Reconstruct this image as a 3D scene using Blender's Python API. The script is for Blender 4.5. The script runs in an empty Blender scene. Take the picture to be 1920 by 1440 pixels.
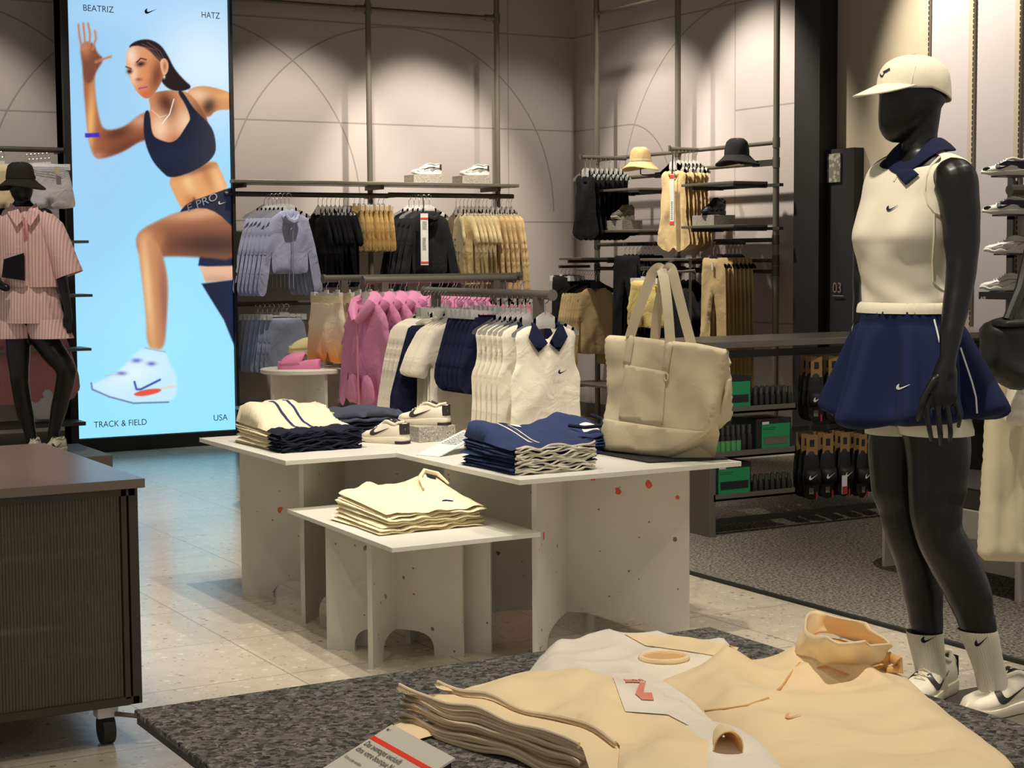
import bpy, bmesh, math, random
import numpy as np
from mathutils import Vector, Matrix, noise
from mathutils.geometry import delaunay_2d_cdt
sc = bpy.context.scene
C = sc.collection
PI = math.pi
random.seed(7)
# ---------------- camera ----------------
F_, P_, RO_, YAW_, HC_ = 3153.6, 0.07604, 0.00676, math.radians(30), 1.6
_f = Vector((math.sin(YAW_)*math.cos(P_), math.cos(YAW_)*math.cos(P_), -math.sin(P_)))
_r = Vector((math.cos(YAW_), -math.sin(YAW_), 0))
_d = _f.cross(_r)
RT = math.cos(RO_)*_r + math.sin(RO_)*_d
DN = -math.sin(RO_)*_r + math.cos(RO_)*_d
cam_data = bpy.data.cameras.new('camera')
cam = bpy.data.objects.new('camera', cam_data); C.objects.link(cam)
m3 = Matrix((RT, -DN, -_f)).transposed()
cam.matrix_world = Matrix.Translation((0, 0, HC_)) @ m3.to_4x4()
cam_data.sensor_width = 36; cam_data.lens = F_/1920*36; cam_data.clip_start = 0.05; cam_data.clip_end = 100
sc.camera = cam
def at(px, py, X=None, Y=None, Z=None):
    "the point of a plane X=, Y= or Z= that a viewer at the camera sees at a photo pixel"
    d = _f*F_ + RT*(px-960) + DN*(py-720); o = Vector((0, 0, HC_))
    i, v = (0, X) if X is not None else (1, Y) if Y is not None else (2, Z)
    return o + d*((v-o[i])/d[i])
def ray_dir(px, py): return (_f*F_ + RT*(px-960) + DN*(py-720)).normalized()
# ---------------- world, lights, exposure ----------------
sc.view_settings.view_transform = 'Standard'; sc.view_settings.look = 'None'
sc.view_settings.exposure = 0.68; sc.view_settings.gamma = 1.0; sc.view_settings.use_curve_mapping = False
w = bpy.data.worlds.new('world'); sc.world = w; w.use_nodes = True
w.node_tree.nodes['Background'].inputs[0].default_value = (1.0, .93, .86, 1)
w.node_tree.nodes['Background'].inputs[1].default_value = 0.26
CEIL = 5.2
def spot(x, y, tx, ty, tz, power, angle=60, blend=.6, col=(1, .84, .62), z=CEIL-.35, r=.05):
    l = bpy.data.lights.new('spot_lamp', 'SPOT'); l.energy = power; l.spot_size = math.radians(angle); l.spot_blend = blend
    l.color = col; l.shadow_soft_size = r
    o = bpy.data.objects.new('spot_lamp', l); C.objects.link(o); o.location = (x, y, z)
    o.rotation_euler = (Vector((tx, ty, tz))-Vector((x, y, z))).to_track_quat('-Z', 'Y').to_euler()
    return o
WARM = (1, .905, .78)
for a in [
    # back wall scallops
    (3.0, 12.2, 3.0, 14.2, 2.0, 170, 48), (5.7, 12.3, 6.05, 14.3, 1.6, 300, 52), (7.1, 12.3, 7.3, 14.3, 1.7, 420, 48), (8.2, 12.0, 8.3, 14.2, 1.2, 110, 60),
    # right wall
    (7.2, 12.9, 8.95, 12.7, 1.9, 280, 50), (7.2, 11.4, 8.95, 11.3, 2.1, 470, 52), (7.6, 9.6, 9.0, 8.6, 2.2, 480, 62),
    # racks
    (4.3, 8.6, 4.9, 9.6, 1.1, 260, 55), (3.9, 6.9, 4.4, 8.1, 1.2, 230, 45),
    # tables
    (2.6, 6.0, 3.2, 7.1, .7, 260, 48), (3.2, 4.6, 3.6, 6.2, .6, 260, 50), (4.7, 6.0, 3.9, 6.0, .7, 130, 50),
    (2.0, 5.2, 2.2, 7.6, 0, 110, 60), (5.6, 4.8, 6.4, 6.6, 0, 200, 70), (5.2, 2.9, 4.3, 3.6, 0, 120, 60),
    # near table and mannequin
    (1.7, 1.4, 1.6, 2.3, .8, 250, 55), (1.7, 2.9, 3.15, 3.5, 1.5, 330, 42), (4.4, 2.2, 3.3, 3.5, 1.3, 80, 45),
    (1.6, 3.6, 1.8, 3.9, .5, 60, 60),
    # cabinet front (spot added to brighten its glass), left mannequin, floor
    (0.7, 3.9, 1.2, 5.3, .4, 60, 60), (2.3, 9.6, 2.75, 11.0, 1.1, 150, 40), (1.5, 6.0, 1.6, 8.0, 0, 60, 80)]:
    spot(*a, col=WARM)

# ---------------- materials ----------------
MATS = {}
def nodes(name):
    m = bpy.data.materials.new(name); m.use_nodes = True
    nt = m.node_tree; b = nt.nodes['Principled BSDF']
    return m, nt, b
def nd(nt, typ, **kw):
    n = nt.nodes.new(typ)
    for k, v in kw.items():
        if k.startswith('i_'):
            n.inputs[k[2:].replace('_', ' ')].default_value = v
        else: setattr(n, k, v)
    return n
def c4(c): return (c[0], c[1], c[2], 1)
def s2l(r, g, b):
    f = lambda v: (v/255/12.92) if v <= 10.3 else ((v/255+.055)/1.055)**2.4
    return (f(r), f(g), f(b))
def simple(name, col, rough=.6, metal=0, bump=0, bscale=200, var=.06, vscale=6, sheen=0, spec=.5, trans=0, alpha=1):
    if name in MATS: return MATS[name]
    m, nt, b = nodes(name)
    b.inputs['Roughness'].default_value = rough; b.inputs['Metallic'].default_value = metal
    b.inputs['Specular IOR Level'].default_value = spec
    tc = nd(nt, 'ShaderNodeTexCoord')
    n = nd(nt, 'ShaderNodeTexNoise'); n.inputs['Scale'].default_value = vscale; n.inputs['Detail'].default_value = 3
    nt.links.new(tc.outputs['Object'], n.inputs['Vector'])
    mx = nd(nt, 'ShaderNodeMix', data_type='RGBA')
    mx.inputs['A'].default_value = c4([v*(1-var) for v in col]); mx.inputs['B'].default_value = c4([min(1, v*(1+var)) for v in col])
    nt.links.new(n.outputs['Fac'], mx.inputs['Factor']); nt.links.new(mx.outputs['Result'], b.inputs['Base Color'])
    if sheen:
        b.inputs['Sheen Weight'].default_value = sheen; b.inputs['Sheen Roughness'].default_value = .5
        b.inputs['Sheen Tint'].default_value = c4([min(1, v*1.2+.05) for v in col])
    if bump:
        n2 = nd(nt, 'ShaderNodeTexNoise'); n2.inputs['Scale'].default_value = bscale; n2.inputs['Detail'].default_value = 2
        nt.links.new(tc.outputs['Object'], n2.inputs['Vector'])
        bp = nd(nt, 'ShaderNodeBump'); bp.inputs['Strength'].default_value = bump; bp.inputs['Distance'].default_value = .004
        nt.links.new(n2.outputs['Fac'], bp.inputs['Height']); nt.links.new(bp.outputs['Normal'], b.inputs['Normal'])
    if trans: b.inputs['Transmission Weight'].default_value = trans
    if alpha < 1: b.inputs['Alpha'].default_value = alpha
    MATS[name] = m
    return m
def fabric(name, col, rough=.9, var=.05, wr=.35, ws=9, sheen=.15, weave=900):
    "cloth: fine weave and soft wrinkles in the bump"
    if name in MATS: return MATS[name]
    m = simple(name, col, rough, var=var, vscale=5, sheen=sheen, spec=.25)
    nt = m.node_tree; b = nt.nodes['Principled BSDF']
    tc = [n for n in nt.nodes if n.type == 'TEX_COORD'][0]
    n1 = nd(nt, 'ShaderNodeTexNoise'); n1.inputs['Scale'].default_value = ws; n1.inputs['Detail'].default_value = 4; n1.inputs['Distortion'].default_value = 1.2
    n2 = nd(nt, 'ShaderNodeTexNoise'); n2.inputs['Scale'].default_value = weave
    for n in (n1, n2): nt.links.new(tc.outputs['Object'], n.inputs['Vector'])
    b1 = nd(nt, 'ShaderNodeBump'); b1.inputs['Strength'].default_value = wr; b1.inputs['Distance'].default_value = .02
    b2 = nd(nt, 'ShaderNodeBump'); b2.inputs['Strength'].default_value = .15; b2.inputs['Distance'].default_value = .001
    nt.links.new(n1.outputs['Fac'], b1.inputs['Height']); nt.links.new(n2.outputs['Fac'], b2.inputs['Height'])
    nt.links.new(b1.outputs['Normal'], b2.inputs['Normal']); nt.links.new(b2.outputs['Normal'], b.inputs['Normal'])
    return m
def chips(name, base, cols, scale, thr, stretch=(1, 1, 1), rough=.5, bump=0, coord='Object', cols2=(), scale2=40):
    "flat base with sparse irregular chips; cols = [(colour, keep-fraction lo, hi)]"
    if name in MATS: return MATS[name]
    m, nt, b = nodes(name); b.inputs['Roughness'].default_value = rough
    tc = nd(nt, 'ShaderNodeTexCoord'); mp = nd(nt, 'ShaderNodeMapping'); mp.inputs['Scale'].default_value = stretch
    nt.links.new(tc.outputs[coord], mp.inputs['Vector'])
    n = nd(nt, 'ShaderNodeTexNoise'); n.inputs['Scale'].default_value = 5; n.inputs['Detail'].default_value = 5
    nt.links.new(mp.outputs[0], n.inputs['Vector'])
    mx = nd(nt, 'ShaderNodeMix', data_type='RGBA'); mx.inputs['A'].default_value = c4([v*.93 for v in base]); mx.inputs['B'].default_value = c4([min(1, v*1.06) for v in base])
    nt.links.new(n.outputs['Fac'], mx.inputs['Factor']); cur = mx.outputs['Result']
    for sc_, th, lst in ((scale, thr, cols), (scale2, thr, cols2)):
        if not lst: continue
        dn = nd(nt, 'ShaderNodeTexNoise'); dn.inputs['Scale'].default_value = sc_*2.2; nt.links.new(mp.outputs[0], dn.inputs['Vector'])
        ad = nd(nt, 'ShaderNodeVectorMath', operation='MULTIPLY_ADD')
        ad.inputs[1].default_value = (.35/sc_,)*3; nt.links.new(dn.outputs['Color'], ad.inputs[0]); nt.links.new(mp.outputs[0], ad.inputs[2])
        vo = nd(nt, 'ShaderNodeTexVoronoi'); vo.inputs['Scale'].default_value = sc_; nt.links.new(ad.outputs[0], vo.inputs['Vector'])
        sep = nd(nt, 'ShaderNodeSeparateColor'); nt.links.new(vo.outputs['Color'], sep.inputs[0])
        for col, lo, hi, t in lst:
            a1 = nd(nt, 'ShaderNodeMath', operation='LESS_THAN'); a1.inputs[1].default_value = t; nt.links.new(vo.outputs['Distance'], a1.inputs[0])
            a2 = nd(nt, 'ShaderNodeMath', operation='GREATER_THAN'); a2.inputs[1].default_value = lo; nt.links.new(sep.outputs[0], a2.inputs[0])
            a3 = nd(nt, 'ShaderNodeMath', operation='LESS_THAN'); a3.inputs[1].default_value = hi; nt.links.new(sep.outputs[0], a3.inputs[0])
            p1 = nd(nt, 'ShaderNodeMath', operation='MULTIPLY'); p2 = nd(nt, 'ShaderNodeMath', operation='MULTIPLY')
            nt.links.new(a1.outputs[0], p1.inputs[0]); nt.links.new(a2.outputs[0], p1.inputs[1])
            nt.links.new(p1.outputs[0], p2.inputs[0]); nt.links.new(a3.outputs[0], p2.inputs[1])
            mm = nd(nt, 'ShaderNodeMix', data_type='RGBA'); mm.inputs['B'].default_value = c4(col)
            nt.links.new(cur, mm.inputs['A']); nt.links.new(p2.outputs[0], mm.inputs['Factor']); cur = mm.outputs['Result']
    nt.links.new(cur, b.inputs['Base Color'])
    MATS[name] = m; m['cur'] = 1
    return m
def mathn(nt, op, a, b=None, c=None):
    n = nd(nt, 'ShaderNodeMath', operation=op)
    for i, v in enumerate((a, b, c)):
        if v is None: continue
        if isinstance(v, (int, float)): n.inputs[i].default_value = v
        else: nt.links.new(v, n.inputs[i])
    return n.outputs[0]

M_dark = simple('powder_coated_dark_metal', s2l(74, 70, 62), .45, .4, bump=.05, bscale=300)
M_black = simple('matt_black', (.012, .011, .010), .55, bump=.05)
M_pipe = simple('grey_painted_steel', s2l(112, 106, 94), .42, .35, bump=.04)
M_board = chips('speckled_offwhite_board', (.60, .57, .50), [((.66, .08, .04), .90, 1.0, .17), ((.16, .13, .08), .70, .90, .10), ((.25, .16, .10), .55, .62, .13)], 11, .1, rough=.55, cols2=[((.20, .16, .12), .88, .95, .16), ((.45, .12, .08), .96, 1, .16)], scale2=34)
M_top = chips('speckled_board_top', (.68, .66, .58), [((.8, .25, .15), .97, 1.0, .12), ((.4, .36, .3), .8, .86, .09)], 12, .1, rough=.45)
M_chrome = simple('polished_metal', (.75, .74, .72), .18, 1.0)
M_hanger = simple('clear_plastic_hanger', (.93, .92, .88), .12, trans=.55, spec=.6)
M_hook = simple('hanger_hook_steel', (.6, .58, .54), .25, 1.0)
M_stone = chips('grey_granulate_block', (.36, .33, .28), [((.62, .58, .5), .5, 1, .35), ((.12, .11, .10), .2, .45, .35)], 110, .3, rough=.85)
M_white = simple('white_plastic', (.75, .74, .70), .45)
M_ink = simple('dark_print', (.02, .02, .02), .6)
M_red = simple('red_print', (.85, .06, .025), .5)
# ---------------- geometry helpers ----------------
def V(*a): return Vector(a)
class MB:
    "collects shapes, then links them as one mesh object"
    def __init__(s): s.v = []; s.f = []; s.m = []; s.cur = 0
    def add(s, vs, fs):
        o = len(s.v); s.v += [tuple(v) for v in vs]; s.f += [tuple(i+o for i in f) for f in fs]; s.m += [s.cur]*len(fs)
        return s
    def box(s, x0, x1, y0, y1, z0, z1, M=None):
        vs = [Vector((x, y, z)) for z in (z0, z1) for y in (y0, y1) for x in (x0, x1)]
        if M: vs = [M @ v for v in vs]
        return s.add(vs, [(0, 2, 3, 1), (4, 5, 7, 6), (0, 1, 5, 4), (1, 3, 7, 5), (3, 2, 6, 7), (2, 0, 4, 6)])
    def tube(s, pts, r, n=10, cap=True, flat=None):
        "round bar through points; r number or list; flat=(a,b) scale with fixed up axis"
        pts = [Vector(p) for p in pts]; N = len(pts)
        rs = r if isinstance(r, (list, tuple)) else [r]*N
        vs = []; up = None
        for i, p in enumerate(pts):
            t = (pts[min(i+1, N-1)]-pts[max(i-1, 0)]).normalized()
            if up is None:
                up = Vector((0, 0, 1)) if abs(t.z) < .9 else Vector((1, 0, 0))
            a = t.cross(up).normalized(); b = a.cross(t).normalized(); up = b
            for k in range(n):
                th = 2*PI*k/n; vs.append(p + (a*math.cos(th) + b*math.sin(th))*rs[i])
        fs = [(i*n+k, i*n+(k+1) % n, (i+1)*n+(k+1) % n, (i+1)*n+k) for i in range(N-1) for k in range(n)]
        if cap: fs += [tuple(range(n))[::-1], tuple((N-1)*n+k for k in range(n))]
        return s.add(vs, fs)
    def rings(s, rs, cap=True, closed=True):
        "skin a list of equal-length vertex rings"
        n = len(rs[0]); vs = [v for r in rs for v in r]
        kk = n if closed else n-1
        fs = [(i*n+k, i*n+(k+1) % n, (i+1)*n+(k+1) % n, (i+1)*n+k) for i in range(len(rs)-1) for k in range(kk)]
        if cap: fs += [tuple(range(n))[::-1], tuple((len(rs)-1)*n+k for k in range(n))]
        return s.add(vs, fs)
    def lathe(s, prof, cx=0, cy=0, n=40, cap=True):
        return s.rings([[Vector((cx+r*math.cos(2*PI*k/n), cy+r*math.sin(2*PI*k/n), z)) for k in range(n)] for r, z in prof], cap)
    def prism(s, outline, M, t):
        "outline (u,v) extruded by t along local w; M maps (u,v,w) to space"
        n = len(outline)
        vs = [M @ Vector((u, v, 0)) for u, v in outline] + [M @ Vector((u, v, t)) for u, v in outline]
        return s.add(vs, [tuple(range(n))[::-1], tuple(range(n, 2*n))] + [(k, (k+1) % n, n+(k+1) % n, n+k) for k in range(n)])
    def build(s, name, mats, parent=None, smooth=.6, world=False, bevel=0, fixn=True):
        me = bpy.data.meshes.new(name)
        vs = s.v
        if world and parent is not None:
            bpy.context.view_layer.update()
            iv = parent.matrix_world.inverted(); vs = [tuple(iv @ Vector(v)) for v in vs]
        me.from_pydata(vs, [], s.f)
        if not isinstance(mats, (list, tuple)): mats = [mats]
        for m in mats: me.materials.append(m)
        if len(mats) > 1: me.polygons.foreach_set('material_index', s.m)
        if fixn:
            bm = bmesh.new(); bm.from_mesh(me); bmesh.ops.recalc_face_normals(bm, faces=bm.faces); bm.to_mesh(me); bm.free()
        me.update()
        if smooth:
            me.polygons.foreach_set('use_smooth', [True]*len(me.polygons)); me.set_sharp_from_angle(angle=smooth)
        o = bpy.data.objects.new(name, me); C.objects.link(o)
        if parent is not None: o.parent = parent
        if bevel:
            b = o.modifiers.new('bevel', 'BEVEL'); b.width = bevel; b.segments = 2; b.limit_method = 'ANGLE'
        return o
def tag(o, label, cat, group=None, kind=None):
    o['label'] = label; o['category'] = cat
    if group: o['group'] = group
    if kind: o['kind'] = kind
    return o
def thing(name, label, cat, loc=(0, 0, 0), rz=0, group=None):
    o = bpy.data.objects.new(name, None); C.objects.link(o); o.empty_display_size = .1
    o.location = loc; o.rotation_euler = (0, 0, rz)
    return tag(o, label, cat, group)
def struct(o): o['kind'] = 'structure'; return o
def dup(root, loc=None, rz=None, label=None, group=None, scale=None):
    r = root.copy(); C.objects.link(r)
    if loc is not None: r.location = loc
    if rz is not None: r.rotation_euler = (r.rotation_euler[0], r.rotation_euler[1], rz)
    if scale: r.scale = scale
    if label: r['label'] = label
    if group: r['group'] = group
    def rec(a, b):
        for ch in list(a.children):
            c = ch.copy(); C.objects.link(c); c.parent = b; rec(ch, c)
    rec(root, r)
    return r
def smooth_poly(pts, it=2, closed=True):
    "Chaikin corner cutting"
    for _ in range(it):
        q = []; n = len(pts)
        rng = range(n) if closed else range(n-1)
        if not closed: q.append(pts[0])
        for i in rng:
            a, b = pts[i], pts[(i+1) % n]
            q += [(a[0]*.75+b[0]*.25, a[1]*.75+b[1]*.25), (a[0]*.25+b[0]*.75, a[1]*.25+b[1]*.75)]
        if not closed: q.append(pts[-1])
        pts = q
    return pts
def resample(pts, step):
    out = []; n = len(pts)
    for i in range(n):
        a, b = pts[i], pts[(i+1) % n]; L = math.hypot(b[0]-a[0], b[1]-a[1]); k = max(1, int(round(L/step)))
        out += [(a[0]+(b[0]-a[0])*j/k, a[1]+(b[1]-a[1])*j/k) for j in range(k)]
    return out
def fill(outline, step):
    "triangulate a closed outline with interior points; returns pts (n,2), tris, distance to the outline"
    ol = resample(outline, step); P = np.array(ol); n = len(ol)
    x0, y0 = P.min(0); x1, y1 = P.max(0)
    gx, gy = np.meshgrid(np.arange(x0, x1, step), np.arange(y0, y1, step*.866))
    gx = gx + (np.arange(gx.shape[0]) % 2)[:, None]*step*.5
    G = np.c_[gx.ravel(), gy.ravel()]
    A = P; B = np.roll(P, -1, 0)
    inside = np.zeros(len(G), bool)
    for a, b in zip(A, B):
        c = ((a[1] > G[:, 1]) != (b[1] > G[:, 1]))
        with np.errstate(divide='ignore', invalid='ignore'):
            t = (b[0]-a[0])*(G[:, 1]-a[1])/(b[1]-a[1]+1e-12)+a[0]
        inside ^= c & (G[:, 0] < t)
    def dist(Q):
        best = np.full(len(Q), 1e9)
        for a, b in zip(A, B):
            ab = b-a; L2 = max(1e-12, ab @ ab)
            t = np.clip(((Q-a) @ ab)/L2, 0, 1); d = np.hypot(*(Q-a-t[:, None]*ab).T); best = np.minimum(best, d)
        return best
    G = G[inside]; dg = dist(G); G = G[dg > step*.45]
    pts = [Vector(p) for p in ol] + [Vector(p) for p in G]
    r = delaunay_2d_cdt(pts, [(i, (i+1) % n) for i in range(n)], [], 1, 1e-6)
    vs = np.array([tuple(v) for v in r[0]]); fs = [tuple(f) for f in r[2]]
    d = dist(vs); d[d < 1e-5] = 0
    return vs, fs, d
def nz(x, y, z=0, s=1): return noise.noise(Vector((x*s, y*s, z)))
def inflate(mb, outline, step, T, M, fold=None, back=None, edge=.03, sheet=None):
    """a stuffed-cloth body: outline (u,v) front and back surfaces T thick at the middle;
    fold(u,v,d)->extra w on front; M maps (u,v,w) to space (w toward the front)"""
    vs, fs, d = fill(outline, step)
    ed = np.sqrt(1-(1-np.clip(d/edge, 0, 1))**2)
    k = np.clip(d/(edge*.8), 0, 1)
    fr = []; bk = []
    for i, (u, v) in enumerate(vs):
        f = (fold(u, v, d[i]) if fold else 0)*k[i]
        sh = sheet(u, v) if sheet else 0
        fr.append(M @ Vector((u, v, T*.5*ed[i]+f+sh)))
        g = (back(u, v, d[i]) if back else 0)*k[i]
        bk.append(M @ Vector((u, v, -T*.5*ed[i]+g+sh)))
    n = len(vs); vm = {}; out = list(fr); idx = []
    for i in range(n):
        if d[i] == 0: idx.append(i)
        else: idx.append(len(out)); out.append(bk[i])
    mb.add(out, fs + [tuple(idx[i] for i in f[::-1]) for f in fs])
    return mb
def lay(mb, outline, step, z0, T, top=None, edge=.03, bottom=None, M=None):
    "cloth lying flat: flat-ish underside at z0, rounded edges, top(x,y,d) adds height"
    vs, fs, d = fill(outline, step)
    ed = np.sqrt(1-(1-np.clip(d/edge, 0, 1))**2); k = np.clip(d/edge, 0, 1)
    out = []
    for i, (x, y) in enumerate(vs):
        out.append(Vector((x, y, z0 + T*(.5+.5*ed[i]) + (top(x, y, d[i]) if top else 0)*k[i])))
    idx = []
    for i, (x, y) in enumerate(vs):
        if d[i] == 0:
            out[i] = Vector((x, y, z0+T*.5 + (bottom(x, y) if bottom else 0))); idx.append(i)
        else:
            idx.append(len(out)); out.append(Vector((x, y, z0+T*.5-T*.5*ed[i] + (bottom(x, y) if bottom else 0))))
    if M: out = [M @ v for v in out]
    mb.add(out, fs + [tuple(idx[i] for i in f[::-1]) for f in fs])
    return mb
def frame(o, u, v):
    "matrix mapping (u,v,w) with origin o, unit axes u, v and w=u x v"
    u = Vector(u).normalized(); v = Vector(v).normalized(); w_ = u.cross(v)
    return Matrix.Translation(Vector(o)) @ Matrix((u, v, w_)).transposed().to_4x4()
SWOOSH = [(0, .30), (.045, .13), (.15, .04), (.30, .03), (1.0, .42), (.34, .17), (.24, .15), (.18, .19), (.165, .27), (.20, .40), (.08, .38)]
SWOOSH = [(0.235, .40), (.13, .36), (.03, .27), (0, .15), (.04, .05), (.14, 0), (.27, .02), (.6, .19), (1, .40), (.6, .245), (.33, .15), (.24, .145), (.19, .19), (.185, .28)]
def swoosh(M, size, t=.0008, mir=False):
    mb = MB(); P = [((-x if mir else x)*size, y*size) for x, y in smooth_poly(SWOOSH, 1)]
    # strip fan: triangulated through the fill helper
    vs, fs, d = fill(P, size*.06)
    mb.add([M @ Vector((u, v, t)) for u, v in vs], fs)
    return mb
def text_mesh(name, body, size, M, mat, parent, align='LEFT', sx=1.0, spacing=1.0, extrude=0):
    cu = bpy.data.curves.new(name, 'FONT'); cu.body = body; cu.size = size; cu.align_x = align; cu.space_character = spacing; cu.extrude = extrude
    ob = bpy.data.objects.new(name, cu); C.objects.link(ob)
    dg = bpy.context.evaluated_depsgraph_get(); dg.update()
    me = bpy.data.meshes.new_from_object(ob.evaluated_get(dg))
    bpy.data.objects.remove(ob)
    me.transform(M @ Matrix.Diagonal((sx, 1, 1, 1)))
    if parent is not None:
        bpy.context.view_layer.update(); me.transform(parent.matrix_world.inverted())
    me.materials.clear(); me.materials.append(mat)
    o = bpy.data.objects.new(name, me); C.objects.link(o)
    if parent is not None: o.parent = parent
    return o
# ---------------- the room ----------------
def groove_wall(name, base, horiz, vert, circles, axis, wd=.007):
    "painted panelling with thin routed grooves, in world metres (h = X or Y along the wall, z up)"
    m, nt, b = nodes(name); b.inputs['Roughness'].default_value = .66
    g = nd(nt, 'ShaderNodeNewGeometry'); s = nd(nt, 'ShaderNodeSeparateXYZ'); nt.links.new(g.outputs['Position'], s.inputs[0])
    h = s.outputs[axis]; z = s.outputs[2]; masks = []
    for zz, lo, hi in horiz:
        a = mathn(nt, 'LESS_THAN', mathn(nt, 'ABSOLUTE', mathn(nt, 'SUBTRACT', z, zz)), wd)
        a = mathn(nt, 'MULTIPLY', a, mathn(nt, 'MULTIPLY', mathn(nt, 'GREATER_THAN', h, lo), mathn(nt, 'LESS_THAN', h, hi))); masks.append(a)
    for hh, lo, hi in vert:
        a = mathn(nt, 'LESS_THAN', mathn(nt, 'ABSOLUTE', mathn(nt, 'SUBTRACT', h, hh)), wd*.8)
        a = mathn(nt, 'MULTIPLY', a, mathn(nt, 'MULTIPLY', mathn(nt, 'GREATER_THAN', z, lo), mathn(nt, 'LESS_THAN', z, hi))); masks.append(a)
    for ch, cz, r, lo, hi in circles:
        dx = mathn(nt, 'SUBTRACT', h, ch); dz = mathn(nt, 'SUBTRACT', z, cz)
        rr = mathn(nt, 'SQRT', mathn(nt, 'ADD', mathn(nt, 'MULTIPLY', dx, dx), mathn(nt, 'MULTIPLY', dz, dz)))
        a = mathn(nt, 'LESS_THAN', mathn(nt, 'ABSOLUTE', mathn(nt, 'SUBTRACT', rr, r)), wd)
        a = mathn(nt, 'MULTIPLY', a, mathn(nt, 'MULTIPLY', mathn(nt, 'GREATER_THAN', h, lo), mathn(nt, 'LESS_THAN', h, hi)))
        a = mathn(nt, 'MULTIPLY', a, mathn(nt, 'GREATER_THAN', z, cz)); masks.append(a)
    cur = masks[0]
    for a in masks[1:]: cur = mathn(nt, 'MAXIMUM', cur, a)
    n = nd(nt, 'ShaderNodeTexNoise'); n.inputs['Scale'].default_value = 1.3; n.inputs['Detail'].default_value = 2
    mx = nd(nt, 'ShaderNodeMix', data_type='RGBA'); mx.inputs['A'].default_value = c4([v*.97 for v in base]); mx.inputs['B'].default_value = c4([v*1.03 for v in base])
    nt.links.new(g.outputs['Position'], n.inputs['Vector']); nt.links.new(n.outputs['Fac'], mx.inputs['Factor'])
    m2 = nd(nt, 'ShaderNodeMix', data_type='RGBA'); m2.inputs['B'].default_value = c4([v*.62 for v in base])
    nt.links.new(cur, m2.inputs['Factor']); nt.links.new(mx.outputs['Result'], m2.inputs['A']); nt.links.new(m2.outputs['Result'], b.inputs['Base Color'])
    bp = nd(nt, 'ShaderNodeBump'); bp.inputs['Strength'].default_value = .6; bp.inputs['Distance'].default_value = .004; bp.invert = True
    nt.links.new(cur, bp.inputs['Height']); nt.links.new(bp.outputs['Normal'], b.inputs['Normal'])
    return m
WALLC = (.45, .40, .375)
M_wb = groove_wall('greige_panelling_back', WALLC, [(3.745, -9, 20), (2.83, -9, 20), (1.93, -9, 20), (1.02, -9, 20)], [(8.235, 0, 5.2), (3.2, 0, 2.83)],
                   [(4.94, 2.03, 1.705, 0, 20), (7.04, 2.03, 1.705, 0, 20), (2.84, 2.03, 1.705, 0, 20)], 0)
M_wr = groove_wall('greige_panelling_right', WALLC, [(3.75, 0, 20), (2.83, 13.35, 20), (2.836, 0, 11.71), (1.93, 11.71, 20), (1.02, 0, 20)], [(11.71, 0, 5.2)],
                   [(11.6, 1.9, 1.893, 11.71, 13.5), (13.36, 2.11, .72, 12.5, 13.36)], 1)
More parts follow.
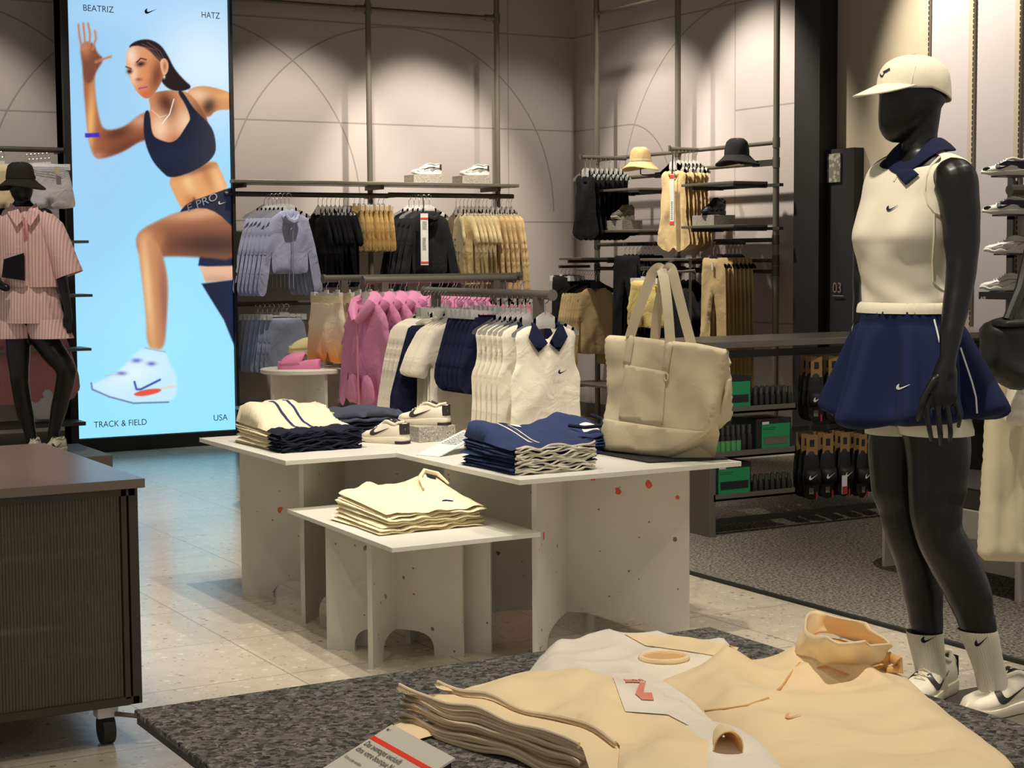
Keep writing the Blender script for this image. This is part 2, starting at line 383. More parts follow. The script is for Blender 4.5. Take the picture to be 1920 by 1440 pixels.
def floor_mat():
    m, nt, b = nodes('terrazzo_tiles')
    g = nd(nt, 'ShaderNodeNewGeometry'); s = nd(nt, 'ShaderNodeSeparateXYZ'); nt.links.new(g.outputs['Position'], s.inputs[0])
    def line(c, off):
        f = mathn(nt, 'FRACT', mathn(nt, 'ADD', mathn(nt, 'DIVIDE', mathn(nt, 'SUBTRACT', c, off), .66), 10.5))
        return mathn(nt, 'LESS_THAN', mathn(nt, 'ABSOLUTE', mathn(nt, 'SUBTRACT', f, .5)), .0045)
    gr = mathn(nt, 'MAXIMUM', line(s.outputs[0], 3.10), line(s.outputs[1], 5.96))
    base = s2l(200, 189, 168); cur = None
    n = nd(nt, 'ShaderNodeTexNoise'); n.inputs['Scale'].default_value = 9; n.inputs['Detail'].default_value = 6; nt.links.new(g.outputs['Position'], n.inputs['Vector'])
    mx = nd(nt, 'ShaderNodeMix', data_type='RGBA'); mx.inputs['A'].default_value = c4([v*.8 for v in base]); mx.inputs['B'].default_value = c4([min(1, v*1.15) for v in base])
    nt.links.new(n.outputs['Fac'], mx.inputs['Factor']); cur = mx.outputs['Result']
    for scl, lst in ((26, [((.72, .66, .54), .86, 1, .36), ((.20, .16, .11), .80, .86, .3), ((.42, .24, .12), .77, .80, .28)]), (60, [((.66, .6, .5), .85, 1, .4), ((.24, .19, .14), .76, .85, .3)])):
        vo = nd(nt, 'ShaderNodeTexVoronoi'); vo.inputs['Scale'].default_value = scl; nt.links.new(g.outputs['Position'], vo.inputs['Vector'])
        sep = nd(nt, 'ShaderNodeSeparateColor'); nt.links.new(vo.outputs['Color'], sep.inputs[0])
        for col, lo, hi, t in lst:
            a = mathn(nt, 'MULTIPLY', mathn(nt, 'LESS_THAN', vo.outputs['Distance'], t), mathn(nt, 'MULTIPLY', mathn(nt, 'GREATER_THAN', sep.outputs[0], lo), mathn(nt, 'LESS_THAN', sep.outputs[0], hi)))
            a = mathn(nt, 'MULTIPLY', a, .8)
            mm = nd(nt, 'ShaderNodeMix', data_type='RGBA'); mm.inputs['B'].default_value = c4(col); nt.links.new(cur, mm.inputs['A']); nt.links.new(a, mm.inputs['Factor']); cur = mm.outputs['Result']
    mm = nd(nt, 'ShaderNodeMix', data_type='RGBA'); mm.inputs['B'].default_value = c4([v*.5 for v in base]); nt.links.new(cur, mm.inputs['A']); nt.links.new(gr, mm.inputs['Factor'])
    nt.links.new(mm.outputs['Result'], b.inputs['Base Color'])
    b.inputs['Roughness'].default_value = .2; b.inputs['Specular IOR Level'].default_value = .75
    n3 = nd(nt, 'ShaderNodeTexNoise'); n3.inputs['Scale'].default_value = 22; n3.inputs['Detail'].default_value = 2; nt.links.new(g.outputs['Position'], n3.inputs['Vector'])
    bp = nd(nt, 'ShaderNodeBump'); bp.inputs['Strength'].default_value = .06; bp.inputs['Distance'].default_value = .01
    nt.links.new(n3.outputs['Fac'], bp.inputs['Height']); nt.links.new(bp.outputs['Normal'], b.inputs['Normal'])
    return m
struct(MB().box(-3, 9.4, -1.5, 14.6, -.1, 0).build('floor', floor_mat(), smooth=0))
M_ceil = simple('dark_ceiling', (.05, .045, .04), .9)
struct(MB().box(-3, 9.4, -1.5, 14.6, CEIL, CEIL+.1).build('ceiling', M_ceil, smooth=0))
struct(MB().box(-3, 9.0, 14.3, 14.45, 0, CEIL).build('wall_back', M_wb, smooth=0))
struct(MB().box(9.0, 9.15, 10.7, 14.45, 0, CEIL).build('wall_right', M_wr, smooth=0))
M_greywall = simple('olive_grey_wall_paint', s2l(168, 156, 132), .7, var=.03)
struct(MB().box(9.0, 9.15, 9.44, 10.39, 0, CEIL).build('wall_right', M_greywall, smooth=0))
struct(MB().box(8.82, 9.15, 10.39, 10.7, 0, CEIL).build('trim_1', M_black, smooth=0))
M_slat = simple('pale_pinkish_panel', (.46, .42, .415), .5, var=.03)
struct(MB().box(9.0, 9.15, 5.0, 9.44, 0, CEIL).build('wall_right', M_slat, smooth=0))
M_skirt = simple('grey_skirting', s2l(96, 90, 80), .55)
struct(MB().box(8.93, 8.999, 5.0, 9.40, 0, .12).build('baseboard_right', M_skirt, smooth=0))
struct(MB().box(8.97, 8.999, 10.71, 14.29, 0, .14).build('baseboard_right', M_skirt, smooth=0))
struct(MB().box(-3, 8.96, 14.27, 14.299, 0, .14).build('baseboard_back', M_skirt, smooth=0))
# carpet
def carpet_mat():
    m, nt, b = nodes('heathered_carpet'); b.inputs['Roughness'].default_value = .95; b.inputs['Specular IOR Level'].default_value = .1
    g = nd(nt, 'ShaderNodeNewGeometry')
    n = nd(nt, 'ShaderNodeTexNoise'); n.inputs['Scale'].default_value = 75; n.inputs['Detail'].default_value = 4; nt.links.new(g.outputs['Position'], n.inputs['Vector'])
    r = nd(nt, 'ShaderNodeValToRGB'); e = r.color_ramp.elements; e[0].position = .35; e[0].color = (.035, .031, .026, 1); e[1].position = .7; e[1].color = (.34, .30, .25, 1)
    nt.links.new(n.outputs['Fac'], r.inputs[0]); nt.links.new(r.outputs[0], b.inputs['Base Color'])
    bp = nd(nt, 'ShaderNodeBump'); bp.inputs['Strength'].default_value = .8; bp.inputs['Distance'].default_value = .01; nt.links.new(n.outputs['Fac'], bp.inputs['Height']); nt.links.new(bp.outputs['Normal'], b.inputs['Normal'])
    return m
ca = MB(); ca.box(4.955, 8.92, 2.0, 10.35, .001, .012); cr = ca.build('carpet', carpet_mat(), smooth=0)
tag(cr, 'heathered dark grey carpet covering the floor under the shelving unit, beside the terrazzo tiles', 'carpet')
MB().box(4.93, 4.955, 2.0, 10.35, .001, .015).build('edge_strip', M_black, cr, smooth=0)
# fitting-room door with number
dr = MB().box(8.90, 8.995, 10.07, 10.385, 0, at(1590, 278, X=8.93).z).build('door_1', M_black, smooth=0); struct(dr)
gz = at(1580, 287, X=8.9).z; gz2 = at(1580, 341, X=8.9).z
M_rib = chips('mottled_grey_glass', (.16, .15, .12), [((.34, .32, .26), .4, 1, .5)], 30, .4, rough=.3)
MB().box(8.885, 8.90, 10.215, 10.37, gz2, gz).build('door_pane', M_rib, dr, smooth=0)
tm = frame(V(8.889, 10.30, at(1590, 549, X=8.89).z), (0, -1, 0), (0, 0, 1))
M_num = simple('taupe_number', s2l(120, 108, 88), .6)
text_mesh('door_number', '03', .115, tm, M_num, dr, sx=.95)
MB().box(8.884, 8.889, 10.165, 10.29, at(1590, 556, X=8.89).z, at(1590, 554, X=8.89).z).build('underline', M_num, dr, smooth=0)
# slotted wall standards
def standard(y, wdt, lab):
    m = MB(); m.box(8.975, 8.999, y-wdt/2, y+wdt/2, .12, 4.9)
    o = m.build('wall_standard', M_std, smooth=0); tag(o, lab, 'rail', 'slotted upright rails on the pale wall')
    s = MB()
    for k in range(120): s.box(8.972, 8.975, y-wdt/2-.001, y-wdt/2+.006, .2+k*.038, .2+k*.038+.026)
    s.build('slots', M_black, o, smooth=0)
M_std = simple('beige_upright_profile', s2l(176, 164, 140), .5)
standard(9.40, .10, 'slotted beige upright rail at the left edge of the pale panelled wall, behind the cap')
standard(8.925, .05, 'slotted beige upright rail between the capped head and the sneaker column')
standard(8.485, .05, 'slotted beige upright rail that carries the column of sneakers')

# ---------------- light box with athlete ----------------
PY = 13.72
x0 = at(137, 400, Y=PY).x; x1 = at(441.5, 800, Y=PY).x - .0
z0 = at(300, 813.5, Y=PY).z; z1 = z0 + 4.0
lb = thing('advertising_light_box', 'tall glowing light box with a running athlete in navy on a pale blue ground', 'light box', ((x0+x1)/2, PY, 0))
fr = MB(); fr.box(x0-.06, x0-.006, PY-.03, PY+.2, 0, z1+.1); fr.box(x1+.004, x1+.03, PY-.03, PY+.2, 0, z1+.1); fr.box(x0-.06, x1+.03, PY+.02, PY+.2, 0, z1+.1); fr.box(x0-.006, x1+.004, PY-.03, PY+.02, .0, z0-.004)
fr.build('frame', M_black, lb, world=True, smooth=0)
def s01(t): t = np.clip(t, 0, 1); return t*t*(3-2*t)
class Paint:
    def __init__(s, X, Y): s.X, s.Y = X, Y; s.c = np.zeros((len(X), 3))
    def over(s, w_, col):
        w_ = np.clip(w_, 0, 1)[:, None]; s.c = s.c*(1-w_) + np.array(col, float)*w_
    def sd(s, pts):
        P = np.array(pts, float); Q = np.c_[s.X, s.Y]; ins = np.zeros(len(Q), bool); best = np.full(len(Q), 1e9)
        for a, b in zip(P, np.roll(P, -1, 0)):
            c = ((a[1] > Q[:, 1]) != (b[1] > Q[:, 1])); t = (b[0]-a[0])*(Q[:, 1]-a[1])/(b[1]-a[1]+1e-9)+a[0]; ins ^= c & (Q[:, 0] < t)
            ab = b-a; tt = np.clip(((Q-a) @ ab)/max(1e-9, ab @ ab), 0, 1); best = np.minimum(best, np.hypot(*(Q-a-tt[:, None]*ab).T))
        return np.where(ins, -best, best)
    def poly(s, pts, soft=1.5, it=2):
        return s01(.5 - s.sd(smooth_poly(pts, it) if it else pts)/(2*soft))
    def blob(s, cx, cy, rx, ry, ang=0):
        a = math.radians(ang); dx = s.X-cx; dy = s.Y-cy; u = dx*math.cos(a)+dy*math.sin(a); v = -dx*math.sin(a)+dy*math.cos(a)
        return np.exp(-(u/rx)**2-(v/ry)**2)
    def line(s, pts, wd, soft=1):
        best = np.full(len(s.X), 1e9); Q = np.c_[s.X, s.Y]
        for a, b in zip(pts[:-1], pts[1:]):
            a = np.array(a, float); b = np.array(b, float); ab = b-a; tt = np.clip(((Q-a) @ ab)/max(1e-9, ab @ ab), 0, 1); best = np.minimum(best, np.hypot(*(Q-a-tt[:, None]*ab).T))
        return s01(.5-(best-wd)/(2*soft))
def athlete(X, Y):
    p = Paint(X, Y); n = len(X)
    t = s01(Y/820)[:, None]
    p.c = np.array([150, 200, 238.])*(1-t) + np.array([150, 226, 252.])*t
    p.over(p.blob(380, 120, 110, 120)*.8, (232, 243, 252)); p.over(p.blob(215, 20, 90, 40)*.4, (190, 222, 245))
    p.over(p.blob(180, 470, 80, 200)*.6, (150, 195, 235)); p.over(p.blob(260, 620, 150, 160)*.6, (165, 230, 254)); p.over(p.blob(200, 250, 60, 120)*.5, (165, 203, 238))
    sk = (205, 140, 88); dk = (88, 46, 30); hi = (246, 205, 150)
    # far arm
    m = p.poly([(345, 172), (372, 160), (400, 163), (440, 176), (440, 206), (404, 206), (392, 222), (372, 214)], 1.5)
    p.over(m, sk); p.over(m*p.blob(372, 178, 26, 13, 10)*.8, (240, 200, 170)); p.over(m*p.blob(392, 200, 12, 16, 25)*.9, (60, 34, 26)); p.over(m*p.blob(425, 180, 25, 7)*.6, (236, 176, 90))
    # raised forearm, upper arm
    fa = p.poly([(156, 112), (178, 118), (177, 170), (186, 225), (196, 246), (232, 240), (262, 214), (283, 208), (280, 262), (262, 264), (232, 284), (196, 297), (176, 296), (166, 262), (161, 210), (156, 160)], 3.5)
    p.over(fa, (160, 92, 58)); p.over(fa*p.blob(170, 230, 9, 80, 3)*.9, (236, 178, 110)); p.over(fa*p.blob(240, 275, 60, 16, -20)*.8, (96, 48, 36)); p.over(fa*p.blob(262, 226, 22, 14)*.6, (232, 190, 160)); p.over(fa*p.blob(220, 250, 26, 14, -15)*.7, (70, 34, 28)); p.over(fa*p.blob(182, 292, 16, 8)*.6, (220, 150, 130))
    # hand
    hp = p.poly([(154, 118), (150, 92), (156, 78), (176, 80), (182, 100), (196, 110), (180, 134), (172, 156), (158, 156)], 3.2)
    p.over(hp, (122, 70, 52)); p.over(hp*p.blob(160, 92, 12, 16)*.7, (210, 140, 90))
    for q, wd in ([(154, 92), (149, 68), (147, 46)], 3.4), ([(160, 88), (158, 62), (156, 44)], 3.3), ([(167, 88), (169, 64), (165, 44)], 3.3), ([(174, 92), (180, 72), (178, 58)], 3.0), ([(180, 116), (196, 110), (208, 106)], 3.4):
        ml = p.line(q, wd*.7, 2.6); p.over(ml*.85, (206, 140, 108)); p.over(p.line(q, wd*.2, 1.6)*.6, (150, 84, 60))
    p.over(p.poly([(159, 250), (186, 249), (187, 257), (160, 258)], 1, 0), (56, 40, 190))
    # neck + chest
    m = p.poly([(276, 176), (318, 168), (332, 172), (352, 170), (388, 214), (392, 250), (360, 280), (300, 276), (276, 262), (272, 214), (284, 208)], 1.5)
    p.over(m, (204, 138, 96)); p.over(m*p.blob(312, 196, 16, 26, -20)*.95, (84, 40, 26)); p.over(m*p.blob(350, 230, 24, 28)*.8, (246, 212, 180)); p.over(m*p.blob(300, 240, 18, 26)*.8, (250, 216, 182))
    p.over(m*p.blob(330, 262, 14, 10)*.5, (170, 96, 68)); p.over(m*p.blob(378, 215, 12, 30, -30)*.7, (96, 50, 36))
    # hair, head
    hair = p.poly([(238, 92), (250, 78), (276, 72), (300, 82), (315, 104), (326, 128), (345, 150), (362, 164), (340, 172), (316, 168), (300, 150), (284, 108)], 1.5)
    p.over(hair, (34, 22, 26)); 
    for k in range(4): p.over(p.line([(246+k*10, 88-k*3), (276+k*8, 90+k*2), (300+k*5, 112+k*4)], .8, 1)*hair*.6, (150, 110, 90))
    face = p.poly([(236, 96), (250, 84), (276, 90), (296, 112), (308, 120), (308, 140), (300, 160), (284, 182), (272, 186), (256, 172), (244, 150), (237, 128)], 1.3)
    p.over(face, (214, 146, 104)); p.over(face*p.blob(246, 104, 12, 20)*.85, (248, 220, 196)); p.over(face*p.blob(250, 140, 8, 20)*.8, (250, 214, 184)); p.over(face*p.blob(294, 142, 14, 34, 12)*.85, (112, 54, 34)); p.over(face*p.blob(272, 178, 14, 10)*.6, (196, 84, 34)); p.over(face*p.blob(274, 140, 10, 14)*.5, (226, 140, 80))
    for a in ([(236, 125), (246, 129)], [(256, 117), (264, 109), (274, 112)]): p.over(p.line(a, 1.1, 1), (58, 30, 24))
    p.over(p.blob(243, 134, 5, 4), (44, 24, 22)); p.over(p.blob(264, 120, 8, 4.5, -10), (46, 24, 22)); p.over(p.blob(260, 149, 6, 3)*.7, (120, 60, 44)); p.over(p.poly([(258, 166), (268, 159), (278, 160), (276, 168), (264, 172)], 1.2), (206, 120, 108)); p.over(p.line([(260, 166), (276, 163)], .6, .8), (110, 40, 36))
    ear = p.poly([(300, 112), (310, 108), (317, 120), (314, 138), (306, 142), (301, 128)], 1.2); p.over(ear, (236, 178, 140)); p.over(ear*p.blob(309, 124, 4, 10)*.7, (150, 80, 56)); p.over(p.blob(308, 144, 2.2, 4), (240, 230, 210))
    p.over(p.line([(326, 186), (318, 214), (304, 232)], .9, .8), (250, 240, 236)); p.over(p.line([(284, 206), (300, 220), (312, 216)], .6, .8)*.7, (250, 240, 230))
    # belly
    m = p.poly([(310, 328), (402, 296), (414, 320), (432, 362), (345, 400), (330, 372)], 2)
    p.over(m, (222, 160, 104)); p.over(m*p.blob(352, 340, 10, 36, -20)*.6, (248, 206, 152)); p.over(m*p.blob(388, 330, 10, 28, -20)*.55, (176, 104, 62)); p.over(m*p.blob(358, 378, 12, 14)*.6, (170, 92, 52)); p.over(m*p.blob(412, 345, 9, 34, -20)*.5, (250, 206, 150)); p.over(p.blob(364, 375, 3, 5)*.8, (96, 50, 34)); p.over(m*p.blob(372, 318, 40, 7, -18)*.6, (110, 60, 38))
    # top
    m = p.poly([(273, 206), (281, 208), (284, 250), (296, 262), (328, 270), (352, 232), (358, 222), (348, 196), (332, 172), (341, 168), (364, 206), (396, 234), (405, 264), (404, 292), (372, 318), (320, 336), (303, 322), (284, 300), (270, 262), (269, 225)], 1.3)
    p.over(m, (20, 26, 50)); p.over(m*p.blob(330, 290, 40, 18, -15)*.35, (36, 48, 84))
    # shorts, far leg
    m = p.poly([(376, 470), (445, 470), (445, 502), (402, 502), (372, 498)], 2, 0); p.over(m, (16, 24, 58))
    m = p.poly([(374, 500), (445, 498), (445, 524), (386, 530)], 2, 0); p.over(m, (226, 180, 148)); p.over(m*p.blob(410, 524, 40, 8)*.5, (180, 130, 104))
    m = p.poly([(378, 532), (445, 524), (445, 660), (436, 640), (420, 600), (395, 560)], 2, 0); p.over(m, (14, 22, 52)); p.over(m*p.blob(440, 560, 24, 60)*.4, (28, 44, 90))
    # near thigh, shin
    th = p.poly([(254, 452), (262, 432), (300, 412), (340, 396), (400, 384), (450, 400), (450, 490), (380, 482), (310, 480), (296, 484), (262, 480)], 4)
    p.over(th, (150, 92, 64)); p.over(th*p.blob(370, 400, 80, 14, -6)*.9, (222, 166, 122)); p.over(th*p.blob(400, 458, 90, 24)*.85, (56, 34, 32)); p.over(th*p.blob(272, 450, 22, 24)*.85, (228, 170, 124)); p.over(th*p.blob(300, 452, 10, 22)*.6, (186, 116, 74))
    sh = p.poly([(256, 446), (292, 446), (306, 480), (316, 530), (312, 600), (308, 658), (276, 656), (274, 590), (266, 520)], 4)
    p.over(sh, (196, 136, 92)); p.over(sh*p.blob(277, 540, 9, 110, -5)*.85, (244, 196, 144)); p.over(sh*p.blob(308, 560, 9, 90, -3)*.8, (150, 92, 86))
    # shorts
    m = p.poly([(336, 398), (352, 380), (392, 366), (430, 352), (450, 350), (450, 430), (436, 426), (410, 400), (380, 388), (345, 396)], 1.3, 1); p.over(m, (17, 23, 48))
    # shoe
    so = p.poly([(268, 652), (312, 656), (316, 680), (330, 700), (333, 740), (318, 754), (250, 756), (200, 744), (172, 728), (172, 720), (196, 712), (230, 690), (250, 664)], 4)
    p.over(so*.8, (206, 232, 248)); p.over(so*p.blob(250, 700, 50, 22, -20)*.6, (236, 246, 252))
    p.over(p.line([(171, 718), (173, 730), (205, 744), (250, 756), (316, 754)], 1.3, 1.5)*.9, (84, 96, 132)); p.over(p.poly([(246, 740), (270, 730), (304, 728), (300, 736), (266, 744)], 1.6), (226, 84, 66)); p.over(p.line([(300, 728), (328, 724)], 1.6, 2)*.7, (236, 200, 160))
    for a in ([(252, 716), (256, 730), (264, 730), (300, 712)], ): p.over(p.line(a, 1.8, 1.6)*.9, (40, 50, 150))
    for a in ((256, 676, 9, 4), (284, 682, 8, 4), (228, 700, 9, 3.5)): p.over(p.blob(*a)*.75, (70, 84, 170))
    p.over(p.line([(196, 704), (232, 702)], 1, 2)*.4, (220, 150, 150)); p.over(p.line([(272, 652), (310, 660)], 1.4, 1.6)*.6, (130, 156, 190))
    # side fade lines of the sheet
    return np.clip(p.c, 0, 255)
NXp, NZp = 236, 640
vx = np.linspace(x0, x1, NXp); vz = np.linspace(z0, z1, NZp)
gx, gz_ = np.meshgrid(vx, vz)
rel = np.stack([gx.ravel(), np.full(gx.size, PY), gz_.ravel()-HC_], 1)
RTn, DNn, FWn = (np.array(v) for v in (RT, DN, _f)); den = rel @ FWn
Xp = 960+F_*(rel @ RTn)/den; Yp_ = 720+F_*(rel @ DNn)/den
col = athlete(Xp, Yp_)/255.0
lin = np.where(col <= .04045, col/12.92, ((col+.055)/1.055)**2.4)
me = bpy.data.meshes.new('picture')
idx = np.arange(NXp*NZp).reshape(NZp, NXp)
fs = np.stack([idx[:-1, :-1], idx[:-1, 1:], idx[1:, 1:], idx[1:, :-1]], -1).reshape(-1, 4)
cx_ = (x0+x1)/2
me.from_pydata([(a-cx_, 0, b) for a, b in zip(gx.ravel(), gz_.ravel())], [], fs.tolist())
ca_ = me.color_attributes.new('print', 'FLOAT_COLOR', 'POINT')
ca_.data.foreach_set('color', np.c_[lin, np.ones(len(lin))].astype(np.float32).ravel())
m, nt, b = nodes('backlit_print')
at_n = nd(nt, 'ShaderNodeVertexColor', layer_name='print'); b.inputs['Base Color'].default_value = (0.02, .02, .02, 1); b.inputs['Roughness'].default_value = .5
nt.links.new(at_n.outputs['Color'], b.inputs['Emission Color']); b.inputs['Emission Strength'].default_value = .66
me.materials.append(m)
pic = bpy.data.objects.new('picture', me); C.objects.link(pic); pic.parent = lb; pic['label'] = 'glowing print of a sprinter with raised hand and lifted knee'
M_pt = simple('grey_blue_lettering', s2l(86, 104, 124), .6)
def ptext(name, body, px, py, px2, size_px, par=lb):
    a = at(px, py, Y=PY-.006); b2 = at(px2, py, Y=PY-.006)
    sz = size_px/F_*((a-V(0, 0, HC_)).length)
    o = text_mesh(name, body, sz/.69, frame(a, (1, 0, 0), (0, 0, 1)), M_pt, par)
    wd = max(v.co.x for v in o.data.vertices)-min(v.co.x for v in o.data.vertices); mn = min(v.co.x for v in o.data.vertices); k = (b2.x-a.x)/wd
    for v in o.data.vertices: v.co.x = mn+(v.co.x-mn)*k
ptext('lettering', 'BEATRIZ', 155, 20, 212, 11); ptext('lettering', 'HATZ', 377, 33, 411, 11)
ptext('lettering', 'TRACK & FIELD', 176, 802, 275, 11); ptext('lettering', 'USA', 400, 789, 426, 11)
pm = frame(at(271, 26, Y=PY-.006), (1, 0, .06), (0, 0, 1)); sw = swoosh(pm, .115); sw.build('emblem', M_ink, lb, world=True, smooth=0)
M_pl = simple('pale_grey_lettering', s2l(190, 195, 205), .6); M_pw = simple('white_lettering', (.8, .8, .8), .6)
o_ = text_mesh('lettering', 'E PRO', .088, frame(at(352, 398, Y=PY-.006), (1, 0, .42), (-.25, 0, 1)), M_pl, lb, sx=1.25)
swoosh(frame(at(409, 383, Y=PY-.006), (1, 0, -.12), (0, 0, 1)), .075).build('emblem', M_pw, lb, world=True, smooth=0)
# ---------------- wall fixtures ----------------
def upright(x, y, z0, z1, lab, grp, r=.026):
    o = MB().tube([(x, y, z0), (x, y, z1)], r, 14).build('upright_pipe', M_pipe)
    return tag(o, lab, 'pipe', grp)
YB, XR = 13.98, 8.72
ux = [at(p, 200, Y=YB).x for p in (692, 932)]
upright(ux[0], YB, .0, 5.1, 'grey round upright pipe nearer the light box, rising above the wall shelf', 'upright pipes on the back wall')
upright(ux[1], YB, .0, 5.1, 'grey round upright pipe near the room corner, beside the right end of the wall shelf', 'upright pipes on the back wall')
upright(ux[0]-1.33, YB, .0, 5.1, 'grey upright pipe mostly hidden behind the right edge of the light box', 'upright pipes on the back wall')
upright(3.86, YB-.1, .0, 5.1, 'grey upright pipe on the left of the light box, behind the white shorts', 'upright pipes on the back wall')
def joint(mb, x, y, z, ax, r=.034):
    d = Vector(ax)*.045; mb.tube([Vector((x, y, z))-d, Vector((x, y, z))+d], r, 12)
zt = at(692, 17, Y=YB).z
m = MB(); m.tube([(ux[0]-1.33, YB, zt), (ux[1], YB, zt)], .021, 12)
for x in (ux[0], ux[1]): joint(m, x, YB, zt, (0, 0, 1)); joint(m, x-.08, YB, zt, (1, 0, 0), .03)
tag(m.build('crossbar_pipe', M_pipe), 'grey horizontal pipe high on the back wall between the uprights', 'pipe')
zt2 = at(0, 210, Y=YB).z
tag(MB().tube([(2.4, YB-.1, zt2+1.6), (3.86, YB-.1, zt2+1.6)], .021, 12).build('crossbar_pipe', M_pipe), 'grey horizontal pipe at the top left corner of the wall', 'pipe')
uy = [at(1119, 200, X=XR).y, at(1271, 200, X=XR).y, at(1456, 200, X=XR).y]
for y, l in zip(uy, ('grey upright pipe on the right wall closest to the corner', 'grey upright pipe on the right wall in the middle, behind the tan rompers', 'grey upright pipe on the right wall next to the black column')):
    upright(XR, y, 0, 5.1, l, 'upright pipes on the right wall')
def rbar(y0, y1, z, lab, r=.018, mat=M_pipe, zz=None, brk=True):
    m = MB(); m.tube([(XR, y0, z), (XR, y1, z)], r, 12)
    o = m.build('crossbar_pipe', mat)
    if brk:
        for y in (y0, y1):
            j = MB(); j.tube([(XR, y, z-.04), (XR, y, z+.04)], .031, 12); j.build('clamp', mat, o)
    return tag(o, lab, 'pipe', 'horizontal pipes on the right wall')
zc = at(1119, 26, X=XR).z
rbar(uy[0], uy[1], zc, 'grey horizontal pipe high on the right wall near the corner')
rbar(uy[0], uy[1], 2.50, 'grey horizontal pipe behind the tan bucket hat'); rbar(uy[1], uy[2], 2.50, 'grey horizontal pipe behind the black bucket hat')
rbar(uy[0], uy[1], 2.31, 'grey horizontal pipe just under the tan bucket hat'); rbar(uy[1], uy[2], 2.34, 'grey horizontal pipe just under the black bucket hat')
rbar(uy[0], uy[1], 1.70, 'dark horizontal pipe behind the black bodysuits, under the shelf', mat=M_dark); rbar(uy[1], uy[2], 1.715, 'dark horizontal pipe above the tan trousers', mat=M_dark)
rbar(uy[1], uy[2], 1.55, 'dark horizontal pipe at the top of the tan trousers', mat=M_dark); rbar(uy[1], uy[2], 1.46, 'second dark horizontal pipe behind the tan trousers', mat=M_dark)
rbar(uy[0], uy[1], 1.475, 'dark horizontal pipe with the tan jackets at counter level', mat=M_dark)
def rshelf(y0, y1, z, lab, x0=8.35, x1=8.70):
    t = thing('metal_shelf', lab, 'shelf', ((x0+x1)/2, (y0+y1)/2, z), 0, 'thin grey shelves on the right wall')
    MB().box(x0, x1, y0, y1, z-.022, z).build('shelf_board', M_pipe, t, world=True, bevel=.004)
    MB().box(x1-.01, x1+.03, y0-.16, y1+.16, z-.045, z-.02).build('back_rail', M_dark, t, world=True)
    for y in (y0+.05, y1-.09): MB().box(x0+.06, x1+.03, y, y+.03, z-.05, z-.022).build('bracket', M_dark, t, world=True)
    return t
rshelf(12.24, 12.93, 2.19, 'thin grey shelf beside the black bodysuits, upper of the two in its bay')
rshelf(10.88, 11.60, 2.19, 'thin grey shelf beneath the black bucket hat, right of the tan rompers')
rshelf(12.24, 12.93, 1.825, 'thin grey shelf that carries the grey sneaker on its block')
rshelf(10.88, 11.60, 1.84, 'thin grey shelf that carries the black sneaker on its block')
rshelf(12.75, 13.56, 1.58, 'thin dark shelf above the hanging tan jackets, nearest the corner')
rshelf(11.50, 12.21, 1.57, 'thin grey shelf right behind the straps of the canvas tote')
rshelf(11.9, 13.4, .42, 'low dark shelf near the floor on the right wall, left of the tote', x0=8.3)
# back wall shelf and hang rail
t = thing('wall_shelf', 'long dark grey shelf on the back wall carrying two white sneakers', 'shelf', (6.6, 13.8, 2.25))
sx0, sx1 = 5.15, at(974, 347, Y=13.6).x
MB().box(sx0, sx1, 13.6, 14.02, 2.235, 2.265).build('shelf_board', M_pipe, t, world=True, bevel=.005)
for x in (5.25, 6.55, 7.75): MB().box(x, x+.03, 13.66, 14.0, 2.20, 2.235).build('bracket', M_dark, t, world=True)
def hangrail(x0, x1, y, z, lab, drop=True):
    t = thing('hang_rail', lab, 'rail', ((x0+x1)/2, y, z), 0, 'hang rails on the back wall')
    MB().tube([(x0, y, z), (x1, y, z)], .022, 12).build('rail_bar', M_dark, t, world=True)
    for x in (x0+.1, x1-.1):
        MB().box(x-.015, x+.015, y, YB+.0, z-.02, z+.02).build('rail_arm', M_dark, t, world=True)
hangrail(5.1, ux[0]+.05, 13.72, 2.145, 'dark hang rail under the wall shelf, left half, with the pale blue jackets')
hangrail(ux[0]+.06, at(962, 366, Y=13.72).x, 13.72, 2.155, 'dark hang rail under the wall shelf, right half, with the black jacket')
hangrail(5.12, ux[0]-.03, 13.8, 1.2, 'low dark hang rail on the back wall with the pale blue shorts')
hangrail(2.3, 3.84, 13.75, 2.48, 'dark hang rail left of the light box with the white shorts')
def lshelf(z, lab, x1):
    t = thing('metal_shelf', lab, 'shelf', (3.2, 13.5, z), 0, 'thin grey shelves left of the light box')
    MB().box(2.4, x1, 13.25, 13.55, z-.022, z).build('shelf_board', M_pipe, t, world=True, bevel=.004)
    MB().box(2.5, 2.54, 13.3, 13.8, z-.05, z-.022).build('bracket', M_dark, t, world=True)
lshelf(at(155, 451, Y=13.4).z, 'thin grey shelf behind the pink shirt, uppermost of three', 3.79)
lshelf(at(155, 551, Y=13.4).z, 'thin grey shelf behind the dark mannequin arm, middle of three', 3.81)
lshelf(at(155, 651, Y=13.4).z, 'thin grey shelf level with the pink shorts hem, lowest of three', 3.79)
t = thing('metal_shelf', 'thin pale-edged shelf low on the back wall beside the light box', 'shelf', (5.6, 13.6, .5))
MB().box(5.16, 6.5, 13.5, 14.0, at(470, 764, Y=13.5).z-.03, at(470, 764, Y=13.5).z).build('shelf_board', M_pipe, t, world=True, bevel=.004)
MB().box(5.3, 5.34, 13.55, 13.98, .25, .28).build('bracket', M_dark, t, world=True)

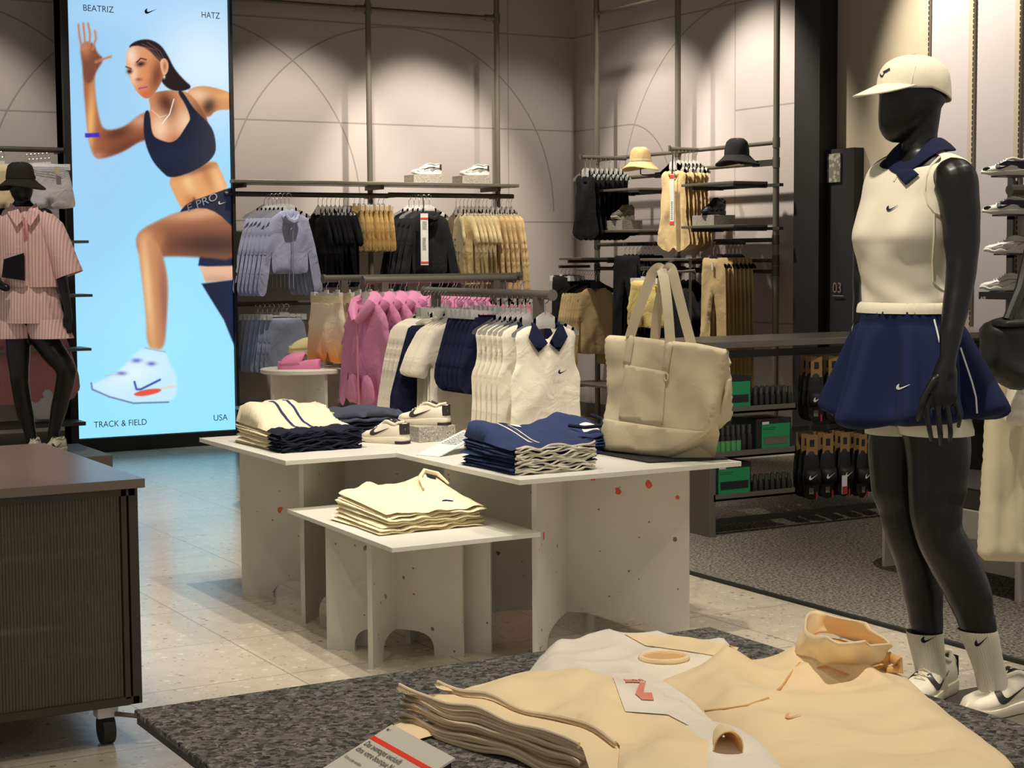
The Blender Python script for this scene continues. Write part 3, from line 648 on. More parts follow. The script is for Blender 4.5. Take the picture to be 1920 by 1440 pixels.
# ---------------- garments ----------------
def mirror(h): return h + [(-u, v) for u, v in reversed(h) if abs(u) > 1e-6]
OUT = {
 'tee': [(0, -.205), (.06, -.175), (.085, -.155), (.15, -.165), (.225, -.20), (.30, -.32), (.345, -.43), (.30, -.455), (.255, -.46), (.232, -.38), (.235, -.55), (.245, -.80), (.12, -.812), (0, -.808)],
 'long': [(0, -.20), (.05, -.17), (.08, -.15), (.16, -.165), (.235, -.21), (.285, -.40), (.325, -.62), (.345, -.80), (.335, -.86), (.275, -.86), (.262, -.68), (.225, -.44), (.225, -.55), (.225, -.74), (.12, -.755), (0, -.75)],
 'sleeveless': [(0, -.235), (.045, -.20), (.075, -.155), (.12, -.16), (.185, -.195), (.172, -.28), (.178, -.36), (.21, -.42), (.205, -.55), (.215, -.70), (.11, -.715), (0, -.71)],
 'shorts': [(0, -.10), (.10, -.10), (.175, -.10), (.185, -.15), (.215, -.28), (.245, -.45), (.24, -.50), (.12, -.515), (.02, -.505), (0, -.42)],
 'skirt': [(0, -.13), (.10, -.13), (.16, -.13), (.19, -.22), (.245, -.40), (.25, -.475), (.21, -.53), (.10, -.545), (0, -.54)],
 'pants': [(0, -.10), (.10, -.10), (.17, -.10), (.19, -.22), (.20, -.5), (.215, -1.0), (.07, -1.01), (.045, -.5), (0, -.34)],
 'leggings': [(0, -.10), (.10, -.10), (.15, -.10), (.175, -.25), (.155, -.6), (.125, -.98), (.04, -.98), (.03, -.5), (0, -.36)],
 'hoodie': [(0, -.16), (.05, -.13), (.10, -.115), (.155, -.15), (.25, -.22), (.31, -.42), (.36, -.66), (.375, -.80), (.33, -.86), (.285, -.80), (.25, -.60), (.24, -.68), (.225, -.80), (.12, -.83), (0, -.83)],
 'jacket': [(0, -.13), (.06, -.125), (.09, -.14), (.16, -.165), (.26, -.21), (.35, -.42), (.43, -.68), (.455, -.80), (.41, -.86), (.34, -.84), (.29, -.66), (.25, -.48), (.25, -.62), (.235, -.66), (.12, -.67), (0, -.67)],
 'romper': [(0, -.24), (.05, -.20), (.075, -.15), (.11, -.15), (.15, -.18), (.135, -.27), (.155, -.36), (.15, -.46), (.19, -.60), (.20, -.66), (.13, -.70), (.05, -.72), (0, -.68)],
}
def garment_mesh(kind, step=.032, T=.05, seed=1, amp=.014, fk=26, scale=1.0):
    ol = mirror(OUT[kind]); ol = [(u*scale, v*scale) for u, v in ol]
    ol = smooth_poly(resample(ol, .06), 1)
    rnd = random.Random(seed); ph = rnd.random()*6; ph2 = rnd.random()*6
    T = T*.38
    def ridge(x): return .5-abs(math.sin(x))**.8
    def fold(u, v, d):
        dep = min(1, max(0, (-v-.16)/.5)); side = min(1, abs(u)/.2)
        lean = u*fk*.62 + ph + 1.3*math.sin(v*3+ph2) + v*4*(1 if u > 0 else -1)*side
        return amp*(ridge(lean)*(.3+.9*dep) + .55*ridge(u*fk*1.27+ph2+v*6)*dep + .7*nz(u, v, seed+3, 6)) + .012*(1-side)*(1-dep)
    mb = MB(); M = frame((0, 0, 0), (1, 0, 0), (0, 0, 1))
    inflate(mb, ol, step, T, M, fold, lambda u, v, d: -.3*fold(u, v, d), edge=.014)
    return mb
def garment(name, kind, mat, label, cat, group=None, rn='body', **k):
    t = thing(name, label, cat, (0, 0, 0), 0, group)
    garment_mesh(kind, **k).build(rn, mat, t, smooth=1.2)
    return t
def hanger(label, clip=False, mat=None, big=False):
    t = thing('clothes_hanger', label, 'hanger', (0, 0, 0), 0)
    hk = [(0, 0, -.115), (0, 0, -.055)] + [(.02*math.sin(a), 0, -.013+.028*-math.cos(a)-.0) for a in [PI*.12*i for i in range(1, 13)]]
    MB().tube([(0, 0, -.12), (0, 0, -.045)] + [(.020*math.sin(a), 0, -.02-.022*math.cos(a)) for a in [i*PI/8 for i in range(0, 13)]], .0022, 6).build('hook', M_hook, t)
    m = MB()
    if clip:
        m.box(-.17, .17, -.006, .006, -.108, -.092); m.box(-.02, .02, -.005, .005, -.10, -.07)
        for s in (-1, 1):
            m.box(s*.15-.022, s*.15+.022, -.014, .014, -.135, -.085)
    else:
        ol = smooth_poly(mirror([(0, -.085), (.02, -.09), (.09, -.135), (.20, -.185), (.205, -.215), (.16, -.205), (.05, -.175), (0, -.17)]), 1)
        vs, fs, d = fill(ol, .03); M = frame((0, 0, 0), (1, 0, 0), (0, 0, 1))
        inflate(m, ol, .04, .012, M, edge=.01)
        if big: m.box(-.05, .05, -.005, .005, -.13, -.07)
    m.build('hanger_bar', mat or M_hanger, t)
    return t
PROTO_USED = {}
ORD = ['first', 'second', 'third', 'fourth', 'fifth', 'sixth', 'seventh', 'eighth', 'ninth', 'tenth', 'eleventh']
def row(garm, hang, pts, rz, first=None, rest=None, group=None, hlab=None, hgroup=None, jig=.05, scl=None):
    """hang copies of a garment (with its hanger) at pts; the first listed gets its own label"""
    rnd = random.Random(len(pts)*7+int(abs(pts[0][0])*100))
    for i, p in enumerate(pts):
        r = rz+rnd.uniform(-jig, jig)
        for kind, pr_ in (('g', garm), ('h', hang)):
            if pr_ is None: continue
            if id(pr_) not in PROTO_USED and pr_.name not in PROTO_USED:
                PROTO_USED[pr_.name] = 1; o = pr_; o.location = p; o.rotation_euler = (0, 0, r)
            else: o = dup(pr_, p, r)
            if kind == 'g' and scl: o.scale = scl
            if kind == 'g':
                o['label'] = (first if (i == 0 and first) else f'{rest}, {ORD[i]} from the front')
                if group: o['group'] = group
            else:
                o['label'] = f'{hlab}, {ORD[i]} from the front'; o['group'] = hgroup or ('hangers of the '+(group or 'garment'))
M_blk = fabric('black_cotton', (.010, .010, .012), var=.1, sheen=.05)
M_gold = fabric('golden_tan_satin', s2l(202, 172, 116), rough=.5, wr=.5)
M_crm = fabric('cream_cotton', s2l(222, 205, 164))
M_tan = fabric('tan_fleece', s2l(206, 180, 132))
M_pblue = fabric('pale_blue_nylon', s2l(172, 176, 204), rough=.42, wr=.8, ws=6, var=.08)
M_wht = fabric('offwhite_jersey', s2l(226, 218, 198))
M_navy = fabric('navy_jersey', s2l(22, 26, 56))
M_pink = fabric('orchid_pink_fleece', s2l(216, 140, 178))
M_rose = fabric('rose_cotton', s2l(214, 140, 150))
M_yel = fabric('butter_yellow_cotton', s2l(226, 204, 130))
M_lav = fabric('lilac_grey_nylon', s2l(150, 156, 178), rough=.5)
M_whs = fabric('white_satin_shorts', s2l(206, 202, 206), rough=.45, wr=.5)
M_hclear = M_hanger
H_top = hanger('clear plastic hanger'); H_clip = hanger('clip hanger', clip=True)
H_blk = hanger('black hanger', mat=M_black)
H_wht = hanger('white hanger', clip=True, mat=M_white); H_wt = hanger('white top hanger', mat=M_white, big=True)
def xs(p0, p1, n, y, z): 
    a = at(p0, 366, Y=y).x; b = at(p1, 366, Y=y).x
    return [(a+(b-a)*i/max(1, n-1), y, z) for i in range(n)]
G = garment('track_jacket', 'jacket', M_pblue, '', 'jacket', T=.07, amp=.02, step=.03, scale=.84)
MB().tube([(-.075, -.045, -.155), (-.05, -.06, -.185), (0, -.066, -.20), (.05, -.06, -.185), (.075, -.045, -.155)], .022, 8).build('collar', M_pblue, G)
m = MB(); m.tube([(0, -.062, -.20), (0, -.058, -.43), (0, -.055, -.66)], .005, 6); m.build('zip', M_lav, G)
row(G, H_top, [(5.58-.020*i, 13.45+.045*i, 2.145) for i in range(7)], math.radians(4), 'pale lilac-blue shiny jacket facing out, foremost beside the light box', 'pale lilac-blue shiny jacket hanging behind the foremost one', 'pale blue jackets on the back wall', 'clear hanger holding a pale lilac-blue jacket', jig=.03, scl=(.82, 1, 1.22))
G = garment('t_shirt', 'tee', M_blk, '', 't-shirt', T=.05)
row(G, H_top, xs(596, 652, 8, 13.72, 2.145), -PI/2, 'black t-shirt hanging nearest the pale blue jackets, first in its row', 'black t-shirt in the row between blue jackets and golden shorts', 'black t-shirts on the back wall', 'hanger above a black t-shirt on the back wall')
G = garment('shorts', 'shorts', M_gold, '', 'shorts', T=.07, amp=.02, fk=34, scale=.98)
MB().rings([[Vector((.178*math.cos(a), .03*math.sin(a), z)) for a in [2*PI*k/28 for k in range(28)]] for z in (-.10, -.14)], cap=False).build('waistband', M_gold, G)
row(G, H_clip, xs(664, 718, 7, 13.72, 2.145), -PI/2, 'shiny golden tan shorts nearest the black t-shirts', 'shiny golden tan shorts in the row left of the black jacket', 'golden shorts on the back wall', 'clip hanger above golden tan shorts')
G = garment('track_jacket', 'jacket', M_blk, '', 'jacket', T=.07, amp=.015, scale=.92)
MB().tube([(-.08, -.045, -.15), (-.05, -.06, -.18), (0, -.066, -.19), (.05, -.06, -.18), (.08, -.045, -.15)], .024, 8).build('collar', M_blk, G)
row(G, H_top, [(6.94-.026*i, 13.48+.05*i, 2.15) for i in range(5)], math.radians(2), 'black jacket facing out with a white info strip on its front', 'black jacket mostly hidden behind the foremost black jacket', 'black jackets on the back wall', 'hanger holding a black jacket', jig=.02, scl=(.78, 1, 1.15))
G = garment('t_shirt', 'tee', M_crm, '', 't-shirt', T=.05)
g1 = dup(G, (at(855, 366, Y=13.72).x, 13.72, 2.15), -PI/2-.25, 'cream t-shirt facing out with tall dark outlined letters, first of the cream row'); 
text_mesh('chest_print', 'IKE', .19, g1.matrix_world @ Matrix.Identity(4) if False else Matrix.Identity(4), simple('grey_outline_print', s2l(110, 104, 92), .7), None, sx=.7).parent = g1
tp = g1.children[-1]; tp.matrix_local = frame((.01, -.052, -.52), (1, 0, 0), (0, 0, 1))
h1 = dup(H_top, g1.location, -PI/2-.25, 'hanger of the lettered cream t-shirt')
row(G, H_top, xs(862, 905, 7, 13.72, 2.15), -PI/2, 'cream t-shirt directly behind the lettered one', 'cream t-shirt in the row left of the tan jackets', 'cream t-shirts on the back wall', 'hanger above a cream t-shirt on the back wall')
G = garment('fleece_jacket', 'long', M_tan, '', 'jacket', T=.07, amp=.016, scale=1.05)
row(G, H_top, xs(912, 958, 6, 13.72, 2.15), -PI/2, 'tan fleece top nearest the cream t-shirts on the back wall', 'tan fleece top at the corner end of the back wall rail', 'tan fleece tops on the back wall', 'hanger above a tan fleece top on the back wall')
# price strip on the black jacket
a = at(797, 400, Y=13.38)
st = thing('price_strip', 'tall narrow white info strip with red bands hanging on the black jacket', 'sign', (a.x, 13.4, a.z))
zb = at(797, 497, Y=13.38).z
MB().box(a.x-.037, a.x+.037, 13.395, 13.402, zb, a.z).build('card', M_white, st, world=True, smooth=0)
MB().tube([(a.x, 13.40, a.z-.01), (a.x, 13.42, 2.14), (a.x, 13.72, 2.155)], .005, 6).build('strip_holder', M_black, st, world=True)
m = MB()
for f in (.08, .93): zz = a.z-(a.z-zb)*f; m.box(a.x-.036, a.x+.036, 13.392, 13.395, zz-.014, zz)
m.build('red_band', M_red, st, world=True, smooth=0)
def textlines(par, M, w_, rows, lh, seed=1, th=.35, name='small_print'):
    "rows of tiny dashes standing for illegible small print"
    r = random.Random(seed); m = MB()
    for i in range(rows):
        x = 0
        while x < w_*.9:
            l = min(w_-x, r.uniform(.06, .22)*w_); m.add([M @ V(x, -i*lh, 0), M @ V(x+l, -i*lh, 0), M @ V(x+l, -i*lh+lh*th, 0), M @ V(x, -i*lh+lh*th, 0)], [(0, 1, 2, 3)]); x += l+w_*.04
    return m.build(name, M_ink, par, world=True, smooth=0)
textlines(st, frame((a.x-.022, 13.393, a.z-.075), (1, 0, 0), (0, 0, 1)), .044, 7, .011)
textlines(st, frame((a.x-.022, 13.393, a.z-.22), (1, 0, 0), (0, 0, 1)), .035, 9, .013, 3)
# left of the light box
G = garment('shorts', 'shorts', M_whs, '', 'shorts', T=.08, amp=.018, fk=22, scale=.86)
m = MB()
for z in (-.115, -.13, -.145): m.rings([[Vector((.172*math.cos(a), .045*math.sin(a), z+dz)) for a in [2*PI*k/28 for k in range(28)]] for dz in (0, -.005)], cap=False)
m.build('waist_stripe', M_lav, G); MB().box(.04, .075, -.055, -.05, -.17, -.11).build('kraft_tag', simple('kraft_tag', s2l(206, 184, 146), .7), G)
row(G, H_wht, [(3.55-.02*i, 13.5+.045*i, 2.44) for i in range(6)], math.radians(2), 'white satin shorts facing out between the bucket hat and the light box', 'white satin shorts behind the foremost pair left of the light box', 'white shorts left of the light box', 'white clip hanger of white satin shorts', jig=.03)
G = garment('shorts', 'shorts', M_crm, '', 'shorts', T=.08, amp=.018, fk=22, scale=.95)
row(G, H_wht, [(3.19-.03*i, 13.5+.045*i, 2.44) for i in range(4)], math.radians(2), 'cream shorts cut by the left edge of the photo, above the pink shirt', 'cream shorts behind the foremost cream pair at the left edge', 'cream shorts at the left edge', 'white clip hanger of cream shorts')
G = garment('shorts', 'shorts', M_lav, '', 'shorts', T=.07, amp=.018, fk=30, scale=.98)
row(G, H_clip, [(at(536, 600, Y=13.5).x-.028*i, 13.48+.04*i, 1.2) for i in range(7)], math.radians(-6), 'pale grey-blue shorts facing out low on the back wall, behind the slides', 'pale grey-blue shorts behind the foremost low pair', 'pale blue shorts low on the back wall', 'clip hanger of low pale blue shorts', scl=(.85, 1, 1.18))
o = G; 
G = garment('skirt', 'skirt', fabric('pink_pinstripe_hanging', s2l(196, 132, 132)), '', 'skirt', T=.1, scale=1.5, amp=.02)
row(G, H_wht, [(3.05+.16*i, 13.45, at(60, 600, Y=13.45).z+.15) for i in range(3)], 0, 'pink cotton skirt hanging behind the left mannequin legs, leftmost', 'pink cotton skirt hanging behind the left mannequin legs', 'pink skirts behind the left mannequin', 'white hanger of a pink skirt', jig=.0)
a = at(85, 795, Y=13.5)
t = thing('storage_bag', 'pale lilac-white drawstring bag standing low behind the left mannequin legs', 'bag', (a.x, 13.5, 0))
inf = MB(); inflate(inf, smooth_poly([(-.15, 0), (.15, 0), (.155, .24), (.12, .28), (-.12, .28), (-.155, .24)], 1), .03, .12, frame((a.x, 13.5, a.z+.02), (1, 0, 0), (0, 0, 1)), lambda u, v, d: .01*math.sin(u*30+v*4)); inf.build('bag_body', M_whs, t, world=True)
MB().box(a.x-.5, a.x+.3, 13.4, 13.8, a.z-.02, a.z+.01).build('base_board', M_dark, t, world=True)
# right wall
def ys(p0, p1, n, x, z, py=300):
    a = at(p0, py, X=x).y; b = at(p1, py, X=x).y
    return [(x, a+(b-a)*i/max(1, n-1), z) for i in range(n)]
def arm(y, x0, z, lab):
    m = MB(); m.tube([(x0, y, z), (8.70, y, z)], .02, 10); m.tube([(x0-.01, y, z-.02), (x0-.01, y, z+.03)], .012, 8)
    return tag(m.build('faceout_arm', M_pipe), lab, 'rail', 'arms reaching out from the right wall')
arm(12.95, 8.22, 2.485, 'grey arm reaching out of the right wall with the black bodysuits'); arm(11.85, 8.42, 2.50, 'grey arm reaching out of the right wall with the tan rompers')
G = garment('bodysuit', 'romper', M_blk, '', 'bodysuit', T=.06, scale=1.05)
row(G, H_top, [(8.26+.052*i, 12.95, 2.485) for i in range(8)], -PI/2, 'black sleeveless bodysuit at the front of its arm, nearest the corner', 'black sleeveless bodysuit further back on the same arm', 'black bodysuits on the right wall', 'clear hanger of a black bodysuit')
G = garment('romper', 'romper', M_tan, '', 'romper', T=.06, scale=1.22, amp=.02)
row(G, H_top, [(8.45+.04*i, 11.85, 2.50) for i in range(7)], -PI/2, 'tan sleeveless romper at the front of its arm, wearing the info strip', 'tan sleeveless romper behind the one with the info strip', 'tan rompers on the right wall', 'clear hanger of a tan romper')
a = at(1259, 326, X=8.36); zb = at(1257, 423, X=8.36).z
st = thing('price_strip', 'tall narrow white info strip with red ends hanging on the tan romper', 'sign', (8.37, a.y, a.z))
MB().box(8.365, 8.37, a.y-.03, a.y+.03, zb, a.z).build('card', M_white, st, world=True, smooth=0)
m = MB()
for f in (.05, .95): zz = a.z-(a.z-zb)*f; m.box(8.362, 8.365, a.y-.029, a.y+.029, zz-.014, zz+.014)
m.build('red_band', M_red, st, world=True, smooth=0); textlines(st, frame((8.3635, a.y+.01, a.z-.24), (0, -1, 0), (0, 0, 1)), .02, 10, .016)
MB().tube([(8.367, a.y, a.z), (8.375, a.y, 2.44), (8.43, 11.85, 2.50)], .006, 6).build('strip_holder', M_black, st, world=True)
def armrow(px, py, n, dx, x=8.38, dark=True, lab=''):
    a = at(px, py, X=x)
    tag(MB().tube([(x-.02, a.y, a.z), (8.70, a.y, a.z)], .014, 10).build('faceout_arm', M_dark), lab, 'rail', 'arms reaching out from the right wall')
    return [(x+dx*i, a.y, a.z) for i in range(n)]
G = garment('trousers', 'pants', M_tan, '', 'trousers', T=.06, amp=.02, fk=30, scale=1.08)
MB().box(.02, .05, -.035, -.03, -.20, -.14).build('paper_tag', M_white, G)
row(G, H_blk, armrow(1338, 456, 8, .04, lab='dark arm above the tan trousers'), -PI/2, 'tan wide trousers facing out with a white tag, left end of the trouser row', 'tan wide trousers in the row before the black column', 'tan trousers on the right wall', 'black hanger above tan trousers', scl=(.8, 1, 1.1))
G = garment('leggings', 'pants', M_blk, '', 'leggings', T=.05, scale=1.0)
row(G, H_blk, armrow(1172, 458, 8, .042, lab='dark arm above the black leggings'), -PI/2, 'black leggings nearest the tan long-sleeved tops', 'black leggings hanging between the tan tops and the tote straps', 'black leggings on the right wall', 'black hanger above black leggings')
G = garment('sweatshirt', 'long', M_tan, '', 'sweatshirt', T=.08, amp=.014, scale=.92)
row(G, H_blk, [(8.50, at(1118, 508, X=8.5).y+.045*i, 1.46) for i in range(8)], -.35, 'tan long-sleeved top facing out beside the white polo row', 'tan long-sleeved top behind the foremost one near the corner', 'tan tops near the corner', 'black hanger of a tan long-sleeved top', scl=(.72, 1, 1.12))
G = garment('trousers', 'pants', M_blk, '', 'trousers', T=.05, scale=.8)
row(G, H_wht, armrow(1052, 500, 4, .045, lab='dark arm above the black trousers at the corner'), -PI/2, 'black trousers at the corner, left of the tan long-sleeved tops', 'black trousers behind the foremost pair at the corner', 'black trousers at the corner', 'white clip hanger of black trousers')
G = garment('shorts', 'shorts', M_yel, '', 'shorts', T=.07, amp=.02, fk=34, scale=1.0)
row(G, H_wht, armrow(1205, 503, 4, .04, x=8.25, lab='dark arm above the pale golden shorts'), -PI/2, 'pale golden shorts seen between the tote straps', 'pale golden shorts behind the tote straps', 'golden shorts behind the tote', 'white clip hanger of golden shorts')
G = garment('sweatshirt', 'tee', M_blk, '', 'sweatshirt', T=.08, scale=.95)
row(G, H_blk, armrow(1262, 505, 5, .055, lab='dark arm above the black tops right of the tote straps'), -PI/2, 'black top directly right of the tote straps', 'black top between the tote straps and the tan trousers', 'black tops behind the tote', 'black hanger of a black top')
# ---------------- free-standing garment racks ----------------
def rack(name, p0, p1, zr, lab, feet=.35):
    p0 = V(*p0); p1 = V(*p1); d = (p1-p0).normalized(); n = V(-d.y, d.x, 0)
    t = thing(name, lab, 'garment rack', ((p0.x+p1.x)/2, (p0.y+p1.y)/2, 0))
    MB().tube([p0+V(0, 0, zr), p1+V(0, 0, zr)], .024, 14).build('rail_bar', M_pipe, t, world=True)
    for q, s in ((p0, -1), (p1, 1)): MB().tube([q+V(0, 0, zr)-d*.005*s, q+V(0, 0, zr)+d*.012*s], .029, 14).build('end_cap', M_pipe, t, world=True)
    for q in (p0+d*.13, p1-d*.13):
        m = MB(); m.box(-.022, .022, -.022, .022, .05, zr-.01, Matrix.Translation(q)); m.build('post', M_pipe, t, world=True)
        f = MB(); f.tube([q-n*feet+V(0, 0, .03), q+n*feet+V(0, 0, .03)], .022, 8); f.build('foot_bar', M_dark, t, world=True)
    MB().tube([p0+d*.13+V(0, 0, .12), p1-d*.13+V(0, 0, .12)], .018, 8).build('lower_bar', M_dark, t, world=True)
    return t
YA, YC, ZR = 9.75, 9.25, 1.475
rx = lambda p, Y: at(p, 522, Y=Y).x
rack('garment_rack', (rx(608, YA), YA, 0), (rx(972, YA), YA, 0), at(700, 521.5, Y=YA).z-.0, 'grey garment rack furthest back, carrying the ombre shorts', .2)
rack('garment_rack', (rx(683, YC), YC, 0), (rx(962, YC), YC, 0), at(760, 525, Y=YC).z, 'grey garment rack in the middle, carrying the pink hoodies', .2)
rack('garment_rack', (4.45, 7.30, 0), (4.45, 8.70, 0), 1.40, 'grey garment rack right behind the white stepped table, with the white tops', .3)
za = at(700, 521.5, Y=YA).z; zc_ = at(760, 525, Y=YC).z
def ombre():
    m = fabric('ombre_cream_to_orange', s2l(226, 196, 160)); nt = m.node_tree; b = nt.nodes['Principled BSDF']
    tc = [n for n in nt.nodes if n.type == 'TEX_COORD'][0]
    s = nd(nt, 'ShaderNodeSeparateXYZ'); nt.links.new(tc.outputs['Object'], s.inputs[0])
    r = nd(nt, 'ShaderNodeMapRange'); r.inputs['From Min'].default_value = -.27; r.inputs['From Max'].default_value = -.50; nt.links.new(s.outputs[2], r.inputs['Value'])
    mx = nd(nt, 'ShaderNodeMix', data_type='RGBA'); mx.inputs['A'].default_value = c4(s2l(246, 228, 200)); mx.inputs['B'].default_value = c4(s2l(236, 158, 84))
    nt.links.new(r.outputs[0], mx.inputs['Factor']); nt.links.new(mx.outputs['Result'], b.inputs['Base Color']); return m
G = garment('shorts', 'shorts', ombre(), '', 'shorts', T=.07, amp=.022, fk=26, scale=1.03)
MB().rings([[Vector((.186*math.cos(a), .04*math.sin(a), z)) for a in [2*PI*k/28 for k in range(28)]] for z in (-.105, -.15)], cap=False).build('waistband', M_crm, G)
row(G, H_wht, [(rx(612, YA)+.075*i, YA, za) for i in range(7)], -PI/2+.12, 'cream to orange ombre shorts facing out, first beside the slides', 'cream to orange ombre shorts left of the pink hoodies', 'ombre shorts on the far rack', 'white clip hanger of ombre shorts')
def hoodie():
    t = garment('hoodie', 'hoodie', M_pink, '', 'hoodie', T=.09, amp=.016, step=.03, scale=.92)
    m = MB()
    m.tube([(-.02, -.075, -.245), (-.07, -.055, -.19), (-.095, -.02, -.14), (-.06, .03, -.115), (0, .05, -.11), (.06, .03, -.115), (.095, -.02, -.14), (.07, -.055, -.19), (.02, -.075, -.245)], [.02, .034, .04, .045, .05, .045, .04, .034, .02], 10)
    m.build('hood', M_pink, t)
    MB().tube([(0, -.062, -.22), (0, -.066, -.50), (0, -.058, -.76)], .006, 6).build('zip', M_rose, t)
    for s in (-1, 1):
        p = MB(); inflate(p, smooth_poly([(s*.02, -.58), (s*.11, -.56), (s*.17, -.64), (s*.17, -.74), (s*.02, -.74)], 1), .03, .02, frame((0, -.052, 0), (1, 0, 0), (0, 0, 1)))
        p.build('pocket', M_pink, t)
    return t
row(hoodie(), H_wt, [(rx(686, YC), YC, zc_)]+[(rx(686, YC)+.10+.082*i, YC, zc_) for i in range(9)], -PI/2+.1, 'orchid pink zip hoodie facing out at the front of the rack beside the round table', 'orchid pink hoodie in the row behind the foremost one', 'pink hoodies on the middle rack', 'white hanger of a pink hoodie')
G = garment('t_shirt', 'sleeveless', M_yel, '', 'top', T=.05)
row(G, H_top, [(rx(822, YC)+.06*i, YC, zc_) for i in range(6)], -PI/2, 'butter yellow top seen above the white garments, leftmost', 'butter yellow top seen between the hangers of the near rack', 'yellow tops on the middle rack', 'clear hanger of a butter yellow top')
G = garment('t_shirt', 'tee', M_rose, '', 't-shirt', T=.05)
row(G, H_top, [(rx(880, YC)+.062*i, YC, zc_) for i in range(7)], -PI/2, 'rose pink t-shirt seen above the white garments, next to the yellow tops', 'rose pink t-shirt seen between the hangers of the near rack', 'rose t-shirts on the middle rack', 'clear hanger of a rose pink t-shirt')
# jogger legs under the hoodies
G = garment('trousers', 'pants', M_rose, '', 'trousers', T=.09, scale=.8)
row(G, H_wht, [(rx(676, YA)+.28, YA-.0, za-.32+.3) for i in range(1)], -PI/2, 'rose pink sweatpants hanging below the first pink hoodie', 'rose pink sweatpants hanging below the first pink hoodie', None, 'white clip hanger of rose sweatpants')
# near rack, rail along Y at X = 4.45
X4, Z4 = 4.45, 1.40
def polo():
    t = garment('sleeveless_polo', 'sleeveless', M_wht, '', 'polo shirt', T=.06, amp=.012, step=.022, scale=1.0)
    for s in (-1, 1):
        m = MB(); ol = [(s*.004, -.245), (s*.062, -.292), (s*.118, -.215), (s*.092, -.152), (s*.07, -.148), (s*.035, -.20)]
        inflate(m, ol, .02, .008, frame((0, -.030, 0), (1, 0, 0), (0, 0, 1)), sheet=lambda u, v: -.12*max(0, v+.25), edge=.006); m.build('collar', M_navy, t)
    m = MB(); m.tube([(-.085, .0, -.155), (-.05, .02, -.15), (0, .025, -.15), (.05, .02, -.15), (.085, 0, -.155)], .016, 8); m.build('collar_stand', M_navy, t)
    return t
P0 = polo()
swoosh(frame((.045, -.046, -.405), (1, 0, 0), (0, 0, 1)), .062).build('emblem', M_navy, P0, smooth=0)
ypol = [7.36, 7.50, 7.555, 7.61, 7.665, 7.72, 7.775]
row(P0, H_top, [(X4, y, Z4) for y in ypol], 0, 'white sleeveless polo with navy collar facing out, at the near end of the rack', 'white sleeveless polo with navy collar behind the foremost one', 'white polos on the near rack', 'clear hanger of a white sleeveless polo', jig=.02)
G = garment('skirt', 'skirt', M_navy, '', 'skirt', T=.08, amp=.02, fk=30, step=.025, scale=1.0)
MB().rings([[Vector((.162*math.cos(a), .035*math.sin(a), z)) for a in [2*PI*k/28 for k in range(28)]] for z in (-.125, -.165)], cap=False).build('waistband', M_navy, G)
row(G, H_clip, [(X4, 7.86+.052*i, Z4) for i in range(6)], 0, 'navy bubble-hem skirt nearest the white polos', 'navy bubble-hem skirt between the white polos and white t-shirts', 'navy skirts on the near rack', 'clear clip hanger of a navy skirt', jig=.03)
G = garment('t_shirt', 'tee', M_wht, '', 't-shirt', T=.06, amp=.014, step=.025, scale=1.02)
row(G, H_top, [(X4, 8.19+.04*i, Z4) for i in range(5)], 0, 'white t-shirt nearest the navy skirts on the near rack', 'white t-shirt between the navy skirts and the long-sleeved row', 'white t-shirts on the near rack', 'clear hanger of a white t-shirt', jig=.03)
G = garment('long_skirt', 'skirt', M_navy, '', 'skirt', T=.06, step=.03, scale=1.42)
row(G, H_clip, [(X4-.02, 8.40+.035*i, Z4) for i in range(2)], 0, 'flared navy skirt showing between the white sleeves above the slate pile', 'flared navy skirt mostly hidden behind the other flared one', 'flared navy skirts on the near rack', 'clear clip hanger of a flared navy skirt', jig=.02)
G = garment('track_jacket', 'long', M_wht, '', 'jacket', T=.07, amp=.014, step=.025, scale=.98)
MB().tube([(-.07, -.03, -.15), (-.04, -.045, -.17), (0, -.05, -.18), (.04, -.045, -.17), (.07, -.03, -.15)], .018, 8).build('collar', M_wht, G)
for s in (-1, 1): MB().tube([(s*.345, 0, -.79), (s*.35, 0, -.845)], .034, 10).build('cuff', M_navy, G)
row(G, H_top, [(X4-.02, 8.47+.045*i, Z4) for i in range(5)], 0, 'white long-sleeved jacket closest to the white t-shirts', 'white long-sleeved jacket at the pink hoodie end of the near rack', 'white jackets on the near rack', 'clear hanger of a white long-sleeved jacket', jig=.03)
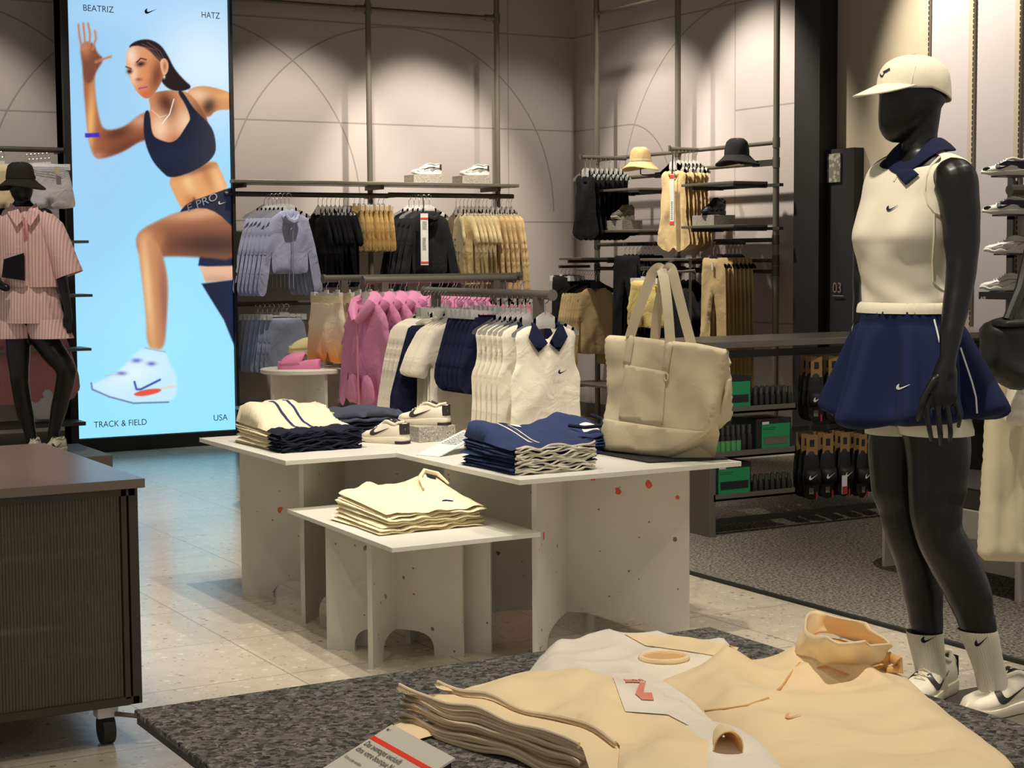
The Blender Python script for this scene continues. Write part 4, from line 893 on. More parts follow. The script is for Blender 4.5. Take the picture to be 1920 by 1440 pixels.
# ---------------- white speckled tables ----------------
def warp(mb, f): mb.v = [tuple(f(Vector(v))) for v in mb.v]; return mb
def plate(parent, c, ang, L0, L1, h, arch_in, arch_h, th=.02, name='leg_panel', mat=None):
    "upright board with an arched foot cut-out; runs from -L0 to L1 about c along ang"
    a0, a1 = -L0+arch_in, L1-arch_in
    arc = [((a0+a1)/2 - (a1-a0)/2*math.copysign(abs(math.cos(t))**.55, math.cos(t)), arch_h*abs(math.sin(t))**.6) for t in [PI*i/28 for i in range(29)]]
    ol = [(-L0, 0)] + arc + [(L1, 0), (L1, h), (-L0, h)]
    M = frame(V(c[0], c[1], 0)+V(-math.sin(ang), math.cos(ang), 0)*(th/2), (math.cos(ang), math.sin(ang), 0), (0, 0, 1))
    mb = MB()
    for i in range(len(ol)): pass
    # vertical strips keep the arch polygon simple to shade
    xs_ = [-L0]+[p[0] for p in arc]+[L1]; lo = [0]+[p[1] for p in arc]+[0]
    xs_[0] = -L0; n = len(xs_)
    V0 = [M @ V(x, z, 0) for x, z in zip(xs_, lo)]; V1 = [M @ V(x, h, 0) for x in xs_]; V2 = [M @ V(x, z, th) for x, z in zip(xs_, lo)]; V3 = [M @ V(x, h, th) for x in xs_]
    fs = []
    for i in range(n-1):
        if xs_[i+1]-xs_[i] < 1e-6 and False: continue
        fs += [(i, i+1, n+i+1, n+i), (2*n+i, 3*n+i, 3*n+i+1, 2*n+i+1), (i, 2*n+i, 2*n+i+1, i+1), (n+i, n+i+1, 3*n+i+1, 3*n+i)]
    fs += [(0, n, 3*n, 2*n), (n-1, 3*n-1, 4*n-1, 2*n-1)]
    mb.add(V0+V1+V2+V3, fs)
    return mb.build(name, mat or M_board, parent, world=True, smooth=0)
def slabtop(ol, z, th, parent, name='tabletop'):
    mb = MB(); mb.prism(ol, Matrix.Translation((0, 0, z-th)), th)
    return mb.build(name, M_top, parent, world=True, smooth=0, bevel=.0015)
TB = thing('stepped_display_table', 'large white speckled table with a stepped top of two offset squares', 'table', (3.45, 6.55, 0))
slabtop([(2.68, 7.61), (2.68, 6.545), (3.196, 6.545), (3.196, 5.485), (4.255, 5.485), (4.255, 6.56), (3.74, 6.56), (3.74, 7.61)], .75, .02, TB)
D = math.sqrt(2)
for c, L in (((3.20, 7.115), .365*D), ((3.725, 6.01), .375*D)):
    for s in (1, -1): plate(TB, c, s*PI/4, L, L, .73, .16, .09)
TS = thing('small_display_table', 'low white speckled table in front of the stepped table, under folded cream polos', 'table', (3.0, 6.1, 0))
sa = [at(538, 954, Z=.53), at(735, 1027.5, Z=.53), at(1014, 998, Z=.53)]; s4 = sa[0]+sa[2]-sa[1]
slabtop([(v.x, v.y) for v in (sa[0], sa[1], sa[2], s4)], .53, .018, TS)
for s in (1, -1): plate(TS, (2.94, 6.055), s*PI/4, .205*D, .205*D, .512, .12, .10)
plate(TS, (3.07, 6.055), -PI/4, .205*D, .205*D, .512, .12, .10)
c = at(570, 690, Z=.9)
TR = thing('round_display_table', 'tall round white speckled pedestal table carrying the slides', 'table', (c.x, c.y, 0))
MB().lathe([(0, .872), (.268, .872), (.275, .876), (.275, .896), (.27, .9), (0, .9)], c.x, c.y, 56, cap=False).build('tabletop', M_top, TR, world=True)
for s in (-.15, PI/2-.15): plate(TR, (c.x, c.y), s+PI/4-.45, .245, .245, .872, .10, .09)

# ---------------- things on the tables ----------------
def folded(name, label, group, x0, x1, y0, y1, z, T, seed, mats, lift=0, front=None, jit=.012, amp=.006, hem=None, hem_r=.004, step=.018, topfn=None, curve=None, cat='shorts'):
    """one folded garment lying on a pile; mats[1] colours the strip nearer than front;
    lift = extra rise toward the back; hem = material of wavy hem piping along the near edge"""
    r = random.Random(seed); j = lambda: r.uniform(-jit, jit)
    xm, ym = (x0+x1)/2, (y0+y1)/2
    ol = [(x0+j(), y0+j()), (xm+j(), y0+j()*.6), (x1+j(), y0+j()), (x1+j()*.6, ym), (x1+j(), y1+j()), (xm, y1+j()), (x0+j(), y1+j()), (x0+j()*.6, ym)]
    ol = smooth_poly(resample(ol, .05), 1)
    mb = MB()
    lay(mb, ol, step, z, T, lambda x, y, d: amp*(nz(x, y, seed, 9)+.6*nz(x, y, seed+5, 22)) + (topfn(x, y) if topfn else 0), edge=.012)
    def wv(x, y): return lift*(y-y0)/(y1-y0) + .0035*math.sin(x*38+seed*1.7)+.003*math.sin(x*71+seed) + (curve(x, y) if curve else 0)
    warp(mb, lambda v: V(v.x, v.y, v.z+wv(v.x, v.y)*min(1, max(0, (v.z-z)/T+.7))))
    t = thing(name, label, cat, (xm, ym, z), 0, group)
    o = mb.build('body', mats, t, world=True, smooth=1.2)
    if len(mats) > 1:
        for p in o.data.polygons: p.material_index = 1 if (p.center.y+ym) < front+.012*math.sin(seed+p.center.x*40) else 0
    if hem:
        for q in range(2):
            m = MB(); ph = r.random()*6; pts = []
            for i in range(41):
                x = x0+.01+(x1-x0-.02)*i/40
                zz = z+T*(.25+.6*q) + wv(x, y0) + T*.55*math.sin(i*.33*(1+.3*q)+ph)*math.sin(i*.13+ph*2)
                pts.append(V(x, y0-.004-.004*q+.006*math.sin(i*.5+ph), zz))
            m.tube(pts, hem_r, 6); m.build('hem_piping', hem, t, world=True)
    return t
M_cr2 = fabric('warm_white_shorts', s2l(226, 214, 184)); M_nv2 = fabric('blackish_navy', s2l(26, 28, 44)); M_den = fabric('slate_blue_cloth', s2l(62, 66, 82)); M_tnavy = fabric('washed_navy', s2l(44, 56, 92), var=.12)
def lab(i, n, top, rest): return top if i == n-1 else rest.split(', under')[0]+', '+['topmost', 'second from the top', 'third from the top', 'fourth from the top', 'fifth from the top', 'sixth from the top', 'seventh from the top', 'lowest'][n-1-i]
ORDT = ['topmost', 'second from the top', 'third from the top', 'fourth from the top', 'fifth from the top', 'sixth from the top', 'seventh from the top', 'lowest']
n = 7
for i in range(n):
    hump = (lambda x, y: .035*math.exp(-((y-7.22)/.14)**2)*(.5+.5*math.sin((x-2.74)*9)) + .05*s01((y-6.95)/.25)) if i == n-1 else None
    f = folded('folded_shorts', lab(i, n, 'cream folded shorts with two navy stripes, topmost of the left pile', 'cream folded shorts with navy hems in the left pile, under the top pair') , 'pile of cream shorts with navy hems', 2.755, 3.155, 6.80, 7.33, .75+.0125*i, .0125, 10+i, (M_cr2, M_nv2), lift=.004*i, front=6.93, hem=M_nv2, hem_r=.0045, topfn=hump, jit=.016, amp=.01 if i == n-1 else .002)
# stripes on the top pair
top = f
for x in (2.90, 2.965):
    m = MB(); pts = []
    for k in range(26):
        y = 6.90+(.34)*k/25; pts.append((x+.03*(y-6.9)*-1, y))
    o = [c for c in top.children if c.name.startswith('body')][0]
    bpy.context.view_layer.update()
    mw = o.matrix_world; imw = mw.inverted(); L = []
    for px_, py_ in pts:
        for s in (-.006, .006):
            hit, loc, nn, _ = o.ray_cast(imw @ V(px_+s, py_, 1.5), V(0, 0, -1))
            L.append((mw @ loc if hit else V(px_+s, py_, .86))+V(0, 0, .0015))
    m.add(L, [(2*k, 2*k+1, 2*k+3, 2*k+2) for k in range(25)]); m.build('side_stripe', M_tnavy, top, world=True)
def drape_mesh(target, ol, step, off=.0015):
    "a flat patch laid onto the upper surface of target"
    bpy.context.view_layer.update(); mw = target.matrix_world; imw = mw.inverted(); vs, fs, d = fill(ol, step); out = []
    for x, y in vs:
        hit, loc, nn, _ = target.ray_cast(imw @ V(x, y, 3), V(0, 0, -1)); out.append((mw @ loc if hit else V(x, y, out[-1].z if out else .85))+V(0, 0, off))
    mb = MB(); mb.add(out, fs); return mb
# slate trousers pile behind
c = at(650, 812, Z=.75)
for i in range(5):
    folded('folded_trousers', lab(i, 5, 'slate blue folded trousers, topmost of the dark pile behind the cream shorts', 'dark folded trousers in the pile behind the cream shorts'), 'pile of slate trousers', 3.20, 3.60, 7.30, 7.58, .75+.02*i, .020, 30+i, (M_den if i > 2 else M_nv2,), jit=.012, cat='trousers', topfn=(lambda x, y: .02*math.sin((x-3.2)*6)) if i == 4 else None)
g = MB(); inflate(g, smooth_poly([(0, 0), (.05, .0), (.06, .04), (.02, .05)], 1), .015, .01, frame(at(612, 790, Y=7.33), (1, 0, 0), (0, .5, 1)))
tag(g.build('size_tag', simple('lime_print', s2l(150, 200, 90), .6)), 'small lime green tag on the slate trousers pile', 'tag')
# navy shorts pile with off-white hems
M_ow = fabric('offwhite_trim', s2l(214, 206, 186))
n = 8
for i in range(n):
    hump = (lambda x, y: .03*s01((y-5.72)/.2)+.02*math.sin((x-3.2)*14)*s01((y-5.7)/.1)) if i == n-1 else None
    f = folded('folded_shorts', lab(i, n, 'navy folded shorts with two white stripes, topmost of the right pile', 'navy folded shorts with white hems in the right pile, under the top pair'), 'pile of navy shorts with white hems', 3.235, 3.62, 5.60, 6.02, .75+.0135*i, .0135, 50+i, (M_tnavy,), lift=.003*i, hem=M_ow, hem_r=.0042, topfn=hump, jit=.014, amp=.008 if i == n-1 else .002)
bd = [c for c in f.children if c.name.startswith('body')][0]
for x in (3.375, 3.41): drape_mesh(bd, [(x, 5.70), (x+.009, 5.70), (x-.02, 5.95), (x-.029, 5.95)], .02).build('side_stripe', M_ow, f, world=True)
drape_mesh(bd, [(3.37, 5.93), (3.45, 5.90), (3.47, 5.97), (3.39, 6.0)], .02, .004).build('paper_tag', M_white, f, world=True)
# navy t-shirts with a collar, behind, next to the tote
n = 6
for i in range(n):
    hump = (lambda x, y: .05*math.exp(-((x-3.93)/.09)**2)*s01((y-6.05)/.2)) if i == n-1 else None
    f = folded('folded_t_shirt', lab(i, n, 'navy folded t-shirt with a white neck label, topmost beside the tote', 'navy folded t-shirt in the pile beside the tote, under the top one'), 'pile of navy t-shirts', 3.60, 4.02, 6.02, 6.42, .75+.014*i, .014, 70+i, (M_tnavy,), topfn=hump, jit=.014, lift=.003*i, cat='t-shirt', amp=.006)
bd = [c for c in f.children if c.name.startswith('body')][0]
drape_mesh(bd, [(3.88, 6.10), (3.95, 6.08), (3.965, 6.15), (3.90, 6.17)], .015, .003).build('neck_label', M_white, f, world=True)
MB().tube([(3.84, 6.16, .865), (3.87, 6.08, .862), (3.94, 6.05, .868), (3.99, 6.12, .888), (3.98, 6.2, .90)], .008, 8).build('neck_rib', M_nv2, f, world=True)
# cream polos on the small table
n = 7; M_pol = fabric('cream_pique', s2l(238, 226, 190), ws=12)
for i in range(n):
    fk_ = .012*(n-1-i)
    hump = (lambda x, y: .075*math.exp(-((x-3.12)/.07)**2-((y-6.10)/.13)**2)+.03*math.exp(-((x-2.93)/.05)**2)*s01((y-5.9)/.1)) if i == n-1 else None
    f = folded('folded_polo', lab(i, n, 'cream folded polo with dark collar opening, topmost on the small table', 'cream folded polo in the pile on the small table, under the top one'), 'pile of cream polos', 2.80-fk_*.6, 3.22, 5.80, 6.28, .53+.012*i, .012, 90+i, (M_pol,), topfn=hump, jit=.014, lift=.006*i, cat='polo shirt', amp=.006 if i == n-1 else .002)
bd = [c for c in f.children if c.name.startswith('body')][0]
MB().tube([(3.06, 6.02, .667), (3.075, 6.08, .705), (3.12, 6.13, .722), (3.165, 6.10, .71), (3.18, 6.03, .675)], [.004, .009, .010, .009, .004], 8).build('collar', M_pol, f, world=True)
drape_mesh(bd, smooth_poly([(3.10, 6.06), (3.14, 6.05), (3.145, 6.10), (3.115, 6.115)], 1), .012, .003).build('collar_opening', M_nv2, f, world=True)
drape_mesh(bd, smooth_poly([(3.08, 5.90), (3.12, 5.885), (3.135, 5.90), (3.09, 5.915)], 1), .01, .002).build('chest_emblem', M_navy, f, world=True)
swm = MB()
# granulate blocks
def block(p, w_, d_, h_, label, rz=0):
    o = MB().box(-w_/2, w_/2, -d_/2, d_/2, 0, h_).build('stone_block', M_stone, smooth=0, bevel=.002); o.location = p; o.rotation_euler = (0, 0, rz)
    return tag(o, label, 'block', 'grey granulate display blocks')
block((3.548, 6.935, .75), .19, .20, .072, 'grey granulate block on the white stepped table, under a white sneaker')
# ---------------- shoes ----------------
M_shw = simple('cream_leather', s2l(228, 220, 196), .5, bump=.05, bscale=400); M_shd = simple('dark_brown_suede', s2l(46, 34, 34), .8)
M_shb = simple('black_leather', (.015, .014, .014), .45); M_shs = simple('white_sole', s2l(226, 222, 208), .55)
M_shg = simple('silver_mesh', s2l(196, 192, 182), .5, bump=.2, bscale=300)
def shoe(name, label, main, acc, sole, L=.28, heel_mat=None, tech=False, logo=True, toe=None, heel_sole=None):
    """sneaker, toe toward -x, heel +x, resting on z=0"""
    t = thing(name, label, 'sneaker')
    S = np.array([0, .03, .10, .2, .32, .42, .52, .62, .74, .86, .95, 1.0])
    W = np.array([.010, .027, .041, .048, .047, .043, .038, .035, .034, .033, .028, .014])
    H = np.array([.030, .042, .052, .058, .068, .084, .102, .110, .098, .092, .098, .092])
    TW = np.array([.9, .85, .8, .72, .6, .48, .5, .62, .72, .8, .8, .8])
    rs = []
    for s, w_, h, tw in zip(S, W, H, TW):
        x = (s-.5)*L; ring = []; zb = .012
        for i in range(24):
            a = 2*PI*i/24; c, sn = math.cos(a), math.sin(a)
            z = (h+zb)/2+(h-zb)/2*math.copysign(abs(sn)**.8, sn); f = max(0, sn)
            y = w_*math.copysign(abs(c)**.6, c)*(1-(1-tw)*f)
            ring.append(V(x, y, z-.016*max(0, (s-.62)*(1-abs(s-.78)*4))*(1 if sn > .9 else 0)))
        rs.append(ring)
    MB().rings(rs).build('upper', main, t, smooth=1.2)
    ol = smooth_poly([((s-.5)*L, -(w_+.003)) for s, w_ in zip(S, W)]+[((s-.5)*L, w_+.003) for s, w_ in zip(S[::-1], W[::-1])], 1)
    st_ = (lambda x: .020+.012*s01(x/L+.5) + (.006*math.sin(x*90) if tech else 0)) ; spr = lambda x: max(0, -x/L-.30)*.07
    sc1 = 1.05 if tech else 1.0
    MB().rings([[V(x*.97, y*.92, .0005+spr(x)) for x, y in ol], [V(x*1.0, y*sc1, .006+spr(x)) for x, y in ol], [V(x*1.015, y*sc1*1.02, st_(x)*.8+spr(x)*.6) for x, y in ol], [V(x*1.0, y, st_(x)+.001+spr(x)*.5) for x, y in ol], [V(x*.96, y*.85, st_(x)+.003) for x, y in ol]]).build('sole', sole, t)
    if heel_sole:
        for x0_, x1_ in ((.30*L, .515*L), (-.515*L, -.36*L)):
            q = [(x, y) for x, y in ol if x0_ <= x <= x1_]
            up = sorted([p for p in q if p[1] > 0]); dn = sorted([p for p in q if p[1] <= 0])
            if len(up) > 1 and len(dn) > 1:
                path = (up+dn[::-1]) if x0_ > 0 else (up[::-1]+dn)
                MB().rings([[V(x*1.03, y*1.05, z+spr(x)) for x, y in path] for z in (.001, .014)], cap=False, closed=False).build('outsole', heel_sole, t, smooth=1)
    def topz(x): return float(np.interp(x/L+.5, S, H))
    cx0, ra = .20*L, .235*L
    m = MB(); pts = []
    for i in range(29):
        a = 2*PI*i/28; x = cx0+ra*math.cos(a); pts.append(V(x, .023*math.sin(a), topz(x)-.006+ (.010 if math.cos(a) > .6 else 0)))
    m.tube(pts, .0065, 8, cap=False).build('collar', main, t)
    MB().rings([[V(cx0+ra*k*math.cos(a), .022*k*math.sin(a), topz(cx0+ra*k*math.cos(a))+.001) for a in [2*PI*i/20 for i in range(20)]] for k in (.96, .5, .02)], cap=False).build('lining', acc if not tech else M_shb, t)
    for q in range(5):
        x = -.005*L-.052*L*q; z = topz(x)
        MB().tube([V(x, -.020, z-.006), V(x-.004, 0, z+.004), V(x, .020, z-.006)], .0024, 6).build('lace', main if not tech else sole, t)
    for sd in (-1, 1):
        if logo:
            mm = MB(); P = [(x*.46*L, y*.46*L) for x, y in smooth_poly(SWOOSH, 1)]; vs, fs, d = fill(P, .008)
            def q2(u, v):
                x = -.22*L+u; w_ = np.interp(x/L+.5, S, W); h = topz(x); tw = np.interp(x/L+.5, S, TW); z = .034+v*.85
                sn = max(-.99, min(.99, (z-(h+.012)/2)/((h-.012)/2))); sn = math.copysign(abs(sn)**1.25, sn); c = math.sqrt(max(0, 1-sn*sn))
                return V(x, sd*(w_*c**.6*(1-(1-tw)*max(0, sn))+.0022), z)
            mm.add([q2(u, v) for u, v in vs], fs); mm.build('side_emblem', acc, t, smooth=1)
        if tech:
            for q, (xa, xb, z) in enumerate(((-.34, .0, .045), (-.12, .28, .062), (.1, .44, .055))):
                MB().tube([V(xa*L, sd*.045, z-.012), V((xa+xb)/2*L, sd*.040, z+.008), V(xb*L, sd*.034, z+.006)], .003, 6).build('overlay', acc, t)
    MB().rings([[V(.5*L*math.cos((j-5)*.12)+.004-(.0 if z < .07 else .002), .030*math.sin((j-5)*.30), z) for j in range(11)] for i, z in enumerate((.045, .07, .094))], cap=False, closed=False).build('heel_tab', heel_mat or acc, t, smooth=1)
    return t
s = shoe('sneaker', 'white sneaker with dark check mark on the white stepped table, left of the granulate block', M_shw, M_shd, M_shw, heel_sole=M_shd)
s['group'] = 'white sneakers with dark check marks'; s.location = (3.335, 6.94, .75); s.rotation_euler = (0, 0, math.radians(-66)); s.scale = (.92, 1.05, 1.0)
s2 = dup(s, (3.54, 6.95, .822), math.radians(-54), 'white sneaker with dark check mark, raised on the granulate block')
# white technical sneakers on the wall shelf, on blocks
wx = [at(797, 335, Y=13.75), at(887, 335, Y=13.75)]
T_ = shoe('sneaker', 'silver-white running sneaker on the left block of the wall shelf', M_shg, M_shd, M_shs, tech=True, logo=False)
for i, a in enumerate(wx):
    block((a.x, 13.78, 2.265), .30, .2, .075, ('granulate block under the left sneaker of the wall shelf', 'granulate block under the right sneaker of the wall shelf')[i])
    o = T_ if i == 0 else dup(T_, label='silver-white running sneaker on the right block of the wall shelf')
    o.location = (a.x+.02, 13.76, 2.342); o.rotation_euler = (0, 0, math.radians(-12))
for (px, py, x, lb_, mt, ac, z, lb2) in ((1168, 425, 8.48, 'grey hiking sneaker on a block on the right wall shelf', simple('grey_suede', s2l(110, 100, 84), .8), simple('olive_trim', s2l(150, 140, 90), .6), 1.825, 'granulate block under the grey sneaker'), (1338, 415, 8.50, 'black sneaker on a block on the right wall shelf', M_shb, M_shb, 1.84, 'granulate block under the black sneaker')):
    a = at(px, py, X=x)
    block((x, a.y, z), .22, .30, .085, lb2)
    o = shoe('sneaker', lb_, mt, ac, ac if mt is M_shb else M_shg, tech=True, logo=False, L=.28); o.location = (x, a.y, z+.085); o.rotation_euler = (0, 0, math.radians(15)); o.scale = (1, 1, 1.35)
# slides on the round table
def slide(name, label, col, loc, rz):
    t = thing(name, label, 'sandal', loc, rz, 'foam slides'); L = .27
    ol = smooth_poly([(-.135, -.02), (-.11, -.048), (-.03, -.052), (.06, -.042), (.12, -.040), (.137, -.015), (.137, .015), (.12, .040), (.06, .042), (-.03, .052), (-.11, .048), (-.135, .02)], 2)
    m = MB(); m.rings([[V(x*.97, y*.95, .0) for x, y in ol], [V(x, y, .01) for x, y in ol], [V(x, y, .045+.012*max(0, x/.13)) for x, y in ol], [V(x*.94, y*.88, .05+.012*max(0, x/.13)) for x, y in ol], [V(x*.88, y*.8, .04) for x, y in ol]])
    m.build('footbed', col, t, smooth=1)
    m = MB(); rs = []
    for q in range(9):
        f = q/8; x = -.115+.13*f; h = .055+.052*math.sin(min(1, f*1.05)*PI*.62)**.8; w_ = .047+.006*math.sin(f*PI)
        rs.append([V(x+.03*f*(math.sin(a)), w_*math.cos(a)*(1.0), .028+(h-.028)*math.sin(a)) for a in [PI*i/14 for i in range(15)]])
    inner = [[v+V(0, 0, 0) for v in r] for r in rs]
    m.rings(rs, cap=False, closed=False); o = m.build('strap', col, t, smooth=1.3)
    sm = o.modifiers.new('thick', 'SOLIDIFY'); sm.thickness = .010
    MB().box(-.11, -.05, -.03, .03, .03, .05).build('toe_fill', col, t, smooth=0, bevel=.01)
    return t
M_foamp = simple('pink_foam', s2l(222, 130, 170), .6); M_foamy = simple('butter_foam', s2l(232, 216, 160), .6)
c = at(570, 690, Z=.9)
a = at(563, 692, Z=.9)
slide('foam_slide', 'pink foam slide lying on the round white table', M_foamp, (a.x, a.y+.02, .9), -.52)
a = at(580, 684, Z=.9); block((a.x+.05, a.y, .9), .22, .16, .075, 'granulate block under the butter yellow slide')
slide('foam_slide', 'butter yellow foam slide on the block behind the pink one', M_foamy, (a.x+.0, a.y, .975), -.52)
# ---------------- hats on the right wall ----------------
def bucket(name, label, mat, loc, s=1, band=None, rz=0):
    t = thing(name, label, 'hat', loc, rz, 'bucket hats')
    cr = MB(); rs = []
    for z, r in ((.0, .093), (.04, .092), (.08, .086), (.105, .078), (.118, .062), (.123, .03), (.124, .002)):
        rs.append([V(r*s*math.cos(a)*(1+.03*math.sin(3*a)), r*s*.92*math.sin(a), (z+.006*math.sin(4*a+1))*s) for a in [2*PI*i/32 for i in range(32)]])
    cr.rings(rs, cap=False).build('crown', mat, t, smooth=1.2)
    br = MB(); rs = []
    for z, r in ((.006, .093), (-.015, .115), (-.038, .145), (-.050, .158), (-.056, .156), (-.040, .140), (-.012, .108), (0, .090)):
        rs.append([V(r*s*math.cos(a), r*s*.95*math.sin(a), (z+.012*math.sin(2*a+.6)*(r-.09)/.06)*s) for a in [2*PI*i/40 for i in range(40)]])
    br.rings(rs, cap=False).build('brim', mat, t, smooth=1.2)
    if band: MB().rings([[V(r*s*math.cos(a), r*s*.93*math.sin(a), z*s) for a in [2*PI*i/32 for i in range(32)]] for z, r in ((.012, .0955), (.032, .0945))], cap=False).build('hat_band', band, t)
    return t
M_tanhat = fabric('tan_canvas', s2l(212, 188, 134)); M_blkhat = fabric('charcoal_canvas', (.02, .02, .02))
a = at(1201, 305, X=8.55); bucket('bucket_hat', 'tan bucket hat with a pale band on a wall stand', M_tanhat, (8.55, a.y, a.z), 1.08, M_crm)
b2 = at(1382, 293, X=8.55); bucket('bucket_hat', 'black bucket hat on a wall stand near the black column', M_blkhat, (8.55, b2.y, b2.z), 1.15)
for q, zz in ((a, 2.31), (b2, 2.34)):
    t = thing('hat_stand', 'thin bent metal arm holding up the '+('tan' if q is a else 'black')+' bucket hat', 'stand', (8.6, q.y, zz))
    MB().tube([(8.70, q.y-.12, zz), (8.56, q.y-.03, zz), (8.55, q.y, zz+.01), (8.55, q.y, q.z+.10)], .006, 8).build('stand_arm', M_dark, t, world=True)
    MB().box(8.69, 8.73, q.y-.30, q.y-.02, zz-.025, zz+.025).build('sleeve_clamp', M_dark, t, world=True)
# ---------------- price card on the white table ----------------
def card(label, c0, c1, c2, thick, base_h, parent_label=None):
    "sloping printed card: c0,c1 lower edge corners, c2 above c1"
    pass
p0 = V(*at(812, 853, Z=.752)); p1 = V(*at(848, 861, Z=.752)); up = at(903, 810, Y=6.62)
t = thing('price_card', 'white printed card with red band leaning on a clear block, between shoes and navy pile', 'sign', (3.5, 6.5, .75))
u = (p1-p0).normalized(); pt = V(3.62, 6.72, .835); vv = (pt-(p0)).normalized()
u = V(.35, -.94, 0).normalized(); o0 = V(3.23, 6.42, .753); vv = V(.94, .35, .26).normalized(); wv_ = u.cross(vv)
Mx = frame(o0, u, (vv - u*vv.dot(u)))
MB().box(0, .13, 0, .37, -.004, 0, Mx).build('card', M_white, t, world=True, smooth=0)
MB().box(0.001, .129, .315, .333, 0, .0008, Mx).build('red_band', M_red, t, world=True, smooth=0)
textlines(t, Mx @ frame((.02, .28, .001), (1, 0, 0), (0, 1, 0)), .09, 9, .017, 5)
cu_ = Mx @ V(.11, .27, 0)
MB().box(cu_.x-.03, cu_.x+.03, cu_.y-.02, cu_.y+.05, .75, cu_.z-.02).build('clear_block', M_white, t, world=True, smooth=0)
# ---------------- tote bag on its stand ----------------
M_canvas = fabric('natural_canvas', s2l(206, 192, 160), ws=5, wr=.3, weave=700); M_canvas2 = fabric('natural_canvas_strap', s2l(198, 186, 156), wr=.1)
YT = 5.86
st = thing('bag_stand', 'dark bag stand with a tall thin pole and a hook arm behind the tote', 'stand', (4.1, 5.9, .75))
pl = [at(1122, 848, Z=.752), at(1235, 870, Z=.752), at(1365, 857, Z=.752), at(1250, 838, Z=.752)]
MB().prism([(3.90, 6.16), (3.90, 5.64), (4.245, 5.56), (4.245, 6.1)], Matrix.Translation((0, 0, .7505)), .007).build('base_plate', M_black, st, world=True, smooth=0)
pp = at(1294, 640, Y=6.05)
pz = at(1294, 487, Y=6.05).z
ha = at(1222, 487, Y=6.05)
MB().tube([(pp.x, 6.05, .757), (pp.x, 6.05, pz), (pp.x-.10, 6.03, pz+.0), (ha.x, 5.95, pz-.02)], .006, 8).build('pole', M_dark, st, world=True)
hk = at(1238, 508, Y=5.9)
MB().tube([(ha.x, 5.96, pz-.02), (ha.x+.0, 5.95, hk.z), (ha.x+.05, 5.9, hk.z-.005), (ha.x+.10, 5.87, hk.z)], .006, 8).build('hook_arm', M_dark, st, world=True)
bag = thing('tote_bag', 'large natural canvas tote bag with long straps and a front pocket', 'bag', (4.08, YT, .757))
BU = V(.27, -.963, 0).normalized(); BN = V(-.963, -.27, 0).normalized(); BO = V(3.985, 5.93, .757)
def atp(px, py, off=0):
    "point of the tote's own front plane (moved off behind it) seen at a photo pixel"
    o = V(0, 0, HC_); d = ray_dir(px, py); c = BO-BN*off
    return o + d*((c-o).dot(BN)/d.dot(BN))
def bp(px, py): q = atp(px, py)-BO; return (q.dot(BU), max(0, q.z))
FR = [bp(1139, 628), bp(1138, 680), bp(1139, 740), bp(1133, 790), bp(1124, 846), bp(1150, 852), bp(1210, 858), bp(1258, 863), bp(1300, 832), bp(1342, 797), bp(1350, 745), bp(1362, 690), bp(1366, 656), bp(1310, 644), bp(1250, 638), bp(1190, 631)]
def bagfold(u, v, d):
    return .012*nz(u, v, 3, 6)+.012*math.sin((u*1.0+v*.9)*19+1.5)*(nz(u, v, 9, 3)+.35)+.008*nz(u, v, 5, 12)
m = MB(); M = frame(BO, BU, (0, 0, 1))
if M.col[2].to_3d().dot(BN) < 0: M = M @ Matrix.Diagonal((1, 1, -1, 1))
def thick(u, v): return .012+.05*math.sin(max(0, min(1, (.40-v)/.40))*PI*.5)**.6
inflate(m, FR, .013, .02, M, lambda u, v, dd: bagfold(u, v, dd)+.01, lambda u, v, dd: -thick(u, v)*2.6*min(1, dd/.03), edge=.01)
bag_body = m.build('bag_body', M_canvas, bag, world=True, smooth=1.3)
A_ = atp(1258, 862); A_.z = .757; B_ = V(*at(1340, 858, Z=.757)); C_ = atp(1344, 790); D_ = atp(1298, 834); E_ = (B_+C_)/2+V(.02, .0, .02); GF_ = (A_+B_+C_)/3 + V(.03, .05, -.01)
g = MB(); vv_ = [A_, B_, E_, C_, D_, GF_]; g.add(vv_, [(0, 1, 5), (1, 2, 5), (2, 3, 5), (3, 4, 5), (4, 0, 5)])
o = g.build('side_gusset', M_canvas, bag, world=True, smooth=0); o.modifiers.new('thick', 'SOLIDIFY').thickness = .006
def on_bag(px, py, off=.003):
    "point on the tote's front cloth under a photo pixel"
    bpy.context.view_layer.update()
    o = V(0, 0, HC_); q = atp(px, py); mw = bag_body.matrix_world.inverted(); dr_ = (q-o).normalized()
    hit, loc, nn, _ = bag_body.ray_cast(mw @ (q-dr_*1.2), (mw.to_3x3() @ dr_).normalized())
    return (bag_body.matrix_world @ loc - dr_*off) if hit else q + BN*.012
def bagpatch(pix, step, off, name, mat):
    vs, fs, d = fill(pix, step); mb = MB(); mb.add([on_bag(x, y, off) for x, y in vs], fs); o = mb.build(name, mat, bag, world=True, smooth=1.3)
    sm = o.modifiers.new('thick', 'SOLIDIFY'); sm.thickness = .003; sm.offset = 0; return o
bagpatch([(1172, 683), (1249, 697), (1242, 797), (1160, 785)], 8, .005, 'front_pocket', M_canvas)
bagpatch([(1134, 785), (1165, 790), (1240, 801), (1335, 811), (1298, 831), (1256, 858), (1210, 854), (1130, 843)], 8, .004, 'base_panel', M_canvas)
